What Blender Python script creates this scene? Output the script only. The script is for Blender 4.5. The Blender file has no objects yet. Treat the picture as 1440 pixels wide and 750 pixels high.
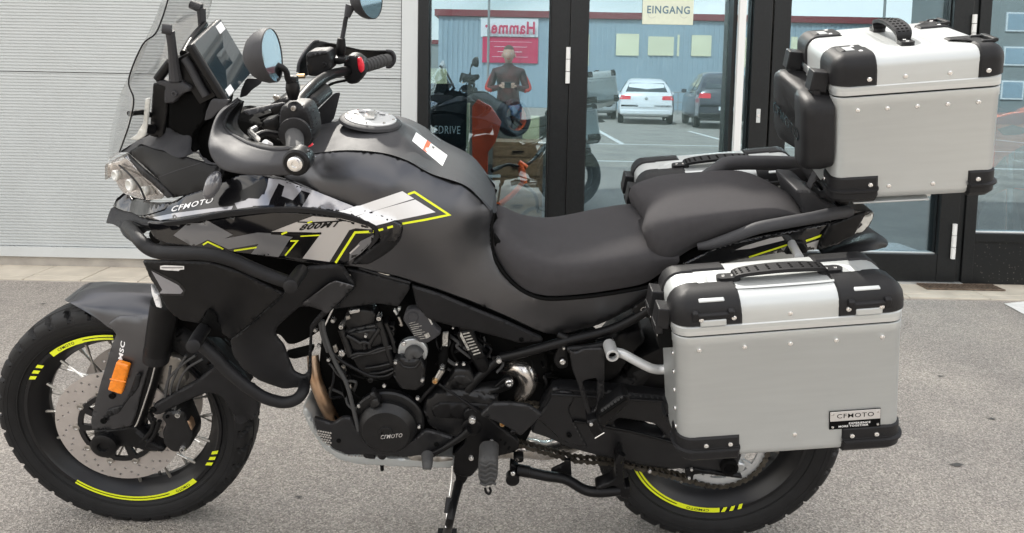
import bpy, bmesh, math, random
import numpy as np
from mathutils import Vector, Matrix
from mathutils.geometry import delaunay_2d_cdt
from mathutils.bvhtree import BVHTree
random.seed(7)
rad = math.radians
scene = bpy.context.scene
col = scene.collection

# ------------------------------------------------------------------ camera
CH, CD, PITCH, ROLL, YAW, FPX, PCX, PCY = 1.195, 1.96, rad(4.95), rad(1.12), rad(-.2), 1045., 720., 210.
fwd = np.array([math.sin(YAW)*math.cos(PITCH), math.cos(YAW)*math.cos(PITCH), -math.sin(PITCH)])
_r = np.array([math.cos(YAW), -math.sin(YAW), 0.]); _u = np.cross(_r, fwd)
RT = _r*math.cos(ROLL)+_u*math.sin(ROLL); UP = _u*math.cos(ROLL)-_r*math.sin(ROLL)
CAM = np.array([0., -CD, CH])
cam = bpy.data.cameras.new('camera'); camo = bpy.data.objects.new('camera', cam); col.objects.link(camo)
m = Matrix(((RT[0], UP[0], -fwd[0], CAM[0]), (RT[1], UP[1], -fwd[1], CAM[1]), (RT[2], UP[2], -fwd[2], CAM[2]), (0, 0, 0, 1)))
camo.matrix_world = m
cam.sensor_width = 36; cam.lens = 36*FPX/1440; cam.shift_y = -(375-PCY)/1440
cam.clip_start = .05; cam.clip_end = 2000
scene.camera = camo
scene.render.resolution_x = 1024; scene.render.resolution_y = 533

# ------------------------------------------------------------------ world, sun, exposure
SUN_EL, SUN_ROT = rad(50), rad(-22)
w = bpy.data.worlds.new('World'); scene.world = w; w.use_nodes = True
nt = w.node_tree; N = nt.nodes; L = nt.links
bg = N['Background']
sky = N.new('ShaderNodeTexSky'); sky.sky_type = 'NISHITA'; sky.sun_disc = False
sky.sun_elevation = SUN_EL; sky.sun_rotation = SUN_ROT; sky.air_density = 1.3; sky.dust_density = 2.0
tc = N.new('ShaderNodeTexCoord'); mp = N.new('ShaderNodeMapping'); mp.inputs['Scale'].default_value = (1, 1, 2.6)
cl = N.new('ShaderNodeTexNoise'); cl.inputs['Scale'].default_value = 2.2; cl.inputs['Detail'].default_value = 9
cr = N.new('ShaderNodeValToRGB'); cr.color_ramp.elements[0].position = .36; cr.color_ramp.elements[1].position = .58
mx = N.new('ShaderNodeMix'); mx.data_type = 'RGBA'
L.new(tc.outputs['Generated'], mp.inputs[0]); L.new(mp.outputs[0], cl.inputs['Vector']); L.new(cl.outputs['Fac'], cr.inputs[0])
L.new(cr.outputs[0], mx.inputs['Factor']); L.new(sky.outputs[0], mx.inputs['A']); mx.inputs['B'].default_value = (11.8, 11.3, 10.7, 1)
L.new(mx.outputs['Result'], bg.inputs['Color']); bg.inputs['Strength'].default_value = .1
sl = bpy.data.lights.new('sun', 'SUN'); sl.energy = 2.6; sl.angle = rad(.6); sl.color = (1, .95, .87)
so = bpy.data.objects.new('sun', sl); col.objects.link(so)
sdir = Vector((math.sin(SUN_ROT)*math.cos(SUN_EL), math.cos(SUN_ROT)*math.cos(SUN_EL), math.sin(SUN_EL)))
so.rotation_euler = sdir.to_track_quat('Z', 'Y').to_euler(); so.location = (0, -5, 8)
vs = scene.view_settings; vs.view_transform = 'Standard'; vs.look = 'None'; vs.exposure = 1.3; vs.gamma = 1
try: vs.use_curve_mapping = False
except Exception: pass

# ------------------------------------------------------------------ materials
def mat(name, c, rough=.5, metal=0., var=0., vscale=40., bump=0., bscale=300., coat=0., spec=.5, stretch=None, var2=None, emit=None):
    m = bpy.data.materials.new(name); m.use_nodes = True
    nt = m.node_tree; b = nt.nodes['Principled BSDF']; c4 = (*c, 1)
    b.inputs['Base Color'].default_value = c4; b.inputs['Roughness'].default_value = rough; b.inputs['Metallic'].default_value = metal
    b.inputs['Coat Weight'].default_value = coat; b.inputs['Coat Roughness'].default_value = .08
    b.inputs['Specular IOR Level'].default_value = spec
    if emit: b.inputs['Emission Color'].default_value = (*emit[:3], 1); b.inputs['Emission Strength'].default_value = emit[3]
    tc = nt.nodes.new('ShaderNodeTexCoord'); mp = nt.nodes.new('ShaderNodeMapping')
    if stretch: mp.inputs['Scale'].default_value = stretch
    nt.links.new(tc.outputs['Object'], mp.inputs[0])
    if var:
        n = nt.nodes.new('ShaderNodeTexNoise'); n.inputs['Scale'].default_value = vscale; n.inputs['Detail'].default_value = 6
        nt.links.new(mp.outputs[0], n.inputs['Vector'])
        r = nt.nodes.new('ShaderNodeValToRGB'); r.color_ramp.elements[0].position = .3; r.color_ramp.elements[1].position = .7
        r.color_ramp.elements[0].color = (*[max(0, v*(1-var)) for v in c], 1)
        r.color_ramp.elements[1].color = (*(var2 if var2 else [min(1, v*(1+var)) for v in c]), 1)
        nt.links.new(n.outputs['Fac'], r.inputs[0]); nt.links.new(r.outputs[0], b.inputs['Base Color'])
        mr = nt.nodes.new('ShaderNodeMapRange'); mr.inputs['To Min'].default_value = max(.02, rough*.82); mr.inputs['To Max'].default_value = min(1, rough*1.18)
        nt.links.new(n.outputs['Fac'], mr.inputs['Value']); nt.links.new(mr.outputs[0], b.inputs['Roughness'])
    if bump:
        n2 = nt.nodes.new('ShaderNodeTexNoise'); n2.inputs['Scale'].default_value = bscale; n2.inputs['Detail'].default_value = 4
        nt.links.new(mp.outputs[0], n2.inputs['Vector'])
        bp = nt.nodes.new('ShaderNodeBump'); bp.inputs['Strength'].default_value = bump; bp.inputs['Distance'].default_value = .002
        nt.links.new(n2.outputs['Fac'], bp.inputs['Height']); nt.links.new(bp.outputs[0], b.inputs['Normal'])
    return m
M = {}
M['matte'] = mat('dark_textured_plastic', (.011, .011, .012), .46, var=.15, bump=.25, bscale=900, spec=.24)
M['greyplastic'] = mat('grey_textured_plastic', (.042, .042, .045), .55, var=.08, bump=.25, bscale=900, spec=.22)
M['paint'] = mat('matte_graphite_paint', (.090, .091, .097), .33, metal=.92, var=.05, vscale=15)
M['blackpl'] = mat('black_plastic', (.005, .005, .0055), .36, spec=.22, var=.2, bump=.2, bscale=700)
M['satin'] = mat('satin_black_coat', (.013, .013, .014), .34, var=.12, spec=.32)
M['gloss'] = mat('gloss_black_paint', (.005, .005, .006), .12, spec=.4, coat=.35)
M['glossgrey'] = mat('gloss_silver_paint', (.30, .30, .32), .2, metal=.4, coat=.8)
M['deepblack'] = mat('deep_black', (.004, .004, .004), .85, spec=.08, var=.2)
M['engine'] = mat('black_engine_casting', (.009, .009, .0095), .30, spec=.36, var=.25, bump=.35, bscale=500)
M['rubber'] = mat('tyre_rubber', (.010, .010, .0105), .6, spec=.28, var=.25, vscale=30, bump=.3, bscale=500)
M['softrubber'] = mat('grip_rubber', (.045, .045, .045), .7, var=.15)
M['rim'] = mat('black_rim_enamel', (.008, .008, .009), .3, spec=.35)
M['seat'] = mat('charcoal_seat_vinyl', (.047, .045, .047), .9, spec=.12, var=.08, vscale=60, bump=.4, bscale=1200)
M['alu'] = mat('brushed_aluminium', (.50, .52, .515), .40, metal=.55, var=.03, vscale=8, bump=.1, bscale=500, stretch=(1, 1, 12))
M['alutrim'] = mat('aluminium_trim', (.55, .57, .57), .32, metal=.7)
M['steel'] = mat('bright_steel', (.72, .71, .69), .22, metal=.9)
M['dullsteel'] = mat('dull_steel', (.36, .34, .31), .35, metal=.8, var=.1)
M['discsteel'] = mat('brake_disc_steel', (.52, .48, .45), .38, metal=.6, var=.06)
M['chain'] = mat('oily_chain_steel', (.10, .09, .075), .4, metal=.8, var=.3)
M['silvertube'] = mat('silver_powder_coat', (.55, .56, .56), .38, metal=.4)
M['copper'] = mat('heat_tinted_pipe', (.42, .23, .12), .32, metal=.8, var=.35, vscale=14, var2=(.55, .4, .28))
M['exhaust'] = mat('stainless_exhaust', (.45, .38, .30), .22, metal=.95, var=.4, vscale=16, var2=(.7, .68, .66))
M['brass'] = mat('brass', (.62, .42, .22), .3, metal=.9)
M['yellow'] = mat('neon_yellow_decal', (.78, .85, .02), .4)
M['white'] = mat('white_decal', (.78, .78, .78), .35)
M['silverdecal'] = mat('silver_decal', (.52, .50, .48), .3, metal=.25)
M['midgrey'] = mat('graphite_decal', (.17, .17, .175), .3, metal=.3)
M['blackdecal'] = mat('black_decal', (.005, .005, .005), .25, spec=.3)
M['orange'] = mat('orange_reflector', (.85, .24, .01), .2, coat=.5, var=.12, vscale=120)
M['orangepaint'] = mat('orange_paint', (.85, .11, .012), .3, coat=.5)
M['redsw'] = mat('red_switch', (.75, .02, .04), .35)
M['warmlens'] = mat('lamp_reflector', (.50, .46, .42), .22, metal=.5, var=.06, vscale=8)
M['screen'] = mat('display_glass', (.008, .02, .028), .04, coat=1., spec=1.)
M['mirror'] = mat('mirror_glass', (.50, .56, .60), .03, metal=1.)
M['label'] = mat('silver_label', (.4, .39, .36), .4, metal=.3, var=.5, vscale=260)
M['smoke'] = mat('smoked_signal_lens', (.11, .11, .12), .12, coat=1.)
M['taillens'] = mat('clear_lamp_lens', (.62, .62, .58), .12, coat=1., var=.15, vscale=60)

def glassmat(name, fac, tint, gcol=(1, 1, 1), fres=True, rough=0.0):
    m = bpy.data.materials.new(name); m.use_nodes = True; nt = m.node_tree
    for n in list(nt.nodes): nt.nodes.remove(n)
    o = nt.nodes.new('ShaderNodeOutputMaterial'); t = nt.nodes.new('ShaderNodeBsdfTransparent'); g = nt.nodes.new('ShaderNodeBsdfGlossy')
    t.inputs[0].default_value = (*tint, 1); g.inputs['Color'].default_value = (*gcol, 1); g.inputs['Roughness'].default_value = rough
    x = nt.nodes.new('ShaderNodeMixShader'); lw = nt.nodes.new('ShaderNodeLayerWeight'); lw.inputs['Blend'].default_value = .2
    mr = nt.nodes.new('ShaderNodeMapRange'); mr.inputs['To Min'].default_value = fac; mr.inputs['To Max'].default_value = min(1, fac+.5)
    nt.links.new(lw.outputs['Fresnel'], mr.inputs['Value']); nt.links.new(mr.outputs[0], x.inputs[0])
    nt.links.new(t.outputs[0], x.inputs[1]); nt.links.new(g.outputs[0], x.inputs[2]); nt.links.new(x.outputs[0], o.inputs[0])
    return m
M['glass'] = glassmat('coated_window_glass', .27, (.62, .72, .76), (.72, .9, 1.0))
M['clear'] = glassmat('clear_windscreen', .13, (.95, .95, .95))
M['lens'] = glassmat('headlamp_lens', .25, (.92, .90, .88))

# ------------------------------------------------------------------ projection helpers
LEAN = rad(12.5)
nY = np.array([0, math.cos(LEAN), math.sin(LEAN)]); nZ = np.array([0, -math.sin(LEAN), math.cos(LEAN)])
def ray(px, py): return fwd+RT*(px-PCX)/FPX-UP*(py-PCY)/FPX
def Q(px, py, s):
    "bike-frame point at lateral offset s (towards the left side of the bike)"
    D = ray(px, py); k = (-s-CAM@nY)/(D@nY); P = CAM+k*D
    return np.array([P[0], -s, P@nZ])
def W(px, py, Y):
    D = ray(px, py); return CAM+D*(Y-CAM[1])/D[1]
def G(px, py, Z=0.):
    D = ray(px, py); return CAM+D*(Z-CAM[2])/D[2]
CAMB = np.array([CAM[0], CAM@nY, CAM@nZ])
def rayb(px, py):
    D = ray(px, py); return np.array([D[0], D@nY, D@nZ])
class view:
    "pixel coordinates read off an enlarged view of the photograph"
    def __init__(s, x0, y0, f): s.a = (x0, y0, f)
    def __call__(s, *pts):
        x0, y0, f = s.a; return [(x0+p[0]/f, y0+p[1]/f, *p[2:]) for p in pts]
def ws(s, pts): return [(p[0], p[1], p[2] if len(p) > 2 else s) for p in pts]

# ------------------------------------------------------------------ mesh helpers
BASE = np.zeros(3)
def setbase(b):
    global BASE; BASE = np.array(b, float)
def finish(name, verts, faces, m, parent, angle=35, smooth=True, base=None):
    b = BASE if base is None else base
    me = bpy.data.meshes.new(name); me.from_pydata([tuple(np.asarray(v)-b) for v in verts], [], faces); me.update()
    o = bpy.data.objects.new(name, me); col.objects.link(o)
    if m is not None: me.materials.append(m)
    bm = bmesh.new(); bm.from_mesh(me); bmesh.ops.remove_doubles(bm, verts=bm.verts, dist=1e-6); bmesh.ops.recalc_face_normals(bm, faces=bm.faces); bm.to_mesh(me); bm.free()
    if smooth:
        me.shade_smooth(); me.set_sharp_from_angle(angle=rad(angle))
    if parent is not None: o.parent = parent
    return o
def tag(o, label=None, cat=None, group=None, kind=None):
    if label: o['label'] = label
    if cat: o['category'] = cat
    if group: o['group'] = group
    if kind: o['kind'] = kind
    return o
def empty(name, loc, label, cat, group=None):
    o = bpy.data.objects.new(name, None); col.objects.link(o); o.location = loc; o.empty_display_size = .1
    return tag(o, label, cat, group)
def mirror(o):
    c = o.copy(); col.objects.link(c); c.scale = (1, -1, 1); return c
class MB:
    "collects simple solids and builds them as one mesh"
    def __init__(s): s.v = []; s.f = []
    def add(s, v, f):
        n = len(s.v); s.v += [np.asarray(p, float) for p in v]; s.f += [tuple(i+n for i in q) for q in f]; return s
    def box(s, c, d, R=None):
        c = np.asarray(c, float); d = np.asarray(d, float)/2; P = []
        for i in (-1, 1):
            for j in (-1, 1):
                for k in (-1, 1):
                    p = np.array([i, j, k])*d
                    if R is not None: p = R@p
                    P.append(c+p)
        return s.add(P, [(0, 1, 3, 2), (4, 6, 7, 5), (0, 4, 5, 1), (2, 3, 7, 6), (0, 2, 6, 4), (1, 5, 7, 3)])
    def span(s, a, b):
        a = np.asarray(a, float); b = np.asarray(b, float); return s.box((a+b)/2, abs(b-a))
    def cyl(s, a, b, r, n=10, r2=None):
        v, f = tubegeo([a, b], [r, r if r2 is None else r2], n); return s.add(v, f)
    def tube(s, pts, r, n=8): 
        v, f = tubegeo(pts, r, n); return s.add(v, f)
    def build(s, name, m, parent=None, **k):
        return finish(name, s.v, s.f, m, parent, **k)
def catmull(P, n=6, closed=False):
    P = np.asarray(P, float); out = []; k = len(P)
    rng = range(k) if closed else range(k-1)
    for i in rng:
        if closed: p0, p1, p2, p3 = P[(i-1) % k], P[i], P[(i+1) % k], P[(i+2) % k]
        else: p0, p1, p2, p3 = P[max(i-1, 0)], P[i], P[i+1], P[min(i+2, k-1)]
        if not closed and i == 0: p0 = 2*p1-p2
        if not closed and i == k-2: p3 = 2*p2-p1
        for j in range(n):
            t = j/n; out.append(.5*((2*p1)+(p2-p0)*t+(2*p0-5*p1+4*p2-p3)*t*t+(3*p1-p0-3*p2+p3)*t**3))
    if not closed: out.append(P[-1])
    return np.array(out)
def resample(P, n):
    P = np.asarray(P, float); d = np.r_[0, np.cumsum(np.linalg.norm(np.diff(P, axis=0), axis=1))]; t = np.linspace(0, d[-1], n)
    return np.stack([np.interp(t, d, P[:, i]) for i in range(P.shape[1])], 1)
def tubegeo(pts, r, n=12, flat=None):
    P = [np.asarray(p, float) for p in pts]; k = len(P); r = [r]*k if np.isscalar(r) else list(r)
    T = []
    for i in range(k):
        a = P[max(i-1, 0)]; b = P[min(i+1, k-1)]; t = b-a; T.append(t/(np.linalg.norm(t)+1e-12))
    ref = np.array([0, 0, 1.]) if abs(T[0][2]) < .9 else np.array([0, 1., 0])
    u = np.cross(T[0], ref); u /= np.linalg.norm(u); V = []; F = []
    for i in range(k):
        u = u-T[i]*(u@T[i]); u /= np.linalg.norm(u); w_ = np.cross(T[i], u)
        for j in range(n):
            a = 2*math.pi*j/n; V.append(P[i]+r[i]*(math.cos(a)*u+math.sin(a)*w_*(flat or 1)))
    for i in range(k-1):
        for j in range(n): F.append((i*n+j, i*n+(j+1) % n, (i+1)*n+(j+1) % n, (i+1)*n+j))
    F.append(tuple(range(n))[::-1]); F.append(tuple((k-1)*n+j for j in range(n)))
    return V, F
def px3(pts, s=None): return [Q(*p[:2], p[2] if len(p) > 2 else s) for p in pts]
def tube(name, pts, r, m, parent=None, s=None, smooth=5, n=14, raw=False):
    P = [np.asarray(p, float) for p in pts] if raw else px3(pts, s)
    if smooth and len(P) > 2:
        rr = [r]*len(P) if np.isscalar(r) else list(r)
        Pr = catmull([[*p, q] for p, q in zip(P, rr)], smooth); P = Pr[:, :3]; r = Pr[:, 3]
    # rounded ends
    v, f = tubegeo(P, r, n); return finish(name, v, f, m, parent)
def lathe(name, c, axis, prof, m, parent=None, n=40, closed=False, angle=35):
    "profile of (height along axis, radius)"
    c = np.asarray(c, float); ax = np.asarray(axis, float); ax /= np.linalg.norm(ax)
    ref = np.array([0, 0, 1.]) if abs(ax[2]) < .9 else np.array([1., 0, 0]); u = np.cross(ax, ref); u /= np.linalg.norm(u); v = np.cross(ax, u)
    V = []; F = []; k = len(prof)
    for h, r in prof:
        for j in range(n):
            a = 2*math.pi*j/n; V.append(c+ax*h+max(r, 1e-5)*(math.cos(a)*u+math.sin(a)*v))
    for i in range(k if closed else k-1):
        i2 = (i+1) % k
        for j in range(n): F.append((i*n+j, i*n+(j+1) % n, i2*n+(j+1) % n, i2*n+j))
    if not closed: F.append(tuple(range(n))); F.append(tuple((k-1)*n+j for j in range(n)))
    return finish(name, V, F, m, parent, angle=angle)
def fillet(P, r=.01, seg=4):
    "P: list of (x, z, s[, own radius]) closed; rounds each corner"
    out = []; k = len(P)
    for i in range(k):
        a = np.array(P[i-1][:3]); b = np.array(P[i][:3]); c = np.array(P[(i+1) % k][:3]); rr = P[i][3] if len(P[i]) > 3 else r
        la = np.linalg.norm(a-b); lc = np.linalg.norm(c-b); d = min(rr, la*.48, lc*.48)
        if d < 1e-4 or la < 1e-6 or lc < 1e-6: out.append(b); continue
        p = b+(a-b)/la*d; q = b+(c-b)/lc*d
        for j in range(seg+1):
            t = j/seg; out.append((1-t)**2*p+2*t*(1-t)*b+t*t*q)
    return np.array(out)
def inside(poly, pts):
    x, y = pts[:, 0], pts[:, 1]; r = np.zeros(len(pts), bool); k = len(poly)
    for i in range(k):
        x1, y1 = poly[i][:2]; x2, y2 = poly[(i+1) % k][:2]
        c = ((y1 > y) != (y2 > y)) & (x < (x2-x1)*(y-y1)/((y2-y1) if y2 != y1 else 1e-12)+x1); r ^= c
    return r
def bdist(polys, pts):
    d = np.full(len(pts), 1e9)
    for poly in polys:
        A = np.asarray(poly)[:, :2]; B = np.roll(A, -1, 0)
        for a, b in zip(A, B):
            ab = b-a; t = np.clip(((pts-a)@ab)/(ab@ab+1e-12), 0, 1); q = pts-(a+t[:, None]*ab); d = np.minimum(d, np.sqrt((q**2).sum(1)))
    return d
def tps(C):
    C = np.asarray(C, float)
    keep = []; 
    for c in C:
        if all(np.hypot(*(c[:2]-C[j][:2])) > .004 for j in keep) : keep.append(len(keep) if False else int(np.where((C == c).all(1))[0][0]))
    C = C[keep]; n = len(C); X = C[:, :2]
    r2 = ((X[:, None]-X[None])**2).sum(-1); K = .5*r2*np.log(r2+1e-12); K[np.arange(n), np.arange(n)] = 2e-5
    P = np.c_[np.ones(n), X]; A = np.block([[K, P], [P.T, np.zeros((3, 3))]]); s = np.linalg.lstsq(A, np.r_[C[:, 2], 0, 0, 0], rcond=None)[0]
    def f(p):
        p = np.atleast_2d(p); r2 = ((p[:, None]-X[None])**2).sum(-1); return (.5*r2*np.log(r2+1e-12))@s[:n]+np.c_[np.ones(len(p)), p]@s[n:]
    return f
def triang(polys, step, rings=()):
    "triangulates outer polygon polys[0] with holes polys[1:]"
    V = []; E = []
    for poly in polys:
        P = np.asarray(poly)[:, :2]; Pd = []
        for a, b in zip(P, np.roll(P, -1, 0)):
            k = max(1, int(np.ceil(np.linalg.norm(b-a)/step)))
            for j in range(k): Pd.append(a+(b-a)*j/k)
        # drop near duplicates
        Pd2 = [Pd[0]]
        for q in Pd[1:]:
            if np.linalg.norm(q-Pd2[-1]) > 2e-4: Pd2.append(q)
        if np.linalg.norm(Pd2[0]-Pd2[-1]) < 2e-4: Pd2.pop()
        n0 = len(V); V += Pd2; E += [(n0+i, n0+(i+1) % len(Pd2)) for i in range(len(Pd2))]
    nb = len(V); B = np.array(V); ext = [B]
    def ok(p, d):
        p = np.atleast_2d(p); k = inside(polys[0], p)
        for h in polys[1:]: k &= ~inside(h, p)
        return p[k & (bdist(polys, p) > d)] if len(p) else p
    for d in rings:
        c = []
        for a, b in E:
            t = B[b]-B[a]; n = np.array([-t[1], t[0]])/(np.linalg.norm(t)+1e-12); mid = (B[a]+B[b])/2; c += [mid+n*d, mid-n*d]
        c = ok(np.array(c), d*.93)
        kept = []
        for q in c:
            if all(abs(q[0]-k_[0])+abs(q[1]-k_[1]) > step*.35 for k_ in kept[-40:]): kept.append(q)
        if kept: ext.append(np.array(kept))
    lo, hi = B.min(0), B.max(0); gx = np.arange(lo[0], hi[0], step); gy = np.arange(lo[1], hi[1], step*.87)
    g = np.array([(x+(step/2 if j % 2 else 0), y) for j, y in enumerate(gy) for x in gx])
    if len(g):
        g = ok(g, (max(rings) if rings else 0)+step*.45)
        if len(g): ext.append(g)
    A = np.concatenate(ext)
    r = delaunay_2d_cdt([Vector(p) for p in A], E, [], 0, 1e-6)
    VV = np.array([tuple(p) for p in r[0]]); T = np.array([f for f in r[2] if len(f) == 3])
    c = VV[T].mean(1); k = inside(polys[0], c)
    for h in polys[1:]: k &= ~inside(h, c)
    return VV, T[k]
def solidify(V2, T, sf, sb):
    "closed solid from 2D mesh (x,z) with front offset sf and back offset sb"
    n = len(V2); V = [np.array([p[0], -a, p[1]]) for p, a in zip(V2, sf)]+[np.array([p[0], -a, p[1]]) for p, a in zip(V2, sb)]
    F = [tuple(t) for t in T]+[tuple(int(i)+n for i in t[::-1]) for t in T]
    ed = {}
    for t in T:
        for a, b in ((t[0], t[1]), (t[1], t[2]), (t[2], t[0])):
            key = (min(a, b), max(a, b)); ed[key] = ed.get(key, []) + [(a, b)]
    for k, l in ed.items():
        if len(l) == 1: a, b = l[0]; F.append((int(b), int(a), int(a)+n, int(b)+n))
    return V, F
def skin(name, outline, m, parent, s=None, hints=(), holes=(), th=.004, edge=.005, step=.014, r=.01, angle=40, lift=0., mir=False, inward=None):
    "body panel: outline of (px,py[,s[,corner radius]]) with a smooth surface through all its points"
    def cv(pts):
        out = []
        for p in pts:
            sv = p[2] if len(p) > 2 and p[2] is not None else s; q = Q(p[0], p[1], sv); t = (q[0], q[2], sv)
            out.append(t+(p[3],) if len(p) > 3 else t)
        return out
    O = cv(outline); H = [cv(h) for h in holes]
    C = [o[:3] for o in O]+[c[:3] for c in cv(hints)]
    if max(c[2] for c in C)-min(c[2] for c in C) < 1e-6: sf = lambda p: np.full(len(np.atleast_2d(p)), C[0][2])
    else: sf = tps(C)
    polys = [fillet(O, r)]+[fillet(h, r*.8) for h in H]
    V2, T = triang(polys, step, (edge*.12, edge*.45, edge) if edge else ())
    d = np.minimum(bdist(polys, V2)/max(edge, 1e-6), 1); drop = edge*(1-np.sqrt(np.clip(1-(1-d)**2, 0, 1)))
    S = sf(V2)+lift-drop; back = sf(V2)+lift-edge-th if inward is None else np.full(len(V2), inward)
    V, F = solidify(V2, T, S, back); o = finish(name, V, F, m, parent, angle=angle)
    if mir: mirror(o)
    return o
def plate(name, outline, m, parent, s, th=.006, edge=.0015, r=.004, holes=(), **k):
    return skin(name, outline, m, parent, s=s, th=th, edge=edge, r=r, holes=holes, step=.05, **k)
def rails(name, R, m, parent, n=30, k=5, full=True, cap=True, cs=True, thick=0, angle=50):
    "surface through lengthwise rails; mirrored about s=0 if full"
    A = [resample(catmull(px3(r_), 8), n) if not isinstance(r_, np.ndarray) else resample(catmull(r_, 8), n) for r_ in R]
    A = np.array(A)  # rail, len, 3
    S = np.stack([catmull(A[:, j], k) for j in range(n)], 1) if cs else A
    if full:
        Mi = S[::-1].copy(); Mi[:, :, 1] *= -1
        if abs(S[0, :, 1]).max() < 1e-6: S = np.concatenate([Mi[:-1], S])
        else: S = np.concatenate([Mi, S])
    a, b = S.shape[:2]; V = [S[i, j] for i in range(a) for j in range(b)]
    F = [(i*b+j, i*b+j+1, (i+1)*b+j+1, (i+1)*b+j) for i in range(a-1) for j in range(b-1)]
    if cap:
        F += [(j, (a-1)*b+j, (a-1)*b+j+1, j+1) for j in range(b-1)]
        F += [tuple(i*b for i in range(a)), tuple(i*b+b-1 for i in range(a))[::-1]]
    o = finish(name, V, F, m, parent, angle=angle)
    if thick: 
        md = o.modifiers.new('t', 'SOLIDIFY'); md.thickness = thick
    return o
_bv = {}
def bvh(objs):
    key = tuple(o.name for o in objs)
    if key not in _bv:
        V = []; F = []
        for o in objs:
            n = len(V); sc = np.array(o.scale); V += [tuple(np.array(v.co)*sc+BASE) for v in o.data.vertices]; F += [tuple(i+n for i in p.vertices) for p in o.data.polygons]
        _bv[key] = BVHTree.FromPolygons(V, F)
    return _bv[key]
def hit(objs, px, py, s0=.2):
    h = bvh(objs).ray_cast(Vector(CAMB), Vector(rayb(px, py)))
    if h[0] is None: return None, None
    n = np.array(h[1]); 
    if n@rayb(px, py) > 0: n = -n
    return np.array(h[0]), n
def patches(name, V, F, m, parent):
    "one object per connected patch"
    root = list(range(len(V)))
    def fd(a):
        while root[a] != a: root[a] = root[root[a]]; a = root[a]
        return a
    for f in F:
        for a in f[1:]: root[fd(a)] = fd(f[0])
    grp = {}
    for f in F: grp.setdefault(fd(f[0]), []).append(f)
    o = None
    for g_ in grp.values():
        if len(g_) < 2 and len(grp) > 1: continue
        ids = sorted({i for f in g_ for i in f}); mp_ = {a: k for k, a in enumerate(ids)}
        o = finish(name, [V[i] for i in ids], [tuple(mp_[i] for i in f) for f in g_], m, parent, angle=60)
    return o
def decal(name, objs, outline, m, parent, lift=.0007, step=.02, r=.0):
    "thin print laid on the surfaces of objs where the outline falls on them"
    O = np.array([o[:2] for o in outline], float); polys = [O]
    V2, T = triang(polys, step*300)
    V = []; good = []
    for p in V2:
        h, n = hit(objs, *p)
        good.append(h is not None); V.append(h+n*lift if h is not None else np.zeros(3))
    F = [tuple(int(i) for i in t) for t in T if all(good[i] for i in t)]
    if not F: return None
    return patches(name, V, F, m, parent)
def line(name, objs, pts, wpx, m, parent, lift=.0009):
    P = resample(np.array([p[:2] for p in pts], float), max(2, int(sum(np.hypot(pts[i+1][0]-pts[i][0], pts[i+1][1]-pts[i][1]) for i in range(len(pts)-1))/6)))
    # keep the corners
    P = []
    for a, b in zip(pts[:-1], pts[1:]):
        k = max(1, int(np.hypot(b[0]-a[0], b[1]-a[1])/7)); P += [(a[0]+(b[0]-a[0])*j/k, a[1]+(b[1]-a[1])*j/k) for j in range(k)]
    P.append(pts[-1][:2]); P = np.array(P); V = []; F = []; n = len(P); ok = []
    for i in range(n):
        t1 = P[min(i+1, n-1)]-P[i]; t0 = P[i]-P[max(i-1, 0)]
        t1 = t1/(np.linalg.norm(t1)+1e-9); t0 = t0/(np.linalg.norm(t0)+1e-9)
        if i == 0: t0 = t1
        if i == n-1: t1 = t0
        t = t0+t1; t /= np.linalg.norm(t)+1e-9; c = max(.45, abs(t@t1)); nn = np.array([-t[1], t[0]])*wpx/2/c
        g = True
        for q in (P[i]+nn, P[i]-nn):
            h, no = hit(objs, *q)
            if h is None: g = False; V.append(np.zeros(3))
            else: V.append(h+no*lift)
        ok.append(g)
    F = [(2*i, 2*i+1, 2*i+3, 2*i+2) for i in range(n-1) if ok[i] and ok[i+1]]
    return patches(name, V, F, m, parent) if F else None
def textgeo(s, bold=.0, shear=0., align='LEFT'):
    cu = bpy.data.curves.new('t', 'FONT'); cu.body = s; cu.size = 1; cu.offset = bold; cu.shear = shear; cu.align_x = align; cu.resolution_u = 3; cu.space_character = 1.12
    o = bpy.data.objects.new('t', cu); col.objects.link(o); dg = bpy.context.evaluated_depsgraph_get(); dg.update()
    me = o.evaluated_get(dg).to_mesh(); V = np.array([tuple(v.co)[:2] for v in me.vertices]); F = [tuple(p.vertices) for p in me.polygons]
    o.evaluated_get(dg).to_mesh_clear(); bpy.data.objects.remove(o); bpy.data.curves.remove(cu)
    V[:, 0] -= V[:, 0].min(); V[:, 0] /= V[:, 0].max(); V[:, 1] -= V[:, 1].min(); V[:, 1] /= V[:, 1].max()
    return V, F
def text_on(name, objs, s, o, ux, vy, m, parent, bold=.012, shear=0., lift=.0012):
    "text laid on objs: o = lower left pixel, ux = pixel vector of its width, vy = pixel vector of its height"
    V2, F = textgeo(s, bold, shear); V = []; last = None
    for u, v in V2:
        h, n = hit(objs, o[0]+u*ux[0]+v*vy[0], o[1]+u*ux[1]+v*vy[1])
        if h is None: h, n = (last if last else (np.zeros(3), np.zeros(3)))
        last = (h, n); V.append(h+n*lift)
    return finish(name, V, F, m, parent, smooth=False)
def text_at(name, s, o, ux, vy, m, parent, bold=.012, shear=0., nrm=None, th=0.):
    "text on a plane: o = lower left point, ux, vy = vectors of its width and height"
    V2, F = textgeo(s, bold, shear); o = np.asarray(o, float); ux = np.asarray(ux, float); vy = np.asarray(vy, float)
    return finish(name, [o+u*ux+v*vy for u, v in V2], F, m, parent, smooth=False)
# ================================================================== SETTING
YW = 2.59                      # plane of the shop front
YG = YW+.05                    # plane of the panes
def X(px, py=200, Y=YW): return W(px, py, Y)[0]
def Zp(px, py, Y=YW): return W(px, py, Y)[2]
def VX(px, py, d): return W(px, py, d)     # a point seen d metres behind the mirror plane's zero

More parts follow.
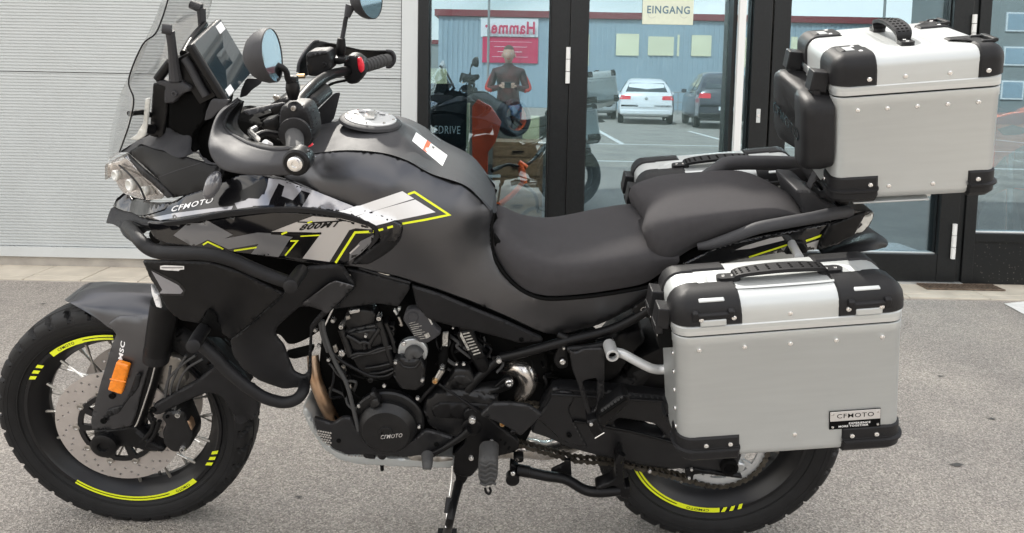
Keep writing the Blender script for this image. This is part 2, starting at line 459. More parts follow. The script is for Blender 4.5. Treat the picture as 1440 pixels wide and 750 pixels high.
# asphalt: one sheet to the horizon, fine stone grain
def asphalt():
    m = bpy.data.materials.new('asphalt'); m.use_nodes = True; nt = m.node_tree; b = nt.nodes['Principled BSDF']; K = nt.nodes.new; l = nt.links.new
    tc = K('ShaderNodeTexCoord'); v = K('ShaderNodeTexVoronoi'); v.inputs['Scale'].default_value = 240
    v2 = K('ShaderNodeTexVoronoi'); v2.inputs['Scale'].default_value = 110
    n = K('ShaderNodeTexNoise'); n.inputs['Scale'].default_value = 1.3; n.inputs['Detail'].default_value = 7; n.inputs['Roughness'].default_value = .65
    n3 = K('ShaderNodeTexNoise'); n3.inputs['Scale'].default_value = 260; n3.inputs['Detail'].default_value = 3
    for q in (v, v2, n, n3): l(tc.outputs['Object'], q.inputs['Vector'])
    r = K('ShaderNodeValToRGB'); e = r.color_ramp.elements; e[0].position = .12; e[0].color = (.135, .122, .108, 1); e[1].position = .86; e[1].color = (.62, .565, .50, 1)
    e2 = e.new(.45); e2.color = (.305, .278, .248, 1); e3 = e.new(.66); e3.color = (.40, .367, .33, 1)
    sp = K('ShaderNodeSeparateColor'); l(v.outputs['Color'], sp.inputs[0])
    a = K('ShaderNodeMath'); a.operation = 'MULTIPLY_ADD'; l(sp.outputs[0], a.inputs[0]); a.inputs[1].default_value = .55
    a1 = K('ShaderNodeMath'); a1.operation = 'MULTIPLY'; l(n3.outputs['Fac'], a1.inputs[0]); a1.inputs[1].default_value = .5; l(a1.outputs[0], a.inputs[2])
    l(a.outputs[0], r.inputs[0])
    x = K('ShaderNodeMix'); x.data_type = 'RGBA'; x.blend_type = 'MULTIPLY'; x.inputs['Factor'].default_value = 1
    r2 = K('ShaderNodeValToRGB'); r2.color_ramp.elements[0].position = .3; r2.color_ramp.elements[0].color = (.70, .70, .71, 1); r2.color_ramp.elements[1].position = .7; r2.color_ramp.elements[1].color = (1.08, 1.07, 1.05, 1)
    l(n.outputs['Fac'], r2.inputs[0]); l(r.outputs[0], x.inputs['A']); l(r2.outputs[0], x.inputs['B']); l(x.outputs['Result'], b.inputs['Base Color'])
    b.inputs['Roughness'].default_value = .85
    bp = K('ShaderNodeBump'); bp.inputs['Strength'].default_value = .7; bp.inputs['Distance'].default_value = .004
    s = K('ShaderNodeMath'); s.operation = 'ADD'; l(v.outputs['Distance'], s.inputs[0]); l(v2.outputs['Distance'], s.inputs[1]); l(s.outputs[0], bp.inputs['Height']); l(bp.outputs[0], b.inputs['Normal'])
    return m
M['asphalt'] = asphalt()
def specked():
    m = mat('dusty_black_panel', (.008, .009, .0095), .36, spec=.3); nt = m.node_tree; b = nt.nodes['Principled BSDF']
    v = nt.nodes.new('ShaderNodeTexVoronoi'); v.inputs['Scale'].default_value = 55; n = nt.nodes.new('ShaderNodeTexNoise'); n.inputs['Scale'].default_value = 9
    t = nt.nodes.new('ShaderNodeTexCoord'); nt.links.new(t.outputs['Object'], v.inputs['Vector']); nt.links.new(t.outputs['Object'], n.inputs['Vector'])
    a = nt.nodes.new('ShaderNodeMath'); a.operation = 'MULTIPLY'; nt.links.new(n.outputs['Fac'], a.inputs[0]); a.inputs[1].default_value = .30
    c = nt.nodes.new('ShaderNodeMath'); c.operation = 'LESS_THAN'; nt.links.new(v.outputs['Distance'], c.inputs[0]); nt.links.new(a.outputs[0], c.inputs[1])
    x = nt.nodes.new('ShaderNodeMix'); x.data_type = 'RGBA'; x.inputs['A'].default_value = (.008, .009, .0095, 1); x.inputs['B'].default_value = (.10, .095, .085, 1); nt.links.new(c.outputs[0], x.inputs['Factor']); nt.links.new(x.outputs['Result'], b.inputs['Base Color'])
    return m
M['specked'] = specked()
M['paver'] = mat('cream_concrete_paver', (.50, .45, .37), .85, var=.14, vscale=6, bump=.5, bscale=220)
M['concrete'] = mat('plinth_concrete', (.38, .35, .31), .85, var=.2, vscale=7, bump=.5, bscale=160)
M['cladding'] = mat('light_grey_sheet_metal', (.49, .51, .505), .42, metal=.1, var=.04, vscale=2.5)
M['trim'] = mat('pale_grey_sheet_trim', (.54, .56, .555), .42, metal=.1, var=.04, vscale=2.5)
M['frame'] = mat('anthracite_window_frame', (.008, .009, .0095), .34, spec=.3, var=.25, vscale=70, bump=.1)
M['hinge'] = mat('white_enamel', (.72, .72, .70), .35)
M['drain'] = mat('rusty_drain_steel', (.16, .12, .09), .6, metal=.5, var=.4)
M['paintline'] = mat('white_road_paint', (.72, .71, .68), .7, var=.12, vscale=25, bump=.3)
setbase((0, 0, 0))
g = MB().add([(-400, -400, 0), (400, -400, 0), (400, 400, 0), (-400, 400, 0)], [(0, 1, 2, 3)]).build('asphalt_ground', M['asphalt'], smooth=False); tag(g, kind='structure')

M['stain'] = mat('oil_stain', (.07, .065, .06), .6, var=.3)
def stain(x, y, r, k):
    P = [(x+r*(1+.35*math.sin(3*a+k)+.2*math.sin(7*a+2*k))*math.cos(a), y+.5*r*(1+.3*math.sin(2*a+k))*math.sin(a), .0035) for a in np.linspace(0, 2*math.pi, 24, endpoint=False)]
    o = MB().add(P, [tuple(range(24))]).build('oil_stain', M['stain'], smooth=False); tag(o, kind='structure')
for k, (px_, py_, r_) in enumerate(((1345, 655, .02), (1322, 530, .012), (60, 428, .014), (420, 700, .010), (1395, 590, .012))):
    g_ = G(px_, py_); stain(g_[0], g_[1], r_, k)
# pavers along the facade, slightly uneven, with an edging row
pv = MB().span((-9, 2.27, -.02), (9, YW+.1, .004)).build('pavement_bed', M['concrete'], smooth=False); tag(pv, kind='structure')
pw = .335; x = -6.2; k = 0
bmv = None
while x < 6.2:
    a = MB(); wd = pw if x < 1.6 else .47
    c = np.array([x+wd/2, 2.46, .012+random.uniform(-.0015, .0015)]); 
    v, f = [], []
    a.span((x+.003, 2.355, 0), (x+wd-.003, YW+.03, .012+random.uniform(0, .003)))
    o = a.build('paver', M['paver'], pv, smooth=False)
    md = o.modifiers.new('b', 'BEVEL'); md.width = .003; md.segments = 1
    e = MB().span((x+.003, 2.275, 0), (x+wd-.003, 2.35, .011+random.uniform(0, .003))).build('edging_stone', M['paver'], pv, smooth=False)
    md = e.modifiers.new('b', 'BEVEL'); md.width = .003; md.segments = 1
    x += wd
# drain grate in front of the door
gx0, gx1 = X(1285, 400), X(1392, 400)
gr = empty('drain_grate', ((gx0+gx1)/2, 2.50, .017), 'rusty slotted drain grate set in the pavers below the shop door', 'drain grate')
setbase((((gx0+gx1)/2, 2.50, .017)))
MB().span((gx0, 2.44, .0165), (gx1, 2.455, .024)).span((gx0, 2.555, .0165), (gx1, 2.57, .024)).build('frame', M['drain'], gr, smooth=False)
xx = gx0
while xx < gx1-.01:
    MB().span((xx, 2.455, .0165), (xx+.009, 2.555, .023)).build('bar', M['drain'], gr, smooth=False); xx += .021
setbase((0, 0, 0))
# painted bay line at the right and lines of the car park behind the camera
ln = MB().add([tuple(G(1412, 428))[:2]+(.004,), tuple(G(1475, 421))[:2]+(.004,), tuple(G(1640, 500))[:2]+(.004,), tuple(G(1555, 505))[:2]+(.004,)], [(0, 1, 2, 3)]).build('bay_marking', M['paintline'], smooth=False); tag(ln, kind='structure')
for i in range(-4, 7):
    l_ = MB().add([(i*2.6-.4, -8.3, .004), (i*2.6-.28, -8.3, .004), (i*2.6-.28, -13.5, .004), (i*2.6-.4, -13.5, .004)], [(0, 1, 2, 3)]).build('parking_line', M['paintline'], smooth=False); tag(l_, kind='structure')
for yy in (-4.6, -8.2):
    l_ = MB().add([(-12, yy, .004), (14, yy, .004), (14, yy-.12, .004), (-12, yy-.12, .004)], [(0, 1, 2, 3)]).build('parking_line', M['paintline'], smooth=False); tag(l_, kind='structure')

# ---- clad wall: fine horizontal ribs, panels with a seam
def ribs(name, x0, x1, z0, z1, parent, y=YW):
    pitch = .0188; V = []; F = []; z = z0; prof = []
    while z < z1-.001:
        prof += [(z, 0.), (z+pitch*.46, 0.), (z+pitch*.60, .0055), (z+pitch*.86, .0055)]; z += pitch
    prof = [p for p in prof if p[0] < z1]+[(z1, 0.)]
    n = len(prof)
    for xx in (x0, x1): V += [(xx, y+d, zz) for zz, d in prof]
    F = [(i, i+n, i+1+n, i+1) for i in range(n-1)]
    V += [(x0, y+.04, z0), (x0, y+.04, z1), (x1, y+.04, z1), (x1, y+.04, z0)]; b = 2*n
    F += [(b, b+1, b+2, b+3)]+[tuple(range(n))+(b+1, b), tuple(range(n, 2*n))[::-1]+(b+3, b+2), (0, b, b+3, n), (n-1, 2*n-1, b+2, b+1)]
    return finish(name, V, F, M['cladding'], parent, smooth=False)
wallL = MB().span((-9, YW+.045, -.02), (X(580), YW+.3, 4.6)).build('clad_wall', M['trim'], smooth=False)
tag(wallL, 'light grey shop wall clad in finely ribbed metal panels behind the front wheel', 'wall')
xR = X(563); zs = Zp(300, 106); zb = Zp(100, 347)
ribs('cladding_panel', -9, xR, zb+.002, zs-.003, wallL); ribs('cladding_panel', -9, xR, zs+.003, zs*2-zb-.003, wallL)
ribs('cladding_panel', -9, xR, zs*2-zb+.003, 3.3, wallL); ribs('cladding_panel', -9, xR, 3.306, 4.5, wallL)
MB().span((-9, YW-.022, Zp(100, 361)), (xR+.002, YW+.042, zb-.002)).build('drip_flashing', M['trim'], wallL, smooth=False)
MB().span((-9, YW+.004, -.01), (xR+.002, YW+.04, Zp(100, 361)-.002)).build('plinth', M['concrete'], wallL, smooth=False)
MB().span((xR+.004, YW-.004, .0), (X(587)-.003, YW+.042, 4.5)).build('corner_trim', M['trim'], wallL, smooth=False)
MB().span((xR-.0, YW-.001, .1), (xR+.003, YW+.03, 4.5)).build('joint', M['blackpl'], wallL, smooth=False)
up = MB().span((X(587), YW+.0, 2.42), (9, YW+.3, 4.6)).build('upper_wall', M['trim'], smooth=False); tag(up, 'plain grey wall strip above the glazed shop front', 'wall')
ribs('cladding_panel', X(587), 9, 2.45, 4.5, up, y=YW-.045)

# ---- glazed shop front
ztop = 2.4
def vert(px, y=YW): return X(px, 200, y)
def member(mb, x0, x1, z0, z1, y0=YW-.012, y1=YW+.10): return mb.span((x0, y0, z0), (x1, y1, z1))
def pane(name, x0, x1, z0, z1, parent):
    return MB().span((x0, YG, z0), (x1, YG+.008, z1)).build(name, M['glass'], parent, smooth=False)
def framed(name, x0, x1, gx0, gx1, gz0, z0, label, cat, group=None, gz1=ztop-.08, panel=False):
    loc = ((x0+x1)/2, YW, z0); t = empty(name, loc, label, cat, group); setbase(loc)
    for a, b in ((x0, gx0), (gx1, x1)):
        o = member(MB(), a, b, z0, ztop).build('stile', M['frame'], t, smooth=False); md = o.modifiers.new('b', 'BEVEL'); md.width = .003; md.segments = 2
    o = member(MB(), gx0, gx1, gz1, ztop-.001).build('top_rail', M['frame'], t, smooth=False)
    hb = .055 if panel else gz0-z0
    o = member(MB(), gx0, gx1, gz0-hb, gz0, YW-.010).build('bottom_rail', M['frame'], t, smooth=False); md = o.modifiers.new('b', 'BEVEL'); md.width = .003; md.segments = 2
    if panel: MB().span((gx0, YW+.008, z0), (gx1, YW+.08, gz0-hb-.001)).build('base_panel', M['specked'], t, smooth=False)
    for a, b, c, d in ((gx0, gx1, gz0, gz0+.006), ):
        MB().span((a, YG-.03, c+.0005), (b, YG-.002, d)).build('glazing_bead', M['hinge'] if panel else M['trim'], t, smooth=False)
    for a in (gx0, gx1-.006):
        MB().span((a+.0005, YG-.03, gz0+.007), (a+.0055, YG-.002, gz1-.001)).build('gasket', M['blackpl'], t, smooth=False)
    pane('glass_pane', gx0, gx1, gz0, gz1, t)
    return t
zf = .0165
w1 = framed('shop_window', vert(587), vert(771)+.0, vert(602), vert(770), Zp(740, 314), zf, 'tall dark framed shop window showing the EDRIVE display, next to the clad wall', 'window', panel=True)
d1 = framed('glass_door', vert(798), vert(1077), vert(823), vert(1051), Zp(1316-300, 352), zf+.012, 'glass entrance door with a pale vertical bar and the EINGANG notice', 'door')
d2 = framed('glass_door', vert(1079.5), vert(1355), vert(1103), vert(1328), Zp(1316, 358), zf+.012, 'glass door leaf behind the silver top case, right of the lock', 'door')
w2 = framed('shop_window', vert(1364), 6.0, vert(1380), 5.9, Zp(1430, 329), zf, 'dark framed shop window with orange motorcycle behind it, far right', 'window', panel=True)
setbase((0, 0, 0))
for a, b in ((771.5, 797.5), (1355.5, 1363.5)):
    o = MB().span((vert(a), YW+.003, zf), (vert(b), YW+.1, ztop)).build('door_post', M['frame'], smooth=False)
    tag(o, 'black fixed door post between shop window and %s door' % ('left' if a < 900 else 'right'), 'door post')
th_ = MB().span((vert(770), YW-.03, .012), (vert(1364), YW+.12, .027)).build('threshold', M['alutrim'], smooth=False); tag(th_, 'thin aluminium threshold under the glass doors', 'threshold')
def hinge(px, y0, y1, door):
    a = W(px, y0, YW-.03); b = W(px, y1, YW-.03); n = 3; setbase(door.location)
    for i in range(n):
        z0 = b[2]+(a[2]-b[2])*i/n+.002; z1 = b[2]+(a[2]-b[2])*(i+1)/n-.002; MB().cyl((a[0], YW-.024, z0), (a[0], YW-.024, z1), .0135, 12).build('hinge', M['hinge'], door)
    setbase((0, 0, 0))
hinge(799.5, 66, 118, d1); hinge(793, 304, 360, d1); hinge(1344, 315, 365, d2); hinge(1372, 20, 60, d2)
setbase(d1.location)
a = W(1044, 20, YW-.07); b = W(1034, 190, YW-.07)
MB().span((a[0]-.02, YW-.085, .55), (a[0]+.02, YW-.05, 2.0)).build('pull_bar', M['hinge'], d1, smooth=False)
MB().span((a[0]-.045, YW-.045, .5), (a[0]-.021, YW-.012+.05, 2.05)).build('bar_shade_strip', M['frame'], d1, smooth=False)  # dark strip stands in for the bar's own shadow and reflection
for zz in (.7, 1.85): MB().cyl((a[0], YW-.05, zz), (a[0], YG, zz), .012).build('bar_mount', M['hinge'], d1)
c = W(1066, 163, YW-.014); MB().span((c[0]-.012, YW-.02, c[2]-.042), (c[0]+.012, YW-.0125, c[2]+.042)).build('lock_plate', M['alutrim'], d1, smooth=False)
MB().cyl((c[0], YW-.026, c[2]), (c[0], YW-.02, c[2]), .008).build('lock_cylinder', M['steel'], d1)
setbase((0, 0, 0))
# EINGANG notice on the glass
M['paper'] = mat('pale_green_paper', (.66, .70, .56), .7, var=.04)
M['bluegrey'] = mat('blue_grey_print', (.12, .20, .25), .6); M['faint'] = mat('faint_print', (.55, .58, .50), .7)
ys = YG-.008; p0 = W(903, 34, ys); p1 = W(977, -30, ys); loc = ((p0[0]+p1[0])/2, ys, p0[2])
sg = empty('paper_sign', loc, 'pale notice reading EINGANG stuck to the glass door', 'sign'); setbase(loc)
MB().span((p0[0], ys, p0[2]), (p1[0], ys+.0015, p1[2]+.05)).build('paper_sheet', M['paper'], sg, smooth=False)
q0 = W(910, 19, ys-.001); q1 = W(970, 19, ys-.001); q2 = W(910, 8, ys-.001)
text_at('lettering', 'EINGANG', q0, (q1[0]-q0[0], 0, 0), (0, 0, q2[2]-q0[2]), M['bluegrey'], sg, bold=.02)
for cx_ in (917, 962):
    c = W(cx_, 20, ys-.0008); o = MB()
    for i in range(10, 22):
        a0 = math.pi*2*i/24+.0; a1 = math.pi*2*(i+1)/24; r_ = .026
        o.add([(c[0]+r_*math.cos(t), ys-.0006, c[2]+r_*math.sin(t)) for t in (a0, a1)]+[(c[0]+(r_-.004)*math.cos(t), ys-.0006, c[2]+(r_-.004)*math.sin(t)) for t in (a1, a0)], [(0, 1, 2, 3)])
    o.build('wheel_print', M['faint'], sg, smooth=False)
setbase((0, 0, 0))

# ---- inside the shop
M['inwall'] = mat('shop_inner_wall', (.08, .078, .068), .8, var=.1, vscale=3); M['indark'] = mat('shop_dark_ceiling', (.03, .03, .032), .8)
M['infloor'] = mat('shop_floor', (.035, .037, .04), .4, var=.1, vscale=3)
r_ = MB().span((-.95, YW+.35, .0), (7, 9, .012)).build('shop_floor', M['infloor'], smooth=False); tag(r_, kind='structure')
r_ = MB().span((-.95, 9, 0), (7, 9.1, 3)).span((-1.05, YW+.31, 0), (-.95, 9.1, 3)).span((7, YW+.31, 0), (7.1, 9.1, 3)).build('shop_inner_wall', M['inwall'], smooth=False); tag(r_, kind='structure')
r_ = MB().span((-1.05, YW+.31, 2.9), (7.1, 9.1, 3.0)).build('shop_ceiling', M['indark'], smooth=False); tag(r_, kind='structure')
M['bannerblack'] = mat('black_banner', (.008, .008, .009), .35); M['bannerorange'] = mat('orange_red_banner', (.62, .07, .02), .4, var=.15, vscale=9)
M['goldedge'] = mat('cream_edge', (.55, .50, .33), .5); M['drawer'] = mat('brown_wood_drawer', (.17, .10, .055), .5, var=.2, vscale=14, stretch=(1, 1, 8))
M['beige'] = mat('beige_board', (.42, .42, .27), .7, var=.05)
yb = 3.05; loc = (X(630, 300, yb), yb, .0); t = empty('display_banner', loc, 'black display banner lettered EDRIVE inside the shop window', 'banner'); setbase(loc)
a = W(590, 330, yb); b = W(657, 112, yb)
MB().span((a[0], yb, .02), (b[0], yb+.05, W(630, 118, yb)[2])).build('board', M['bannerblack'], t, smooth=False)
MB().span((b[0], yb-.004, .02), (b[0]+.018, yb+.05, W(657, 146, yb)[2])).build('edge_strip', M['goldedge'], t, smooth=False)
q0 = W(611, 188, yb-.003); q1 = W(647, 191, yb-.003); q2 = W(611, 177, yb-.003)
text_at('lettering', 'EDRIVE', q0, (q1[0]-q0[0], 0, 0), (0, 0, q2[2]-q0[2]), M['white'], t, bold=.0)
yb = 3.1; loc = (X(680, 300, yb), yb, 0.); t = empty('orange_stand', loc, 'tall orange red display panel with a round black emblem', 'display stand'); setbase(loc)
pts = [W(*p, yb) for p in ((664, 340), (664, 150), (672, 140), (690, 150), (705, 172), (697, 200), (686, 215), (684, 340))]
n = len(pts); MB().add([(p[0], yb, max(p[2], .02)) for p in pts]+[(p[0], yb+.05, max(p[2], .02)) for p in pts], [tuple(range(n)), tuple(range(n, 2*n))[::-1]]+[(i, (i+1) % n, (i+1) % n+n, i+n) for i in range(n)]).build('panel', M['bannerorange'], t, smooth=False)
c = W(674, 254, yb-.003); rg = MB()
for i in range(24):
    a0, a1 = math.pi*i/12, math.pi*(i+1)/12
    rg.add([(c[0]+r*.62*math.cos(t_), yb-.003, c[2]+r*math.sin(t_)) for r, t_ in ((.062, a0), (.062, a1), (.05, a1), (.05, a0))], [(0, 1, 2, 3)])
rg.span((c[0]-.006, yb-.0035, c[2]-.03), (c[0]+.006, yb-.003, c[2]+.03)).build('emblem', M['bannerblack'], t, smooth=False)
# cabinet of drawers
yb = 4.2; a = W(691, 330, yb); b = W(764, 201, yb); loc = ((a[0]+b[0])/2, yb, 0); t = empty('drawer_cabinet', loc, 'brown wooden drawer cabinet standing inside the shop window', 'cabinet'); setbase(loc)
MB().span((a[0], yb, .02), (b[0], yb+.4, b[2])).build('carcass', M['drawer'], t, smooth=False)
zz = b[2]-.03; hs = [.09, .16, .16, .17, .17]
for h_ in hs:
    if zz-h_ < .03: break
    MB().span((a[0]+.015, yb-.018, zz-h_), (b[0]-.015, yb-.001, zz-.008)).build('drawer', M['drawer'], t, smooth=False)
    MB().span(((a[0]+b[0])/2-.05, yb-.03, zz-h_*.5-.006), ((a[0]+b[0])/2+.05, yb-.019, zz-h_*.5+.006)).build('handle', M['blackpl'], t, smooth=False); zz -= h_
setbase((0, 0, 0))
bb = MB().span((W(735, 200, 4.4)[0], 4.65, .0), (W(756, 200, 4.4)[0]+.02, 4.75, W(735, 165, 4.4)[2])).build('beige_board', M['beige'], smooth=False); tag(bb, 'pale beige board standing behind the drawer cabinet', 'board')
bb = MB().span((W(603, 200, 4.4)[0]-.1, 4.65, .0), (W(622, 200, 4.4)[0], 4.75, W(735, 98, 4.4)[2])).build('beige_board', M['beige'], smooth=False); tag(bb, 'pale beige board beyond the black banner', 'board')
# spare wheel hung up in the window, seen obliquely
yb = 3.3; c = W(722, 166, yb); t = empty('hanging_wheel', c, 'dark motorcycle wheel with orange rim stripe above the cabinet', 'wheel'); setbase(c)
ax = np.array([.62, -.78, .1]); rr = .135
lathe('tyre', c, ax, [(-.045, rr*.72), (-.05, rr*.85), (-.035, rr*.97), (0, rr), (.035, rr*.97), (.05, rr*.85), (.045, rr*.72), (.03, rr*.68), (-.03, rr*.68)], M['rubber'], t, closed=True)
lathe('rim', c, ax, [(-.03, rr*.70), (.03, rr*.70), (.034, rr*.66), (-.034, rr*.66)], M['orangepaint'], t, closed=True)
lathe('hub', c, ax, [(-.04, .02), (.04, .02)], M['blackpl'], t)
u_ = np.cross(ax, [0, 0, 1.]); u_ /= np.linalg.norm(u_); v_ = np.cross(ax, u_)/np.linalg.norm(ax)
for i in range(5):
    a_ = 2*math.pi*i/5; d_ = math.cos(a_)*u_+math.sin(a_)*v_; MB().cyl(c+d_*.02, c+d_*rr*.68, .009).build('wheel_spoke', M['blackpl'], t)
# small orange children's bicycle
def pxp(pts, y): return [W(p[0], p[1], p[2] if len(p) > 2 else y) for p in pts]
yb = 3.5; loc = W(735, 330, yb); t = empty('kids_bicycle', loc, 'small orange bicycle with black handlebar in the shop window', 'bicycle'); setbase(loc)
tube('handlebar', pxp(((697, 239, 3.3), (713, 232, 3.4), (731, 234), (747, 228, 3.6), (758, 216, 3.75)), yb), .011, M['blackpl'], t, raw=True)
tube('grip', pxp(((692, 240, 3.27), (704, 235, 3.35)), yb), .016, M['softrubber'], t, raw=True); tube('grip', pxp(((755, 219, 3.7), (766, 206, 3.8)), yb), .016, M['softrubber'], t, raw=True)
tube('head_tube', pxp(((732, 231), (737, 258)), yb), .026, M['orangepaint'], t, raw=True); tube('stem', pxp(((730, 228), (741, 236)), yb), .018, M['orangepaint'], t, raw=True)
tube('fork', pxp(((737, 258), (740, 262), (753, 275), (757, 300)), yb), .013, M['blackpl'], t, raw=True)
tube('frame', pxp(((736, 256), (722, 272), (706, 285), (690, 296)), yb), .02, M['orangepaint'], t, raw=True)
c = W(752, 322, yb); lathe('front_wheel', c, (.5, -.85, 0), [(-.02, .15), (0, .17), (.02, .15), (0, .145)], M['rubber'], t, closed=True)
c = W(680, 325, yb+.1); lathe('rear_wheel', c, (.5, -.85, 0), [(-.02, .15), (0, .17), (.02, .15), (0, .145)], M['rubber'], t, closed=True)
# orange motorcycle behind the right-hand window
yb = 3.05; loc = W(1440, 400, yb); t = empty('orange_motorcycle', (loc[0], yb, .0), 'orange and black motorcycle parked behind the right shop window', 'motorcycle'); setbase(t.location)
def slab(name, pts, y0, y1, m, parent, bev=.01):
    P = [W(p[0], p[1], y0) for p in pts]; n = len(P)
    o = MB().add([(p[0], y0, p[2]) for p in P]+[(p[0], y1, p[2]) for p in P], [tuple(range(n)), tuple(range(n, 2*n))[::-1]]+[(i, (i+1) % n, (i+1) % n+n, i+n) for i in range(n)]).build(name, m, parent)
    md = o.modifiers.new('b', 'BEVEL'); md.width = bev; md.segments = 3; return o
slab('fuel_tank', ((1396, 165), (1425, 158), (1500, 150), (1580, 170), (1590, 215), (1520, 235), (1440, 205), (1412, 222), (1398, 238)), yb-.1, yb+.15, M['orangepaint'], t)
slab('seat', ((1570, 175), (1680, 165), (1740, 150), (1745, 175), (1600, 215)), yb-.09, yb+.14, M['seat'], t)
slab('side_graphic', ((1404, 182), (1425, 176), (1440, 180), (1470, 170), (1470, 182), (1430, 190), (1412, 190)), yb-.112, yb-.101, M['blackpl'], t, .001)
slab('engine', ((1450, 230), (1600, 225), (1610, 330), (1470, 335)), yb-.12, yb+.12, M['engine'], t)
slab('headlight', ((1404, 118), (1422, 112), (1440, 122), (1442, 150), (1420, 160), (1404, 150)), yb-.08, yb+.1, M['blackpl'], t)
for cx_ in (1400+20, 1760):
    c = np.array([X(cx_, 330, yb+.0), yb+.02, .33]); lathe('wheel', c, (0, 1, 0), [(-.05, .24), (-.06, .28), (-.03, .325), (0, .33), (.03, .325), (.06, .28), (.05, .24)], M['rubber'], t, closed=True)
    lathe('rim', c, (0, 1, 0), [(-.03, .25), (.03, .25), (.03, .23), (-.03, .23)], M['orangepaint'], t, closed=True)
tube('fork', pxp(((1416, 150), (1420, 220), (1418, 335)), yb), .028, M['steel'], t, raw=True)
setbase((0, 0, 0))
# ================================================================== MOTORCYCLE: wheels, engine, frame
XF, XR, RF, RR = -.996, .537, .329, .321
BK = empty('motorcycle', (-.2, 0, 0), 'matt graphite adventure touring motorcycle with yellow decals leaning on its side stand', 'motorcycle')
BK.rotation_euler = (LEAN, 0, 0); BB = np.array([-.2, 0, 0]); setbase(BB)
def part(name, label=None):
    o = bpy.data.objects.new(name, None); col.objects.link(o); o.parent = BK; o.empty_display_size = .05
    if label: o['label'] = label
    return o
def bolt(px, py, s, rpx=3., m='steel', parent=None, name='bolt', h=.006, hexa=True):
    c = Q(px, py, s); r = rpx/1045*abs((c-CAMB)@np.array([0, 1, 0]))/1.0
    o = lathe(name, c+np.array([0, h, 0]), (0, -1, 0), [(0, r), (h*.75, r), (h, r*.8), (h, r*.5), (h*.6, r*.42)], M[m], parent or BK, n=12)
    return o
AXY = (0, -1, 0)
def ang(px, py, xc, zc, s):
    q = Q(px, py, s); return math.atan2(q[2]-zc, q[0]-xc)
def wheel(name, xc, R, tw, rimr, ndisc, label):
    w_ = bpy.data.objects.new(name, None); col.objects.link(w_); w_.parent = BK; w_.location = (xc+.2, 0, R); w_['label'] = label
    setbase((xc, 0, R)); zc = R; C = np.array([xc, 0, R])
    # tyre with knobbly grooves
    ns = 288; h = tw/2; prof = []
    ri = rimr; rs = R-rimr
    key = [(h*.66, ri-.002), (h*.74, ri+.012), (h*.90, ri+rs*.30), (h*1.0, ri+rs*.55), (h*.985, ri+rs*.70), (h*.93, ri+rs*.80), (h*.80, ri+rs*.90), (h*.60, ri+rs*.955), (h*.36, ri+rs*.985), (h*.12, R-.0005), (0, R)]
    kc = catmull(key, 3); kc = np.concatenate([kc, (kc[:-1]*[-1, 1])[::-1]]); kc = kc.tolist()
    V = []; F = []; kp = len(kc); nb = 36 if tw < .13 else 32
    for j in range(ns):
        a = 2*math.pi*j/ns
        for y, r in kc:
            rel = abs(y)/h; dr = 0
            if r > ri+rs*.66:
                sg = 1 if y > 0 else -1
                ph = (a*nb/(2*math.pi)+(.5 if sg > 0 else 0)+.55*rel) % 1
                wdt = .22 if rel > .3 else .0
                if ph < wdt: dr = .011
                if .30 < rel < .40: dr = max(dr, .0065)
                if rel > .55 and int(a*nb/(2*math.pi)+.55*rel+(.5 if sg > 0 else 0)) % 2 == 0 and rel < .68: dr = max(dr, .005)
            V.append((xc+(r-dr)*math.cos(a), y, zc+(r-dr)*math.sin(a)))
    for j in range(ns):
        j2 = (j+1) % ns
        for i in range(kp-1): F.append((j*kp+i, j*kp+i+1, j2*kp+i+1, j2*kp+i))
    finish('tyre', V, F, M['rubber'], w_, angle=28)
    for rr_, yy_ in ((.24, .86), (.50, .985), (.60, 1.0)):
        lathe('sidewall_rib', C+np.array([0, -h*yy_, 0]), AXY, [(-.004, ri+rs*rr_-.003), (.0008, ri+rs*rr_-.001), (.0008, ri+rs*rr_+.001), (-.004, ri+rs*rr_+.003)], M['rubber'], w_, n=120, angle=20, closed=True)



    # rim
    b = h*.70; inn = ri-.030
    for nm, pr in (('rim', [(b, ri+.006), (b+.004, ri+.004), (b+.004, ri-.004), (b-.004, ri-.010), (b-.012, ri-.022), (b-.03, inn-.002), (b-.035, inn-.007), (-b+.035, inn-.007), (-b+.03, inn-.002), (-b+.012, ri-.022), (-b+.004, ri-.010), (-b-.004, ri-.004), (-b-.004, ri+.004), (-b, ri+.006), (-b+.03, inn+.004), (b-.03, inn+.004)]),):
        lathe(nm, C, AXY, pr, M['rim'], w_, n=96, closed=True)
    # hub
    lathe('hub', C, AXY, [(-.055, .02), (-.055, .042), (-.04, .046), (-.036, .058), (-.03, .058), (-.024, .036), (.024, .036), (.03, .058), (.036, .058), (.04, .046), (.055, .042), (.055, .02)], M['blackpl'], w_, n=36)
    # crossed wire spokes
    S0 = None; hr = .053; nn = 32
    for i in range(nn):
        a0 = 2*math.pi*i/nn; sd = 1 if i % 2 else -1; cr_ = .42 if (i//2) % 2 else -.42
        p = np.array([xc+hr*math.cos(a0+cr_), sd*.034, zc+hr*math.sin(a0+cr_)]); q = np.array([xc+(inn-.004)*math.cos(a0), sd*.012, zc+(inn-.004)*math.sin(a0)])
        MB().cyl(p, q, .0027, 6).build('spoke', M['steel' if i % 4 < 2 else 'dullsteel'], w_)
        d = (p-q)/np.linalg.norm(p-q); MB().cyl(q-d*.004, q+d*.02, .0042, 6).build('spoke_nipple', M['dullsteel'], w_)
    return w_, C
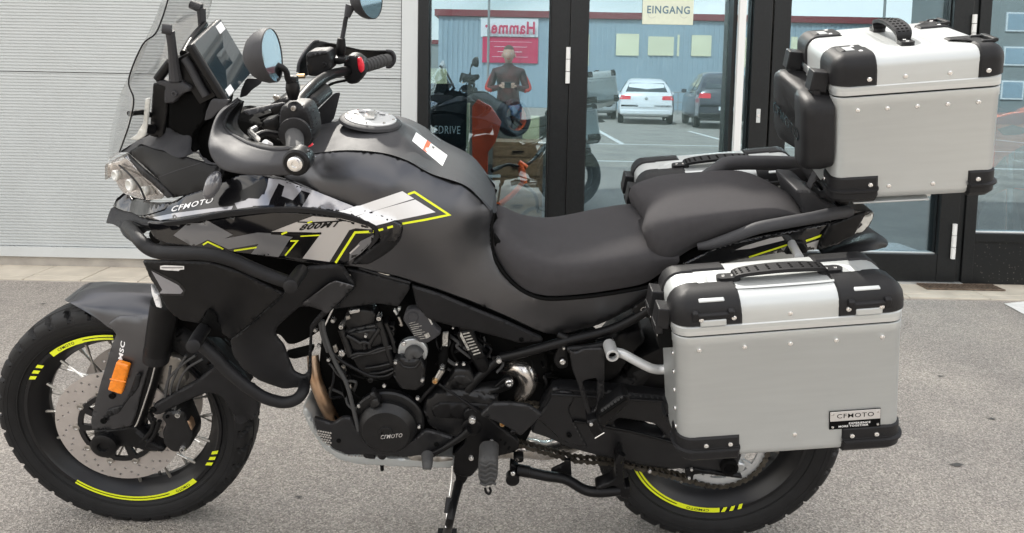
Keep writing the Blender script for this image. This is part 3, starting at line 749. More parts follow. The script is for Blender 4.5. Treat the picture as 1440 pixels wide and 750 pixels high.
def annulus(name, C, s, r0, r1, th, holes, m, parent, slots=(), n=72):
    "flat ring at lateral offset s; holes = (radius, angle, hole radius), slots = (r0,r1,a0,a1)"
    pol = [[(C[0]+r1*math.cos(2*math.pi*i/n), C[2]+r1*math.sin(2*math.pi*i/n)) for i in range(n)]]
    pol.append([(C[0]+r0*math.cos(2*math.pi*i/n), C[2]+r0*math.sin(2*math.pi*i/n)) for i in range(n)])
    for r, a, hr in holes: pol.append([(C[0]+r*math.cos(a)+hr*math.cos(2*math.pi*i/8), C[2]+r*math.sin(a)+hr*math.sin(2*math.pi*i/8)) for i in range(8)])
    for ra, rb, a0, a1 in slots:
        k = 5; pol.append([(C[0]+ra*math.cos(a0+(a1-a0)*i/k), C[2]+ra*math.sin(a0+(a1-a0)*i/k)) for i in range(k+1)]+[(C[0]+rb*math.cos(a1-(a1-a0)*i/k), C[2]+rb*math.sin(a1-(a1-a0)*i/k)) for i in range(k+1)])
    V2, T = triang([np.array(p) for p in pol], .05)
    V, F = solidify(V2, T, np.full(len(V2), s+th/2), np.full(len(V2), s-th/2)); return finish(name, V, F, m, parent, smooth=False)
def rimtext(name, C, s, r0, r1, a0, a1, txt, m, parent, flip=False):
    V2, F = textgeo(txt, .01); V = []
    for u, v in V2:
        a = a0+(a1-a0)*u; r = r0+(r1-r0)*v; V.append((C[0]+r*math.cos(a), -s, C[2]+r*math.sin(a)))
    return finish(name, V, F, m, parent, smooth=False)
def arc(mb, C, s, r0, r1, a0, a1, slant=0.):
    k = max(2, int(abs(a1-a0)/.04))
    for i in range(k):
        t0, t1 = a0+(a1-a0)*i/k, a0+(a1-a0)*(i+1)/k
        mb.add([(C[0]+r*math.cos(t), -s, C[2]+r*math.sin(t)) for r, t in ((r0, t0), (r0, t1), (r1, t1+slant), (r1, t0+slant))], [(0, 1, 2, 3)])
def decals(w_, C, r0, r1, s, sets):
    for sgn, aband0, aband1, athin, ticks in sets:
        mb = MB(); arc(mb, C, s, r0, r1, aband0, aband1)
        arc(mb, C, s, r0+(r1-r0)*.62, r1, aband1, athin); arc(mb, C, s, r0+(r1-r0)*.05, r0+(r1-r0)*.42, aband1, athin)
        for t in ticks: arc(mb, C, s, r0, r1, t, t+sgn*.045, slant=sgn*.035)
        mb.build('rim_decal', M['yellow'], w_, smooth=False)
        mid = aband0+(aband1-aband0)*.5; hw = abs(aband1-aband0)*.26
        rimtext('decal_lettering', C, s+.0008, r0+(r1-r0)*.25, r0+(r1-r0)*.78, mid+hw, mid-hw, 'CFMOTO', M['bannerblack'], w_)

fw, CF = wheel('front_wheel', XF, RF, .115, .249, 2, 'spoked front wheel with twin drilled discs')
sF = .115/2*.70+.0052
A = lambda px, py: ang(px, py, XF, RF, sF)
decals(fw, CF, .2385, .2525, sF, [(1, A(70, 497), A(113, 473), A(158, 467), [A(51, 529)-k_*.083 for k_ in range(3)]), (1, A(280, 680), A(240, 697), A(108, 676), [A(301, 641)-k_*.083 for k_ in range(3)])])
hol = []
for k in range(10):
    for j in range(6): hol.append((.120+.033*((j*.37+.1) % 1), 2*math.pi*(k+j/6)/10, .0038))
annulus('brake_disc', CF, .066, .103, .160, .005, hol, M['discsteel'], fw)
annulus('brake_disc', CF, -.066, .103, .160, .005, hol[::2], M['discsteel'], fw)
annulus('disc_carrier', CF, .071, .030, .100, .007, [], M['rim'], fw, slots=[(.045, .088, 2*math.pi*i/10+.11, 2*math.pi*(i+1)/10-.11) for i in range(10)])
for i in range(10):
    a = 2*math.pi*i/10; c = CF+np.array([.105*math.cos(a), -.062, .105*math.sin(a)]); lathe('disc_bobbin', c, AXY, [(0, .009), (.013, .009), (.014, .006), (.012, .004)], M['dullsteel'], fw, n=12)
rw, CR = wheel('rear_wheel', XR, RR, .150, .228, 1, 'spoked rear wheel with chain sprocket')
sR = .150/2*.70+.0052
A = lambda px, py: ang(px, py, XR, RR, sR)
decals(rw, CR, .2170, .2315, sR, [(-1, A(1012, 724), A(952, 708), A(900, 655), [A(1024, 722)+k_*.095 for k_ in range(3)])])
annulus('sprocket', CR, .085, .045, .113, .007, [], M['silvertube'], rw, slots=[(.066, .094, 2*math.pi*i/10+.09, 2*math.pi*(i+1)/10-.09) for i in range(10)])
lathe('sprocket_carrier', CR+np.array([0, -.05, 0]), AXY, [(0, .06), (.03, .06), (.034, .05), (.034, .02)], M['alutrim'], rw, n=32)
for i in range(5): a = 2*math.pi*i/5+.3; lathe('sprocket_bolt', CR+np.array([.054*math.cos(a), -.088, .054*math.sin(a)]), AXY, [(0, .008), (.008, .008), (.009, .005)], M['steel'], rw, n=6)
mb = MB()
for i in range(44):
    a = 2*math.pi*i/44; mb.add([(XR+r*math.cos(t), -.085+d, RR+r*math.sin(t)) for d in (-.003, .003) for r, t in ((.112, a-.05), (.119, a-.02), (.119, a+.02), (.112, a+.05))], [(0, 1, 2, 3), (7, 6, 5, 4), (0, 3, 7, 4), (1, 0, 4, 5), (2, 1, 5, 6), (3, 2, 6, 7)])
mb.build('sprocket_teeth', M['silvertube'], rw, smooth=False)
setbase(BB)

# ---- chain: closed loop of links round both sprockets
E1, E2, E3, E4, E5, E6 = view(440, 420, 6.25), view(440, 530, 5), view(560, 420, 5), view(620, 540, 3.57), view(770, 440, 3.75), view(840, 610, 5.143)
sc = .085; fs = Q(676, 588, sc); fr = .040; rr_ = .116
path = []
up0 = Q(690, 562, sc); lo0 = Q(740, 628, sc)
path += [np.array([fs[0], fs[2]])+fr*np.array([math.cos(a), math.sin(a)]) for a in np.linspace(rad(265), rad(95), 12)]
path += [np.array([CR[0], CR[2]])+rr_*np.array([math.cos(a), math.sin(a)]) for a in np.linspace(rad(93), rad(-100), 26)]
# sagging lower run
mid = Q(806, 645, sc); path += [np.array([mid[0]+.12, mid[2]-.008]), np.array([mid[0], mid[2]+.0])]
P = resample(np.array(path+[path[0]]), 240); d_ = np.r_[0, np.cumsum(np.linalg.norm(np.diff(P, axis=0), axis=1))]; tot = d_[-1]; nl = int(tot/.0159); nl -= nl % 2
mb = MB()
def lp(t): t = t % tot; return np.array([np.interp(t, d_, P[:, 0]), np.interp(t, d_, P[:, 1])])
for i in range(nl):
    a = lp(tot*i/nl); b = lp(tot*(i+1)/nl); t = (b-a)/np.linalg.norm(b-a); n_ = np.array([-t[1], t[0]]); off = .0095 if i % 2 else .0065
    for sg in (-1, 1):
        pl = []
        for u, v in ((-.35, 0), (-.2, .0062), (.1, .0066), (.5, .0042), (.9, .0066), (1.2, .0062), (1.35, 0), (1.2, -.0062), (.9, -.0066), (.5, -.0042), (.1, -.0066), (-.2, -.0062)):
            q = a+(b-a)*u+n_*v; pl.append(q)
        k = len(pl); y0 = -sc+sg*off; y1 = y0+.0018*sg
        mb.add([(q[0], y0, q[1]) for q in pl]+[(q[0], y1, q[1]) for q in pl], [tuple(range(k)), tuple(range(k, 2*k))[::-1]]+[(j, (j+1) % k, (j+1) % k+k, j+k) for j in range(k)])
    mb.cyl((a[0], -sc-.0125, a[1]), (a[0], -sc+.0125, a[1]), .0034, 6)
o = mb.build('drive_chain', M['chain'], BK, smooth=False); o['kind'] = 'stuff'

# ---- engine
en = part('engine', 'black twin cylinder engine with silver bolts')
def EP(name, outl, m, s, th=.03, edge=.006, r=.006, **k): return skin(name, ws(s, outl), M[m], en, th=th, edge=edge, r=r, step=.03, **k)
EP('crankcase', [(444, 560), (452, 470), (470, 440), (560, 425), (640, 440), (700, 470), (760, 478), (772, 520), (765, 570), (735, 632), (690, 640), (560, 645), (470, 632)], 'deepblack', .075, th=.15)
EP('cylinder_barrel', E1((325, 515), (300, 400), (270, 290), (560, 225), (650, 225), (700, 420), (735, 600), (690, 720), (470, 740), (400, 640), (350, 540)), 'engine', .112)
EP('cylinder_head', E1((290, 285), (262, 200), (300, 110), (330, 85), (520, 105), (560, 150), (560, 228)), 'engine', .108)
EP('head_side_cover', E1((300, 330), (345, 300), (540, 262), (590, 300), (640, 400), (520, 440), (400, 470), (345, 470)), 'engine', .118, th=.01, edge=.005)
for a in (((320, 508), (395, 482), (480, 480), (560, 448), (620, 432), (690, 418)), ((345, 525), (420, 498), (540, 478), (640, 448), (700, 432))): tube('casting_rib', ws(.122, E1(*a)), .0042, M['engine'], en)
for a in (((460, 615), (560, 600), (690, 572)), ((500, 660), (600, 650), (720, 612)), ((500, 690), (640, 680), (720, 640))): tube('casting_rib', ws(.116, E1(*a)), .0036, M['engine'], en)
for a in (((298, 325), (350, 352), (415, 392)), ((500, 395), (540, 335), (590, 262)), ((415, 392), (450, 380), (495, 395)), ((450, 385), (455, 440)), ((495, 395), (500, 430))): tube('casting_rib', ws(.124, E1(*a)), .005, M['engine'], en, smooth=3)
for a, rr1 in ((((578, 195), (615, 300), (650, 420), (700, 560)), .0085), (((248, 270), (290, 380), (330, 500)), .008), (((640, 215), (690, 330), (725, 470)), .005)): tube('head_stud_column', ws(.118, E1(*a)), rr1, M['engine'], en)
for x_, y_, r_ in ((690, 265, 40), (690, 310, 34)): bolt(*E1((x_, y_))[0], .118, r_/6.25, 'engine', en, 'boss', h=.02)
for x_, y_, r_, s_, hh in ((245, 255, 27, .132, .022), (578, 180, 28, .135, .022), (175, 200, 27, .10, .01), (20, 285, 22, .13, .006), (50, 420, 20, .13, .006), (135, 545, 20, .12, .006), (255, 487, 36, .11, .008), (462, 335, 17, .134, .008), (725, 567, 21, .155, .008), (962, 722, 20, .155, .008), (715, 385, 10, .12, .006)):
    bolt(*E1((x_, y_))[0], s_, r_/6.25, 'steel', en, h=hh)
EP('silver_tag', E1((316, 112), (405, 95), (412, 112), (405, 122), (325, 138)), 'steel', .118, th=.004, edge=.001, r=.002)
EP('silver_tag', E1((285, 160), (320, 152), (328, 182), (294, 192)), 'dullsteel', .118, th=.004, edge=.001, r=.001)
EP('bright_fitting', E1((705, 110), (722, 98), (748, 140), (732, 150)), 'alutrim', .13, th=.008, edge=.001, r=.001)
EP('bright_fitting', E1((742, 88), (768, 82), (770, 100), (752, 118)), 'alutrim', .13, th=.008, edge=.001, r=.001)
tube('wire', ws(.14, E1((755, 165), (770, 200), (782, 235), (765, 225))), .003, M['dullsteel'], en)
# sensor box and hose clamp
bx = skin('sensor_box', ws(.150, E3((32, 150), (50, 95), (80, 78), (150, 78), (195, 98), (258, 205), (302, 248), (262, 282), (200, 318), (150, 312), (118, 280))), M['greyplastic'], en, th=.02, edge=.003, r=.006, step=.03)
lathe('box_boss', Q(*E3((103, 130))[0], .151), AXY, [(-.01, .0125), (.0015, .0125), (.0025, .0115), (.0012, .0105), (.0012, .004)], M['greyplastic'], en, n=24)
for i in range(9):
    yy = 165+i*14; decal('print_line', [bx], E3((75+i*6, yy+8), (120+i*8+(i % 3)*14, yy-4), (121+i*8+(i % 3)*14, yy), (76+i*6, yy+12)), M['label'], en)
decal('data_mark', [bx], E3((182, 252), (212, 238), (226, 266), (196, 282)), M['label'], en)
decal('data_mark', [bx], E3((190, 98), (200, 96), (243, 180), (234, 186)), M['label'], en)
lathe('hose_clamp', Q(*E3((107, 355))[0], .118), AXY, [(0, .035), (.012, .035), (.014, .033), (.014, .018), (0, .018)], M['alutrim'], en, n=32)
bolt(*E3((38, 322))[0], .138, 4, 'steel', en)
tube('coolant_hose', ws(.135, E3((150, 395), (120, 365), (90, 375), (80, 420), (84, 470))), .0135, M['softrubber'], en)
EP('water_pump_cover', [(553, 508), (562, 503), (576, 507), (592, 505), (598, 520), (596, 545), (582, 552), (562, 548), (552, 530)], 'engine', .152, edge=.007)
tube('pump_ridge', ws(.153, E1((755, 545), (800, 600), (905, 602), (945, 545))), .003, M['engine'], en, smooth=2)
# alternator cover
c = Q(545, 597, .165)
lathe('alternator_flange', Q(547, 590, .12), AXY, [(0, .088), (.012, .088), (.016, .084), (.016, .05)], M['engine'], en, n=48)
ac = lathe('alternator_cover', Q(546, 596, .13), AXY, [(0, .0725), (.018, .071), (.031, .060), (.034, .0565), (.034, .018), (.037, .017), (.037, .011), (.034, .0095), (.034, 0)], M['engine'], en, n=56, angle=25)
text_on('lettering', [ac], 'CFMOTO', (535.2, 617.5), (30.5, -3), (0.4, -5.6), M['silverdecal'], en, bold=.012, shear=.15)
EP('cover_fin', E2((400, 122), (425, 112), (475, 205), (455, 215), (402, 240)), 'engine', .163, th=.02, edge=.004)
for x_, y_, r_, s_ in ((500, 68, 17, .145), (735, 157, 17, .145), (745, 357, 16, .145), (320, 210, 17, .14), (768, 30, 16, .155), (325, 385, 7, .14), (453, 462, 7, .14), (405, 30, 22, .12)): bolt(*E2((x_, y_))[0], s_, r_/5, 'steel' if r_ < 20 else 'engine', en)
# front sprocket cover and box above
EP('sprocket_cover', [(594, 580), (598, 565), (610, 555), (628, 551), (662, 552), (700, 560), (705, 600), (680, 612), (650, 620), (622, 614), (602, 600)], 'engine', .135, edge=.01)
EP('cover_inset', [(606, 575), (618, 567), (690, 570), (700, 580), (690, 592), (640, 590), (610, 588)], 'blackpl', .140, th=.01, edge=.004)
EP('upper_casing', E3((300, 650), (335, 600), (385, 520), (400, 500), (500, 505), (520, 540), (550, 600), (545, 620), (500, 640)), 'engine', .128, edge=.006)
EP('upper_casing_inset', E3((345, 612), (395, 545), (485, 540), (525, 595), (500, 612)), 'engine', .131, th=.01, edge=.004)
EP('casing_ridge', E3((330, 668), (480, 655), (700, 635), (760, 600), (790, 590), (650, 690), (560, 700)), 'engine', .128, edge=.005)
# small details between cylinder and cover
tube('injector_rail', ws(.11, E3((332, 235), (330, 350), (318, 400), (310, 470))), [.011, .008, .012, .010], M['deepblack'], en)
EP('white_sleeve', E3((313, 245), (352, 243), (346, 338), (310, 338)), 'label', .125, th=.006, edge=.002, r=.002)
bolt(*E3((308, 490))[0], .132, 4.6, 'steel', en, h=.01)
for x_, y_, r_ in ((168, 580, 17), (135, 705, 17), (460, 465, 16), (410, 465, 12), (385, 210, 9)): bolt(*E3((x_, y_))[0], .14, r_/5, 'steel', en)
tube('shift_link', ws(.142, E3((298, 500), (265, 560))), .004, M['steel'], en); tube('shift_link', ws(.142, E3((318, 505), (275, 575))), .004, M['dullsteel'], en)
bolt(*E3((258, 587))[0], .15, 5.2, 'brass', en, h=.01)
tube('shift_rod', ws(.15, E3((285, 600), (380, 665), (480, 735), (560, 790))), [.0035, .003, .004, .0045], M['blackpl'], en)
tube('frame_bracket', ws(.128, E3((258, 600), (200, 665), (150, 720))), .005, M['blackpl'], en)
# random hoses and wires so that the gaps are not empty
for k in range(16):
    x0 = random.uniform(600, 690); y0 = random.uniform(462, 520); pts = [(x0, y0, .095)]
    for j in range(3): x0 += random.uniform(-14, 20); y0 += random.uniform(2, 18); pts.append((x0, y0, random.uniform(.085, .12)))
    tube('wiring', pts, random.choice((.0025, .0035, .005)), M[random.choice(('deepblack', 'blackpl', 'softrubber'))], en, n=7, smooth=4)
for k in range(14):
    x0 = random.uniform(462, 500); y0 = random.uniform(500, 590); pts = [(x0, y0, .10)]
    for j in range(3): x0 += random.uniform(-8, 22); y0 += random.uniform(0, 20); pts.append((x0, y0, random.uniform(.085, .13)))
    tube('wiring', pts, random.choice((.0025, .0035)), M[random.choice(('deepblack', 'blackpl', 'softrubber'))], en, n=7, smooth=4)
for k in range(10):
    x0 = random.uniform(700, 780); y0 = random.uniform(478, 530); pts = [(x0, y0, .07)]
    for j in range(3): x0 += random.uniform(-12, 20); y0 += random.uniform(-6, 14); pts.append((x0, y0, random.uniform(.06, .1)))
    tube('wiring', pts, random.choice((.0025, .004)), M[random.choice(('deepblack', 'blackpl'))], en, n=7, smooth=4)
for k in range(5):
    x_, y_ = 468+k*5+random.uniform(-2, 2), 488+k*14; EP('bright_fitting', [(x_, y_), (x_+5, y_-3), (x_+8, y_+6), (x_+3, y_+10)], 'dullsteel', .10, th=.004, edge=.001, r=.001)
tube('clutch_cable', ws(.15, E1((85, 190), (100, 300), (150, 450), (215, 600), (300, 760))+E2((300, 290), (320, 380))), .0048, M['softrubber'], en)
tube('clutch_cable', ws(.148, E1((60, 200), (78, 310), (130, 470))), .004, M['softrubber'], en)
tube('coolant_pipe', ws(.14, E1((150, 455), (240, 540), (360, 610), (480, 670), (570, 690))), .0042, M['blackpl'], en)
# exhaust
ex = part('exhaust', 'heat tinted exhaust pipes')
tube('header_pipe', [(440, 500, .07), (443, 530, .09), (452, 556, .10), (462, 578, .095), (474, 600, .06)], [.014, .0155, .0165, .0165, .0165], M['copper'], ex)
tube('header_pipe', [(462, 488, .05), (458, 510, .06), (462, 540, .05), (480, 575, .03)], .014, M['copper'], ex)
tube('link_pipe', [(700, 522, .03), (718, 516, .06), (735, 520, .075), (742, 538, .075), (733, 552, .06), (718, 560, .03)], [.02, .024, .026, .026, .024, .02], M['exhaust'], ex)
tube('silencer_pipe', [(700, 632, 0), (740, 630, .01), (775, 632, -.02), (830, 610, -.09)], [.024, .026, .026, .03], M['exhaust'], ex)
tube('silencer', [(900, 540, -.20), (1010, 490, -.22), (1090, 470, -.22)], [.045, .055, .05], M['blackpl'], ex)
# label canister
tube('canister', [(652, 455, .11), (665, 487, .115), (678, 512, .11), (682, 522, .10)], [.016, .017, .017, .012], M['blackpl'], en)
cb = skin('canister_label', ws(.132, E3((420, 238), (510, 222), (608, 405), (600, 420), (530, 440))), M['blackpl'], en, th=.004, edge=.001, r=.002)
decal('label_edge', [cb], E3((422, 238), (440, 234), (545, 436), (530, 439)), M['label'], en)
for i in range(8):
    t = i/8; decal('print_line', [cb], E3((452+t*85, 245+t*165), (500+t*88, 235+t*160), (504+t*88, 243+t*160), (456+t*85, 254+t*165)), M['label'], en)
# ---- skid plate
sk = part('skid_plate', 'black guard over a silver aluminium pan')
g1 = skin('guard_cover', ws(None, [(*p, .155) for p in E2((0, 285), (60, 310), (140, 335), (200, 290), (265, 288), (300, 370), (370, 440), (480, 492), (600, 500), (700, 455), (790, 378), (880, 400), (995, 437), (920, 500), (860, 540), (680, 572), (520, 565), (350, 552), (240, 555), (150, 515), (60, 450), (22, 380))]), M['satin'], sk, th=.006, edge=.004, r=.01)
skin('aluminium_pan', [(*p, .13) for p in E2((-70, 210), (-40, 230), (10, 330), (60, 440), (150, 515), (240, 555), (340, 560), (560, 575), (680, 580), (780, 590), (1000, 570), (1000, 652), (560, 638), (300, 620), (180, 590), (70, 510), (-20, 380), (-75, 260))], M['alu'], sk, th=.24, edge=.006, r=.01)
for j in range(7):
    for i in range(6):
        x_, y_ = 32+i*17+(j % 2)*8, 362+j*17+i*3.2
        if y_ < 360+(x_-20)*.25 or y_ > 395+(x_-20)*1.15: continue
        c_ = Q(*E2((x_, y_))[0], .1555); lathe('vent_hole_edge', c_, AXY, [(0, .0028), (.001, .0028)], M['steel'], sk, n=6)
for x_, y_ in ((250, 553), (275, 557), (300, 559), (325, 557), (345, 552)): lathe('vent_hole_edge', Q(*E2((x_, y_))[0], .156), AXY, [(0, .0022), (.001, .0022)], M['steel'], sk, n=6)
for x_, y_ in ((180, 455), (868, 480)): bolt(*E2((x_, y_))[0], .158, 4, 'deepblack', sk, h=.004)
EP('lower_bracket', E2((350, 545), (420, 537), (440, 585), (360, 575)), 'matte', .15, th=.01, edge=.002)
EP('lower_bracket', E2((445, 545), (500, 540), (522, 560), (500, 590), (465, 585)), 'matte', .15, th=.01, edge=.002)
tube('drain_bolt', ws(.05, E2((485, 625), (488, 655))), .005, M['blackpl'], sk)
EP('silver_bracket', E2((662, 560), (690, 545), (780, 560), (985, 570), (985, 590), (890, 600), (690, 590)), 'dullsteel', .155, th=.005, edge=.001, r=.002)

# ---- frame, brackets, stands
fr = part('frame', 'black tubular frame with brackets')
tube('subframe_tube', [(705, 503, .11), (740, 495, .12), (799, 479, .13), (857, 464, .13), (893, 447, .13), (930, 424, .13), (990, 395, .11)], .0115, M['blackpl'], fr)
tube('frame_tube', [(785, 470, .12), (800, 478, .13)], .009, M['blackpl'], fr); tube('frame_tube', [(700, 505, .10), (660, 545, .12), (650, 585, .12)], .012, M['blackpl'], fr)
tube('frame_tube', [(700, 506, .10), (715, 500, .11)], [.009, .0085], M['dullsteel'], fr)
skin('bracket_plate', ws(.12, [(560+x/5, 420+y/5) for x, y in ((600, 690), (700, 600), (745, 560), (790, 555), (820, 600), (790, 640), (720, 665), (640, 700))]), M['blackpl'], fr, th=.01, edge=.002)
bolt(*E3((708, 442))[0], .125, 5.2, 'steel', fr, h=.012); bolt(*E3((780, 605))[0], .135, 6.8, 'steel', fr, h=.01)
lathe('swingarm_collar', Q(664, 594, .13), AXY, [(0, .024), (.02, .024), (.022, .02), (.022, .012)], M['blackpl'], fr, n=24); bolt(664, 593, .158, 6.6, 'steel', fr, h=.012)
skin('footrest_plate', ws(.148, E4((110, 150), (130, 128), (180, 122), (290, 215), (385, 285), (396, 310), (375, 345), (290, 365), (210, 400), (150, 470), (110, 470), (60, 450), (70, 350), (120, 300), (130, 220))), M['blackpl'], fr, th=.01, edge=.003, r=.008)
for i in range(3):
    for j in range(2): lathe('plate_hole', Q(*E4((300+j*25+i*20, 282+i*22+j*14))[0], .149), AXY, [(0, .0028), (.0006, .0028)], M['deepblack'], fr, n=8)
skin('heel_guard', ws(.19, E4((195, 162), (255, 102), (350, 100), (442, 112), (512, 160), (455, 215), (400, 266), (345, 228), (290, 197))), M['satin'], fr, th=.006, edge=.004, r=.006)
bolt(*E4((235, 165))[0], .192, 3.5, 'blackpl', fr); bolt(*E4((362, 247))[0], .192, 4.5, 'blackpl', fr); bolt(*E4((308, 206))[0], .17, 5, 'brass', fr, h=.012)
for x_, y_, r_, s_ in ((255, 298, 15, .155), (152, 378, 17, .155), (645, 262, 16, .12)): bolt(*E4((x_, y_))[0], s_, r_/3.57, 'steel' if x_ < 600 else 'deepblack', fr, h=.008)
# rider footpeg
fp = part('rider_footpeg', 'black rubber rider footpeg')
tube('peg_arm', [(684, 628, .14), (684, 640, .17), (685, 652, .19)], .012, M['blackpl'], fp)
pg = skin('peg_rubber', ws(.235, E4((186, 400), (205, 378), (265, 376), (288, 395), (284, 490), (262, 522), (215, 524), (186, 495))), M['softrubber'], fp, th=.05, edge=.012, r=.01)
for i in range(5): tube('tread_rib', ws(.236, E4((196, 400+i*24), (225, 412+i*24), (250, 398+i*24), (276, 408+i*24))), .0028, M['softrubber'], fp, n=8)
tube('feeler_loop', ws(.24, E4((222, 525), (228, 545), (242, 552), (250, 538), (245, 522))), .003, M['blackpl'], fp)
# gear lever
gl = part('gear_lever'); tube('lever_arm', ws(.165, [(600, 642), (618, 634), (645, 617), (660, 605)]), [.008, .007, .0085, .01], M['blackpl'], gl)
tube('toe_rubber', [(601, 640, .19), (601, 652, .215), (600.5, 660, .225)], [.0145, .0125, .0105], M['softrubber'], gl)
# side stand
ss = part('side_stand', 'black side stand with spring')
skin('stand_bracket', ws(.12, E4((55, 345), (105, 350), (135, 400), (145, 440), (130, 490), (100, 520), (70, 510), (75, 470), (60, 440))), M['blackpl'], ss, th=.03, edge=.004)
bolt(*E4((100, 447))[0], .145, 6.5, 'steel', ss, h=.015)
foot = G(628, 762); foot = np.array([foot[0], foot@nY, foot@nZ])
tube('stand_leg', [Q(645, 680, .14), Q(640, 700, .18), Q(632, 735, .235), foot+np.array([0, 0, .02])], [.012, .0105, .010, .012], M['blackpl'], ss, raw=True)
MB().box(foot+np.array([0, 0, .008]), (.05, .06, .014)).build('stand_foot', M['blackpl'], ss)
tube('spring_sleeve', [(632, 700, .19), (629, 722, .215)], .0085, M['matte'], ss); tube('spring_wire', [(636, 655, .15), (635, 675, .165), (632, 698, .185)], .0022, M['steel'], ss)
tube('spring_wire', [(629, 722, .215), (627, 742, .235)], .0028, M['steel'], ss)
# centre stand
cs = part('centre_stand', 'black centre stand folded up')
lathe('pivot', Q(721, 668, .12), AXY, [(0, .017), (.02, .017), (.022, .013), (.022, .005)], M['blackpl'], cs, n=20); bolt(*E4((362, 455))[0], .145, 4, 'steel', cs)
skin('stand_hook', ws(.12, E4((345, 400), (385, 420), (400, 460), (352, 502), (345, 470))), M['blackpl'], cs, th=.02, edge=.003)
tube('stand_tube', [(730, 661, .12), (765, 669, .13), (795, 674, .13), (820, 688, .14), (840, 692, .15), (872, 690, .15)], [.013, .0125, .0125, .0125, .013, .012], M['blackpl'], cs)
tube('stand_collar', [(728, 661, .12), (745, 664, .125)], [.0145, .0145], M['blackpl'], cs, smooth=0)
skin('gusset', ws(.11, E4((545, 440), (622, 402), (622, 385), (652, 385), (658, 482))), M['blackpl'], cs, th=.008, edge=.001)
skin('stand_shoe', ws(.155, E6((180, 130), (200, 180), (190, 300), (205, 400), (245, 380), (235, 480), (170, 470), (135, 380), (60, 400), (-10, 430), (-10, 390), (100, 350), (135, 320), (130, 200), (160, 130))), M['blackpl'], cs, th=.03, edge=.004)
tube('foot_pad', ws(.175, E6((178, 145), (150, 200))), .009, M['blackpl'], cs)
bolt(727, 647, .12, 4, 'steel', cs); skin('sensor_block', ws(.12, E4((360, 370), (415, 366), (416, 396), (370, 400))), M['blackpl'], cs, th=.02, edge=.002)

# ---- swingarm and covers
sw = part('swingarm', 'black swingarm with chain guard')
skin('arm', [(*p, .112) for p in [(745, 610), (763, 569), (778, 545), (860, 552), (945, 560), (1010, 590), (1045, 640), (1035, 668), (975, 664), (905, 656), (840, 643), (800, 632), (770, 618)]], M['satin'], sw, th=.03, edge=.010, r=.012,
     holes=[ws(.112, E5((370, 562), (560, 590), (600, 630), (620, 655), (345, 600)))])
skin('arm_inner', ws(.05, [(770, 560), (850, 560), (905, 600), (1010, 630), (1010, 662), (905, 652), (800, 625)]), M['deepblack'], sw, th=.02, edge=.003, holes=[ws(.05, E5((520, 590), (560, 585), (595, 625), (530, 612)))])
skin('pivot_cover', ws(.118, E5((0, 480), (20, 432), (60, 412), (130, 420), (145, 450), (110, 520), (130, 560), (215, 718), (120, 700), (60, 670), (0, 610), (-60, 560))), M['satin'], sw, th=.008, edge=.005)
tube('arm_ridge', ws(.117, E5((140, 572), (215, 582), (330, 605), (480, 635), (680, 690))), .004, M['blackpl'], sw); tube('arm_ridge', ws(.122, E5((20, 430), (200, 440), (400, 455), (640, 470))), .004, M['matte'], sw)
bolt(*E5((113, 650))[0], .126, 4, 'deepblack', sw)
skin('chain_guard', ws(.10, E6((-30, 55), (200, 100), (580, 170), (720, 250), (540, 265), (300, 240), (0, 165))), M['blackpl'], sw, th=.02, edge=.006)
skin('axle_block', ws(.118, E6((640, 260), (710, 255), (760, 265), (1050, 310), (1045, 328), (760, 292), (700, 300), (690, 340), (650, 340), (640, 300))), M['blackpl'], sw, th=.01, edge=.002, r=.003)
for x_, y_, r_ in ((380, 278, 18), (683, 266, 15), (665, 327, 16)): bolt(*E6((x_, y_))[0], .125, r_/5.14, 'steel', sw)
lathe('axle_nut', Q(*E6((950, 232))[0], .115), AXY, [(-.02, .022), (.01, .022), (.012, .016), (.004, .012)], M['deepblack'], sw, n=24)
skin('axle_carrier', ws(.105, E6((780, 240), (900, 200), (1010, 205), (1080, 230), (1060, 280), (1000, 300), (860, 275))), M['alutrim'], sw, th=.01, edge=.004)
# inner mudguard, hugger and a black gap filler over the swingarm
skin('inner_mudguard', [(845, 500, .05), (870, 470, .05), (903, 462, .04), (908, 480, .05), (890, 500, .06), (870, 530, .06), (845, 545, .06)], M['blackpl'], sw, th=.10, edge=.006)
skin('hugger', [(875, 540, .06), (895, 505, .07), (935, 485, .08), (950, 500, .08), (950, 548, .08), (900, 550, .07)], M['blackpl'], sw, th=.14, edge=.01)
skin('arm_gap_filler', ws(.04, [(752, 470), (800, 468), (842, 480), (850, 545), (775, 552), (758, 520)]), M['deepblack'], sw, th=.06, edge=.004)  # deep black filler added where bright ground showed through
# ---- pillion footrest bracket and peg
pb = part('pillion_bracket', 'black pillion footrest bracket')
skin('bracket', ws(.165, E5((112, 195), (150, 215), (185, 192), (300, 188), (302, 300), (298, 430), (272, 535), (250, 548), (215, 560), (160, 380), (130, 300))), M['satin'], pb, th=.012, edge=.003, r=.01, holes=[ws(.165, E5((184, 362), (262, 345), (264, 470), (252, 510), (230, 526)))])
tube('bracket_top', ws(.15, E5((105, 195), (130, 190), (200, 185), (260, 175), (340, 158))), .008, M['blackpl'], pb)
bolt(*E5((80, 263))[0], .14, 5, 'steel', pb); bolt(*E5((86, 190))[0], .14, 2.4, 'steel', pb)
skin('mount_plate', ws(.13, E5((60, 175), (100, 190), (110, 290), (60, 300), (30, 260))), M['blackpl'], pb, th=.01, edge=.002)
skin('peg_mount', ws(.19, E5((205, 575), (262, 560), (275, 600), (300, 640), (255, 668), (225, 630))), M['blackpl'], pb, th=.04, edge=.004, r=.004)
bolt(*E5((230, 592))[0], .195, 3.4, 'steel', pb)
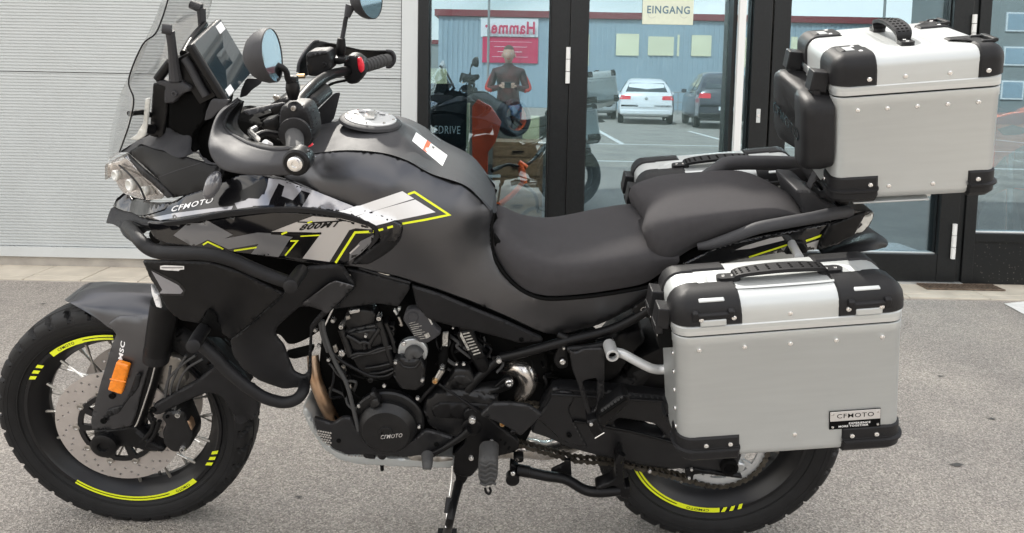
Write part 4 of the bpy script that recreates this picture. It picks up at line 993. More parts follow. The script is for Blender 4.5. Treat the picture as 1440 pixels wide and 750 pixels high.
skin('peg_block', ws(.225, E5((262, 590), (275, 520), (390, 435), (425, 440), (437, 470), (425, 490), (350, 560), (300, 612))), M['blackpl'], pb, th=.03, edge=.007, r=.006)
tube('peg_spine', ws(.232, E5((275, 545), (340, 500), (412, 452))), .004, M['deepblack'], pb)
for i in range(7): tube('tread_rib', [(*p, .228) for p in E5((288+i*17, 512-i*11), (296+i*17, 524-i*11))], .0035, M['softrubber'], pb, n=6)
tube('peg_wire', ws(.20, E5((250, 662), (300, 632))), .0016, M['steel'], pb)
# ================================================================== MOTORCYCLE: bodywork
A1, A2, B1, B2, C1, D1 = view(140, 250, 4.69), view(140, 130, 4.69), view(300, 250, 4.69), view(200, 400, 4.69), view(280, 60, 3.75), view(140, 0, 5.21)
F1, F2, V7, V34 = view(0, 400, 4.69), view(0, 380, 2.027), view(400, 250, 3.75), view(340, 370, 3.26)
Z5, Z4, Z8, Z11, Z21 = view(400, 160, 2.883), view(400, 0, 5.21), view(660, 180, 2.883), view(860, 180, 2.885), view(1060, 190, 4.168)
def S(name, outl, m, parent=None, s=None, **k):
    "body panel with a mirrored twin"
    k.setdefault('mir', True); return skin(name, outl, M[m], parent or BK, s=s, **k)
# ---- front fork, mudguard
rails('mudguard_top', [
   [(90, 422, 0), (107, 412, 0), (129, 406, 0), (160, 405, 0), (195, 406, 0), (232, 409, 0)],
   [(91, 422.5, .022), (108, 418, .028), (130, 415.5, .03), (160, 415.5, .032), (195, 417, .032), (230, 421, .03)],
   [(92, 423, .04), (110, 426, .055), (133, 431, .062), (159, 437, .066), (190, 442, .07), (224, 444, .07)],
   [(95, 424.5, .05), (112, 433.5, .066), (137, 448.5, .074), (157, 463, .080), (185, 470, .084), (222, 468, .085)]], M['paint'], BK, n=30, k=5, thick=0)
S('front_mudguard', [(150, 457, .0775), (165, 446, .079), (190, 445, .08), (222, 444, .081), (222, 455, .088), (205, 478, .094), (212, 512, .10), (205, 530, .10), (197, 557, .105), (190, 585, .105), (184, 600, .105), (160, 605, .105), (129, 605, .10), (127, 592, .10), (138, 549, .10), (147, 519, .095), (157, 485, .090), (163, 472, .086), (157, 463, .082)],
  'paint', hints=[(185, 500, .10), (165, 550, .108), (190, 465, .09)], edge=.003, r=.006, th=.003)
S('mudguard_crease', [(*p, .113) for p in F1((895, 600), (925, 600), (905, 690), (870, 740), (860, 740))]+[(166, 582, .112), (146, 590, .112), (150, 578, .112), (170, 572, .112), (182, 552, .112)], 'matte', edge=.002, th=.006, r=.003)
rf = S('side_reflector', [(*p, .118) for p in F1((765, 514), (848, 540), (822, 640), (798, 732), (708, 700), (735, 610))], 'orange', edge=.003, th=.010, r=.004)
tube('reflector_ridge', [(*p, .118) for p in F1((725, 625), (830, 645))], .0018, M['orange'], BK)
fork = [o for o in BK.children if o.name == 'front_mudguard']
text_on('lettering', fork, 'MSC', (172.5, 507.0), (4.2, -26.5), (-6.2, -1.5), M['white'], BK, bold=.03, shear=.1)
for x_, y_ in ((157, 558), (145, 593)): bolt(x_, y_, .112, 5.5, 'deepblack', BK, h=.003)
for s_ in (1,):
    o = tube('fork_outer_tube', [(233, 425, .085), (228, 455, .085), (221, 495, .085)], [.034, .033, .031], M['blackpl'], BK, n=24); mirror(o)
    o = tube('fork_lower_seal', [(222, 490, .083), (219, 506, .083)], [.0325, .031], M['matte'], BK, n=24); mirror(o)
    o = tube('fork_leg', [(220, 500, .070), (192, 590, .070), (176, 615, .070)], [.024, .024, .026], M['blackpl'], BK, n=20); mirror(o)
o = lathe('axle_clamp', Q(154, 617, .085), AXY, [(0, .034), (.03, .033), (.034, .026), (.034, .014), (.028, .012), (.028, .0)], M['blackpl'], BK, n=28); mirror(o)
S('fork_bottom', [(*p, .10) for p in F2((262, 458), (375, 445), (440, 500), (470, 510), (465, 522), (420, 520), (350, 505), (290, 520), (268, 490))], 'blackpl', edge=.008, th=.03)
# caliper
cl_ = part('brake_caliper', 'black radial brake caliper')
skin('caliper_body', [(*p, .10) for p in F2((470, 405), (520, 402), (535, 440), (548, 470), (545, 500), (525, 522), (490, 522), (465, 500), (460, 465), (472, 440), (456, 425))], M['engine'], cl_, th=.05, edge=.008, r=.01)
skin('caliper_pad', [(*p, .095) for p in F2((522, 425), (540, 432), (548, 460), (540, 485), (528, 470))], M['copper'], cl_, th=.02, edge=.002)
bolt(*F2((505, 416))[0], .108, 5.2, 'steel', cl_, h=.02); bolt(*F2((518, 514))[0], .108, 5.2, 'steel', cl_, h=.02); bolt(*F2((475, 420))[0], .105, 3, 'deepblack', cl_)
for a in (((455, 430), (440, 470), (420, 500), (450, 510)), ((440, 425), (430, 460), (400, 490))): tube('caliper_bracket', [(*p, .095) for p in F2(*a)], .006, M['blackpl'], cl_)
for k, a in enumerate((((262, 500), (250, 520), (240, 548), (243, 575)), ((285, 505), (262, 520), (250, 545), (246, 580)), ((275, 500), (258, 512), (238, 532), (232, 552)), ((240, 515), (236, 540), (228, 580)))): tube('brake_hose', ws(.09, a), .0032, M['softrubber'], BK)
tube('sensor_wire', ws(.10, [(218, 515), (210, 545), (195, 590), (190, 600)]), .0022, M['steel'], BK)
S('fork_inner_panel', ws(.06, [(236, 500), (255, 505), (262, 540), (240, 560), (222, 555), (225, 520)]), 'dullsteel', edge=.002, th=.02, mir=False)
# rear part of mudguard with strut
S('mudguard_strut', [(*p, .10) for p in F2((432, 390), (500, 350), (560, 318), (610, 275), (640, 262), (690, 300), (735, 370), (738, 400), (720, 432), (690, 445), (668, 440), (655, 400), (628, 360), (590, 352), (520, 380), (455, 415), (436, 415))], 'matte', edge=.006, th=.01, r=.008, hints=[(345, 575, .09), (350, 590, .085)])
bolt(*F2((434, 401))[0], .105, 5.5, 'deepblack', BK)
# dark hollow behind the front shrouds (radiator and its fan shroud)
skin('radiator', ws(.03, [(300, 380), (455, 380), (455, 462), (438, 474), (418, 484), (405, 486), (392, 470), (340, 480), (262, 470), (262, 520), (240, 515), (222, 470), (232, 420)]), M['deepblack'], BK, th=.09, edge=.004)
skin('headstock_cover', ws(.06, [(205, 330), (300, 260), (400, 250), (520, 300), (560, 340), (520, 385), (400, 400), (280, 385), (225, 370)]), M['deepblack'], BK, th=.12, edge=.01)
skin('air_duct', ws(.12, [(398, 500), (440, 490), (438, 500), (412, 506)]), M['deepblack'], BK, th=.02, edge=.002)
# ---- lower fairing, matt
lf = S('lower_fairing', [(398, 413, .205), (412, 398, .212), (430, 376, .215), (480, 373, .20), (499.5, 402, .185), (481, 424, .18), (464, 440, .17), (450, 452, .165), (438, 470, .16), (437, 500, .165), (437, 532, .175), (433, 545, .18), (425, 546, .18), (412, 547, .185), (398, 549, .185), (380, 543, .19), (364, 537, .195), (340, 520, .195), (326, 500, .19), (322, 478, .185), (345, 462, .19), (375, 435, .198)],
  'matte', holes=[ws(.175, V34((152, 312), (170, 285), (272, 192), (355, 205), (372, 220), (335, 262), (302, 305), (298, 400), (300, 505), (282, 520), (240, 500), (212, 440), (190, 380), (160, 340)))], edge=.006, r=.010, th=.003, mir=False)
ix = S('fairing_inlay', [(*p, sv) for p, sv in zip(V34((275, 186), (350, 130), (400, 92), (430, 79), (520, 104), (455, 170), (388, 234), (366, 214)), (.193, .205, .212, .212, .19, .186, .182, .182))], 'paint', edge=.002, r=.004, th=.002, lift=.004, mir=False)
S('side_strip', [(*p, .165) for p in ((487, 378), (520, 385), (575, 400), (576, 408), (560, 432), (530, 428), (500, 432), (468, 436), (499.5, 402))], 'matte', edge=.004, r=.005, mir=True)
S('side_strip', [(578, 402, .165), (620, 415, .16), (660, 432, .15), (710, 452, .14), (762, 476, .12), (764, 482, .12), (730, 484, .125), (700, 475, .13), (672, 468, .135), (636, 460, .14), (600, 450, .15), (585, 430, .155)], 'matte', edge=.005, r=.005)
bolt(733, 479, .13, 4, 'deepblack', BK)
tube('strip_edge', [(505, 377, .168), (540, 388, .168), (577, 398, .166)], .003, M['matte'], BK)
# upper textured shroud with gloss insert
sh = S('side_shroud', [(199.5, 367.5, .20), (240, 368, .215), (297, 371, .225), (340, 385, .235), (385, 407, .235), (399, 414, .235), (375, 435, .23), (352, 457, .225), (324, 478.5, .215), (312, 470, .21), (301, 458, .205), (293, 436, .20), (286, 448, .20), (279, 456, .195), (255, 452, .19), (243, 444, .19), (234, 434, .19), (226, 420, .19), (222, 411, .19), (210, 392, .195)],
  'blackpl', edge=.004, r=.004, th=.004)
shs = [sh]
IN = view(127, 239, 2.322)
decal('insert_border', shs, IN((176, 312), (232, 338), (290, 366), (312, 392), (304, 412), (224, 409), (208, 388), (188, 350)), M['gloss'], BK)
decal('gloss_insert', shs, IN((180, 318), (230, 345), (288, 375), (304, 395), (296, 404), (226, 403), (213, 385), (193, 350)), M['glossgrey'], BK, lift=.0012)
decal('sticker', shs, A1((402, 580), (430, 575), (560, 580), (560, 603), (530, 606), (525, 613), (440, 608), (402, 602)), M['white'], BK, lift=.0015)
decal('sticker_print', shs, A1((412, 588), (552, 588), (552, 594), (412, 594)), M['midgrey'], BK, lift=.002)
S('white_chip', [(*p, .18) for p in B2((55, 5), (85, 60), (105, 70), (125, 160), (90, 150), (60, 60))], 'white', mir=False, edge=.002, r=.002)
S('shroud_tab', [(*p, .21) for p in B2((435, 160), (490, 210), (495, 250), (605, 340), (570, 372), (470, 300), (388, 255))], 'deepblack', edge=.002, r=.002)
# ---- beak and wing panel
S('beak', [(148.5, 314, .035), (150, 308, .03), (155, 294, .01), (166, 288, .0), (190, 296, .06), (225, 308, .14), (260, 306, .18), (262, 318, .185), (230, 322, .17), (206, 326, .16), (190, 338, .15), (178, 330, .14), (165, 320, .09)], 'matte', edge=.003, r=.003, hints=[(185, 312, .10)])
S('beak_top', [(158, 290, .005), (166, 278, .0), (176, 270, .0), (185, 282, .03), (205, 284, .10), (240, 285, .15), (232, 294, .16), (193, 304, .10), (176, 298, .05)], 'gloss', edge=.002, r=.002)
S('winglet', [(163, 312, .07), (190, 318, .13), (215, 322, .165), (245, 326, .18), (262, 338, .19), (258, 346, .19), (228, 346, .185), (200, 347, .18), (185, 342, .17), (174, 334, .15)], 'matte', edge=.004, r=.005, holes=[ws(.17, A1((205, 370), (300, 350), (345, 350), (405, 395), (412, 415), (395, 428), (370, 428), (320, 400), (250, 430), (200, 420), (182, 400)))])
ug = S('upper_fairing', [(192, 305, .10), (216, 296, .14), (242, 285, .155), (262, 274, .165), (300, 262, .175), (338, 246, .18), (372, 246, .185), (400, 252, .19), (440, 266, .195), (470, 278, .195), (505, 293, .203), (546, 307, .198), (566, 318, .192), (566, 328, .192), (556, 342, .195), (534, 340, .20), (531, 326, .21), (505, 309, .222), (470, 301, .228), (428, 295, .23), (385, 294, .228), (338, 298, .222), (300, 303, .215), (262, 310, .20), (225, 313, .17)],
  'gloss', hints=[(400, 275, .205), (330, 280, .20), (250, 300, .185), (450, 290, .215)], edge=.004, r=.006)
wp = S('wing_panel', [(205, 312, .185), (262, 314, .205), (300, 308, .215), (338, 303, .222), (385, 297, .226), (428, 298.5, .226), (470, 304, .222), (503, 312, .214), (522, 320, .206), (528, 330, .203), (524, 342, .20), (508, 358, .198), (488, 370, .195), (468, 374, .195), (440, 372, .20), (400, 366, .205), (352, 359, .21), (300, 352, .21), (262, 347, .205), (235, 344, .20), (215, 335, .19)],
  'gloss', hints=[(400, 335, .215), (300, 330, .214)], edge=.004, r=.008)
rd = [(186, 311, .13), (205, 318, .165), (221, 316.5, .19), (262, 311, .213), (300, 304, .225), (338, 299, .232), (385, 295, .236), (428, 295.5, .236), (470, 301, .232), (503, 309, .224), (523, 317, .216), (531, 326, .210), (529, 337, .205), (518, 351, .2)]
MBR = catmull([[*Q(*p[:2], p[2])] for p in rd], 6)
def ridge():
    n = len(MBR); V = []; F = []; pr = [(-.0075, -.006), (-.007, -.001), (.0025, .0), (.0035, -.003), (.0035, -.008), (-.007, -.012)]
    for i in range(n):
        t = MBR[min(i+1, n-1)]-MBR[max(i-1, 0)]; t /= np.linalg.norm(t); nn = np.array([-t[2], 0, t[0]]); tp = min(1, .35+i/12, .35+(n-1-i)/8)
        for a, b in pr: V.append(MBR[i]+nn*a*tp+np.array([0, -b, 0]))
    k = len(pr)
    for i in range(n-1):
        for j in range(k): F.append((i*k+j, i*k+(j+1) % k, (i+1)*k+(j+1) % k, (i+1)*k+j))
    F += [tuple(range(k))[::-1], tuple((n-1)*k+j for j in range(k))]
    o = finish('wing_ridge', V, F, M['matte'], BK); mirror(o); return o
rg_ = ridge()
S('fairing_loop', [(*p, sv) for p, sv in zip(V7((560, 225), (600, 240), (628, 270), (630, 300), (612, 340), (560, 390), (500, 430), (440, 462), (345, 462), (420, 400), (500, 340), (555, 270)), (.195, .188, .18, .178, .178, .18, .182, .186, .192, .198, .202, .202))], 'matte', edge=.005, r=.006)
# tank
TS = [(434, 216, .14), (487, 210, .148), (539, 214, .142), (574, 225, .132), (608, 244, .12), (640, 257, .108), (650, 258, .104), (671, 274, .095), (694, 296, .085), (690, 318, .095), (691, 345, .105), (700, 372, .115), (715, 392, .12), (736, 411, .125), (764, 420, .13), (816, 418, .13), (868, 412, .13), (917, 404, .128), (929, 402, .125), (928, 408, .12), (887, 436, .118), (850, 455, .115), (828, 463, .112), (800, 470, .11), (784, 472, .11), (765, 470, .115), (745, 462, .12), (710, 446, .13), (660, 425, .145), (613, 408, .155), (560, 391, .165), (500, 377, .175), (440, 370, .17), (400, 330, .16), (400, 240, .13)]
tk = S('tank_side', TS, 'paint', hints=[(440, 240, .178), (500, 236, .178), (500, 262, .194), (560, 250, .170), (470, 300, .188), (560, 300, .185), (620, 300, .155), (640, 280, .132), (580, 340, .175), (640, 360, .15), (680, 400, .135), (520, 350, .18), (662, 300, .125), (760, 445, .122)], edge=.005, r=.008, th=.003, step=.016)
cv = rails('tank_cover', [
    [(405, 190, 0), (445, 181, 0), (490, 175, 0), (525, 171, 0), (560, 178, 0), (582, 195, 0), (612, 219, 0), (652, 252, 0), (674, 269, 0), (699, 297, 0)],
    [(405, 200, .05), (445, 191, .05), (490, 185, .05), (525, 183, .05), (560, 190, .048), (584, 206, .045), (614, 229, .04), (652, 257, .035), (674, 273, .03), (697, 299, .03)],
    [(410, 212, .10), (440, 205, .10), (487, 199, .105), (535, 201, .10), (568, 211, .09), (592, 227, .083), (620, 242, .075), (652, 260, .068), (674, 275, .06), (695, 301, .06)],
    [(415, 222.8, 0.141), (436, 216.8, 0.146), (487, 211.3, 0.153), (539, 215.3, 0.147), (574, 226.3, 0.137), (592, 236.8, 0.131), (610, 245.8, 0.125), (651, 259.3, 0.109), (672, 275.8, 0.1), (692, 300.8, 0.091)]],
    M['greyplastic'], BK, n=50, k=5)
S('cover_front', ws(.10, [(405, 195), (440, 160), (450, 158), (440, 200), (420, 222)]), 'greyplastic', mir=True, edge=.004)
fc = Q(521, 170, 0); cn = np.array([.12, -.02, .99])
cap = part('fuel_cap', 'round silver fuel filler cap')
lathe('cap_ring', fc-cn*.004, cn, [(0, .072), (.006, .070), (.010, .064), (.010, .05), (0, .05)], M['greyplastic'], cap, n=48)
lathe('cap_disc', fc, cn, [(0, .060), (.008, .059), (.010, .056), (.010, .046), (.009, .045), (.009, 0)], M['silvertube'], cap, n=48)
for i in range(8):
    a = 2*math.pi*i/8; p = fc+cn*.0102+np.array([.052*math.cos(a), .052*math.sin(a), -.12*.052*math.cos(a)]); lathe('cap_screw', p, cn, [(0, .0035), (.002, .003)], M['steel'], cap, n=8)
MB().box(fc+cn*.014, (.022, .04, .008)).build('key_flap', M['steel'], cap)
for i in range(5):
    a = .9+.5*i; p = fc+cn*.0115+np.array([.035*math.cos(a), .035*math.sin(a), -.12*.035*math.cos(a)]); MB().box(p, (.014, .006, .001)).build('print_mark', M['midgrey'], cap)
# decals on tank and fairings
T_ = [tk]; CVR = [cv]; U_ = [ug]; W_ = [wp]
ALLF = [tk, ug, wp]
dn = 'stripe_decal'
TU = [tk, ug]
decal(dn, TU, V7((285, 181), (380, 152), (620, 71), (682, 110), (480, 172), (352, 210)), M['white'], BK, lift=.0016); decal(dn, TU, V7((358, 213), (440, 184), (560, 150), (688, 115), (796, 182), (700, 202), (598, 222), (556, 232), (482, 252), (440, 230)), M['white'], BK, lift=.0016)
line('yellow_line', TU, V7((650, 88), (684, 76), (868, 196), (740, 222), (622, 242)), 3.0, M['yellow'], BK)
line('yellow_line', U_, V7((492, 278), (520, 270)), 3., M['yellow'], BK); line('yellow_line', U_, V7((542, 264), (572, 256)), 3., M['yellow'], BK)
sil = 'silverdecal'
# silver and black camouflage on the upper fairing
decal('silver_patch', U_, [(378, 251), (400, 254), (440, 268), (468, 279), (505, 294), (542, 308), (520, 312), (500, 307), (470, 299), (440, 293), (425, 291), (436, 272), (424, 268), (412, 282), (396, 276), (400, 262), (392, 258), (380, 282), (378, 289), (352, 290), (345, 280), (352, 272), (372, 274), (376, 262)], M['glossgrey'], BK)
decal('silver_patch', U_, [(330, 286), (350, 281), (356, 291), (334, 294)], M['glossgrey'], BK)
decal('silver_patch', U_, [(215, 306), (245, 300), (268, 297), (300, 293), (328, 290), (326, 295), (300, 298), (262, 304), (225, 310)], M['glossgrey'], BK)
decal('jagged_patch', U_, [(336, 270), (352, 262), (372, 250), (376, 262), (370, 272), (364, 280), (350, 279), (342, 283), (338, 276)], M['blackdecal'], BK, lift=.0012)
text_on('lettering', U_, 'CFMOTO', (241.5, 298.5), (58, -13.5), (1.0, -7.5), M['white'], BK, bold=.02, shear=.25)
# wing panel graphics
decal('letter_patch', W_, [(244, 331), (268, 310.5), (289, 308.8), (327.7, 330), (316, 335.5), (362, 327), (381, 328), (412, 333.5), (406.6, 338), (391.7, 361.5), (353, 357), (364, 343), (321.3, 350.5), (292.5, 337), (272, 347)], M['midgrey'], BK)
decal('letter_patch', W_, V7((60, 235), (150, 202), (300, 215), (440, 255), (462, 272), (375, 266), (342, 276), (238, 443), (95, 425), (195, 290), (60, 285), (-70, 285)), M['silverdecal'], BK)
line('yellow_line', W_, [(279, 348.5), (292.5, 340), (321.3, 353.6), (361, 347.8)], 2.2, M['yellow'], BK)
line('yellow_line', W_, V7((270, 448), (372, 288), (470, 284)), 3.2, M['yellow'], BK)
line('yellow_line', W_, V7((85, 306), (186, 301)), 2.6, M['yellow'], BK); line('yellow_line', W_, V7((4, 410), (68, 333), (32, 333)), 2.2, M['yellow'], BK)
line('black_line', W_, V7((-70, 292), (60, 300), (195, 292)), 3, M['blackdecal'], BK, lift=.0013); line('yellow_line', W_, V7((-15, 296), (15, 284)), 2.4, M['yellow'], BK, lift=.0018)
decal('black_patch', W_, V7((40, 310), (190, 300), (95, 425), (2, 415)), M['blackdecal'], BK, lift=.0006)
line('black_line', W_, V7((70, 232), (150, 236), (290, 228)), 1.8, M['blackdecal'], BK, lift=.0013); line('yellow_line', W_, V7((122, 237), (148, 228)), 2, M['yellow'], BK, lift=.0018)
decal('grey_patch', W_, V7((345, 400), (400, 335), (470, 300), (470, 330), (400, 400), (340, 440)), M['midgrey'], BK, lift=.0009)
line('badge_line', W_, V7((345, 398), (395, 352)), 2.2, M['silverdecal'], BK, lift=.0016)
text_on('lettering', W_, '800MT', (420.5, 324), (59, -6.2), (3, -8.6), M['blackdecal'], BK, bold=.03, shear=.35, lift=.0018)
# warning label on the cover
wl = [(585, 186.5), (629, 219), (622, 234), (579.3, 198.5)]
decal('warning_label', CVR, wl, M['white'], BK); decal('warning_band', CVR, [(600, 197.6), (605.5, 201.7), (599.5, 215.3), (594, 210.8)], M['orangepaint'], BK, lift=.0012)
for i in range(5): decal('print_line', CVR, [(608-i*1.1, 205+i*2.6), (625-i*1.1, 218+i*2.6), (624.6-i*1.1, 218.8+i*2.6), (607.6-i*1.1, 205.8+i*2.6)], M['label'], BK, lift=.0014)
# ---- crash bars
tube('crash_bar', [(180, 318, .12), (190, 330, .22), (198, 340, .26), (208, 349, .27), (222, 354.5, .275), (242, 356, .28), (289, 357, .28), (325, 365, .275), (355, 378, .27), (380, 388, .27), (405, 397, .27)], [.0135]*4+[.0142]*7, M['matte'], BK, n=20)
tube('crash_bar_stub', [(424, 381, .23), (417, 390, .27), (409, 402, .31)], .0145, M['matte'], BK, n=20, smooth=0)
lathe('bar_cap', Q(409, 402.5, .310), Q(409, 402.5, .32)-Q(424, 381, .23), [(-.004, .0150), (.004, .0145), (.006, .011)], M['matte'], BK, n=20)
tube('crash_bar', [(284, 486, .26), (300, 500, .262), (319, 520, .26), (340, 538, .258), (358, 551, .255), (374, 560, .25), (398, 566, .24), (416, 562, .235), (426, 551, .22), (428, 540, .19)], .0132, M['matte'], BK, n=20)
tube('crash_bar_stub', [(287, 462, .20), (280, 472, .25), (272, 486, .30)], .0145, M['matte'], BK, n=20, smooth=0)
lathe('bar_cap', Q(272, 486.5, .30), Q(272, 486.5, .31)-Q(287, 462, .20), [(-.004, .0150), (.004, .0145), (.006, .011)], M['matte'], BK, n=20)
# ---- headlamp and cowl
hl = part('headlamp', 'clear headlamp with warm reflector')
ls_ = lambda pts, o: [(p[0], p[1], (p[0]-149)*.00175+o) for p in pts]
skin('reflector', ls_(A2((62, 555), (62, 500), (160, 445), (240, 530), (330, 580), (418, 672), (300, 702), (180, 662), (112, 600)), -.014), M['warmlens'], hl, th=.01, edge=.006, r=.012)
for q_ in ((120, 545, 38), (215, 610, 44), (310, 650, 34)): c_ = ls_(A2(q_[:2]), -.006)[0]; lathe('projector', Q(*c_), (-.5, -.8, .1), [(0, q_[2]*.00032), (.008, q_[2]*.00034), (.010, q_[2]*.00026), (.004, q_[2]*.0001)], M['taillens'], hl, n=28)
ll = skin('lens', ls_(A2((45, 472), (90, 450), (175, 420), (215, 470), (330, 560), (432, 682), (400, 712), (300, 716), (220, 700), (150, 670), (110, 610), (85, 555), (45, 578)), 0), M['lens'], hl, th=.002, edge=.006, r=.006, mir=True)
tube('lens_joint', [(*p, sv) for p, sv in zip(A2((130, 480), (200, 545), (262, 620), (300, 705)), (.03, .075, .105, .125))], .0022, M['blackpl'], hl)
skin('lens_frame', [(*p, sv) for p, sv in zip(A2((150, 428), (182, 412), (300, 520), (440, 640), (482, 690), (445, 702), (330, 590), (215, 470)), (.03, .04, .12, .15, .16, .158, .125, .065))], M['matte'], hl, th=.006, edge=.002, r=.003, mir=True)
S('side_cowl', [(*p, sv) for p, sv in zip(A2((182, 398), (270, 345), (420, 385), (560, 428), (690, 466), (822, 500), (810, 560), (760, 600), (700, 640), (580, 680), (478, 700), (430, 638), (380, 575), (280, 480)), (.05, .075, .11, .135, .15, .16, .17, .17, .17, .165, .155, .145, .13, .09))], 'blackpl', edge=.003, r=.004)
line('cowl_joint', [o for o in BK.children if o.name == 'side_cowl'], A2((388, 560), (520, 512), (662, 468)), .9, M['greyplastic'], BK)
S('cowl_shelf', [(*p, sv) for p, sv in zip(A2((120, 400), (200, 350), (275, 300), (340, 280), (440, 232), (520, 240), (600, 285), (600, 340), (625, 400), (660, 430), (700, 440), (815, 490), (820, 500), (690, 466), (560, 430), (420, 386), (270, 342), (190, 400)), (.0, .0, .02, .04, .06, .06, .08, .09, .10, .12, .135, .155, .163, .152, .137, .112, .077, .04))], 'greyplastic', edge=.002, r=.003)
S('screen_column', [(*p, .075) for p in A2((345, 0), (350, -60), (455, -60), (455, 0), (445, 150), (418, 312), (325, 288), (335, 150))], 'blackpl', edge=.004, r=.004)
skin('dash_shell', [(*p, .06) for p in [(222, 135), (232, 118), (246, 100), (258, 86), (272, 112), (290, 148), (280, 170), (270, 190), (235, 188), (225, 170)]], M['blackpl'], BK, th=.12, edge=.01, r=.01)
skin('dash_lower', [(*p, .08) for p in A2((455, 60), (560, 0), (680, 0), (710, 60), (690, 190), (620, 270), (600, 340), (640, 400), (600, 400), (560, 300), (450, 240))], M['deepblack'], BK, th=.16, edge=.006)
S('inner_panel', [(*p, .11) for p in A2((690, 190), (700, 130), (730, 60), (745, 45), (860, 50), (840, 90), (780, 130), (740, 175))], 'greyplastic', edge=.002, r=.004)
skin('fork_top_dark', [(*p, .05) for p in [(268, 195), (290, 170), (330, 165), (420, 190), (440, 230), (400, 250), (330, 250), (290, 240)]], M['deepblack'], BK, th=.10, edge=.01)
# windscreen: curved clear sheet
def ar(*p): return np.array([Q(*q) for q in p])
ws_ = rails('windscreen', [
   ar((151, 226, 0), (154, 195, 0), (160, 165, 0), (169, 134, 0), (184, 100, 0), (203, 58, 0), (217, 28, 0), (229, -4, 0), (240, -34, 0)),
   ar((154, 224, .06), (160, 195, .065), (166, 165, .07), (175, 132, .07), (190, 98, .07), (206, 60, .07), (220, 30, .065), (233, -2, .06), (243, -32, .05)),
   ar((168, 214, .13), (176, 192, .14), (183, 170, .15), (188, 140, .155), (181, 112, .155), (200, 64, .145), (218, 48, .135), (228, 26, .125), (238, -6, .11))], M['clear'], BK, n=40, k=6, cap=False, thick=.003)
for p in ([(168, 214, .13), (176, 192, .14), (183, 170, .15), (188, 140, .155), (181, 112, .155), (200, 64, .145), (218, 48, .135), (228, 26, .125), (238, -6, .11)],):
    o = tube('screen_edge', p, .0016, M['blackpl'], BK, n=6)
S('screen_support', [(*p, .11) for p in A2((190, 310), (240, 280), (285, 200), (300, 40), (330, 40), (320, 150), (300, 290), (250, 320))], 'taillens', edge=.002, r=.004)
tube('support_bar', [(181, 160, .13), (200, 158, .10), (212, 162, .08)], .006, M['blackpl'], BK); tube('support_bar', [(202, 180, .10), (215, 183, .08)], .011, M['blackpl'], BK)
# screen brackets
tube('screen_arm_knob', [(228, 40, .125), (241, 42, .12)], [.0105, .0115], M['greyplastic'], BK); tube('screen_arm', [(239, 43, .118), (242, 66, .11), (245, 95, .10), (247, 112, .095)], [.0095, .009, .011, .014], M['greyplastic'], BK, n=10)
tube('screen_arm_knob', [(268, 6, -.10), (283, 12, -.10)], [.010, .0115], M['greyplastic'], BK); tube('screen_arm', [(283, 12, -.10), (285, 40, -.10), (290, 60, -.10)], [.010, .0095, .009], M['greyplastic'], BK, n=10)
skin('screen_bracket', [(*p, .10) for p in D1((400, 590), (440, 592), (590, 602), (668, 645), (662, 672), (620, 682), (560, 728), (540, 760), (470, 762), (470, 680), (480, 640), (420, 620))], M['greyplastic'], BK, th=.02, edge=.004, r=.005)
bolt(*D1((545, 690))[0], .105, 4.5, 'greyplastic', BK)
tube('column_rod', [(222, 112, .09), (232, 98, .09), (240, 88, .09)], .010, M['blackpl'], BK)
# display: a flat panel facing the rider
ds = part('display', 'rectangular dash display with two white stickers')
P4 = [Q(273, 62, .105), Q(310, 27.5, -.105), Q(354, 101, -.095), Q(321, 139, .10)]
n_ = np.cross(P4[1]-P4[0], P4[3]-P4[0]); n_ /= np.linalg.norm(n_)
if n_@(CAMB-P4[0]) < 0: n_ = -n_
def quadslab(name, P, n_, t0, t1, m, parent):
    V = [p+n_*t0 for p in P]+[p+n_*t1 for p in P]; return finish(name, V, [(0, 1, 2, 3), (7, 6, 5, 4), (0, 4, 5, 1), (1, 5, 6, 2), (2, 6, 7, 3), (3, 7, 4, 0)], m, parent, smooth=False)
cen = sum(P4)/4
o = quadslab('housing', [cen+(p-cen)*1.05 for p in P4], n_, -.020, -.003, M['blackpl'], ds); md = o.modifiers.new('b', 'BEVEL'); md.width = .006; md.segments = 3
o = quadslab('bezel', [cen+(p-cen)*1.02 for p in P4], n_, -.005, -.0005, M['greyplastic'], ds); md = o.modifiers.new('b', 'BEVEL'); md.width = .003; md.segments = 2
quadslab('screen', P4, n_, -.001, .0008, M['screen'], ds)
def on4(u, v): return (P4[0]*(1-u)+P4[1]*u)*(1-v)+(P4[3]*(1-u)+P4[2]*u)*v
for u0, u1, v0, v1 in ((.74, .97, .03, .17), (.04, .24, .86, .98)): quadslab('sticker', [on4(u0, v0), on4(u1, v0), on4(u1, v1), on4(u0, v1)], n_, .001, .0014, M['white'], ds)
back = [cen+(p-cen)*.8 for p in P4]; quadslab('mount', back, n_, -.07, -.03, M['blackpl'], ds)
tube('mount_bar', [(259, 82, .09), (268, 95, .09), (280, 118, .09), (290, 135, .09)], .009, M['greyplastic'], ds); tube('mount_bar', [(258, 76, .07), (270, 55, -.02), (288, 34, -.10)], .008, M['blackpl'], ds)
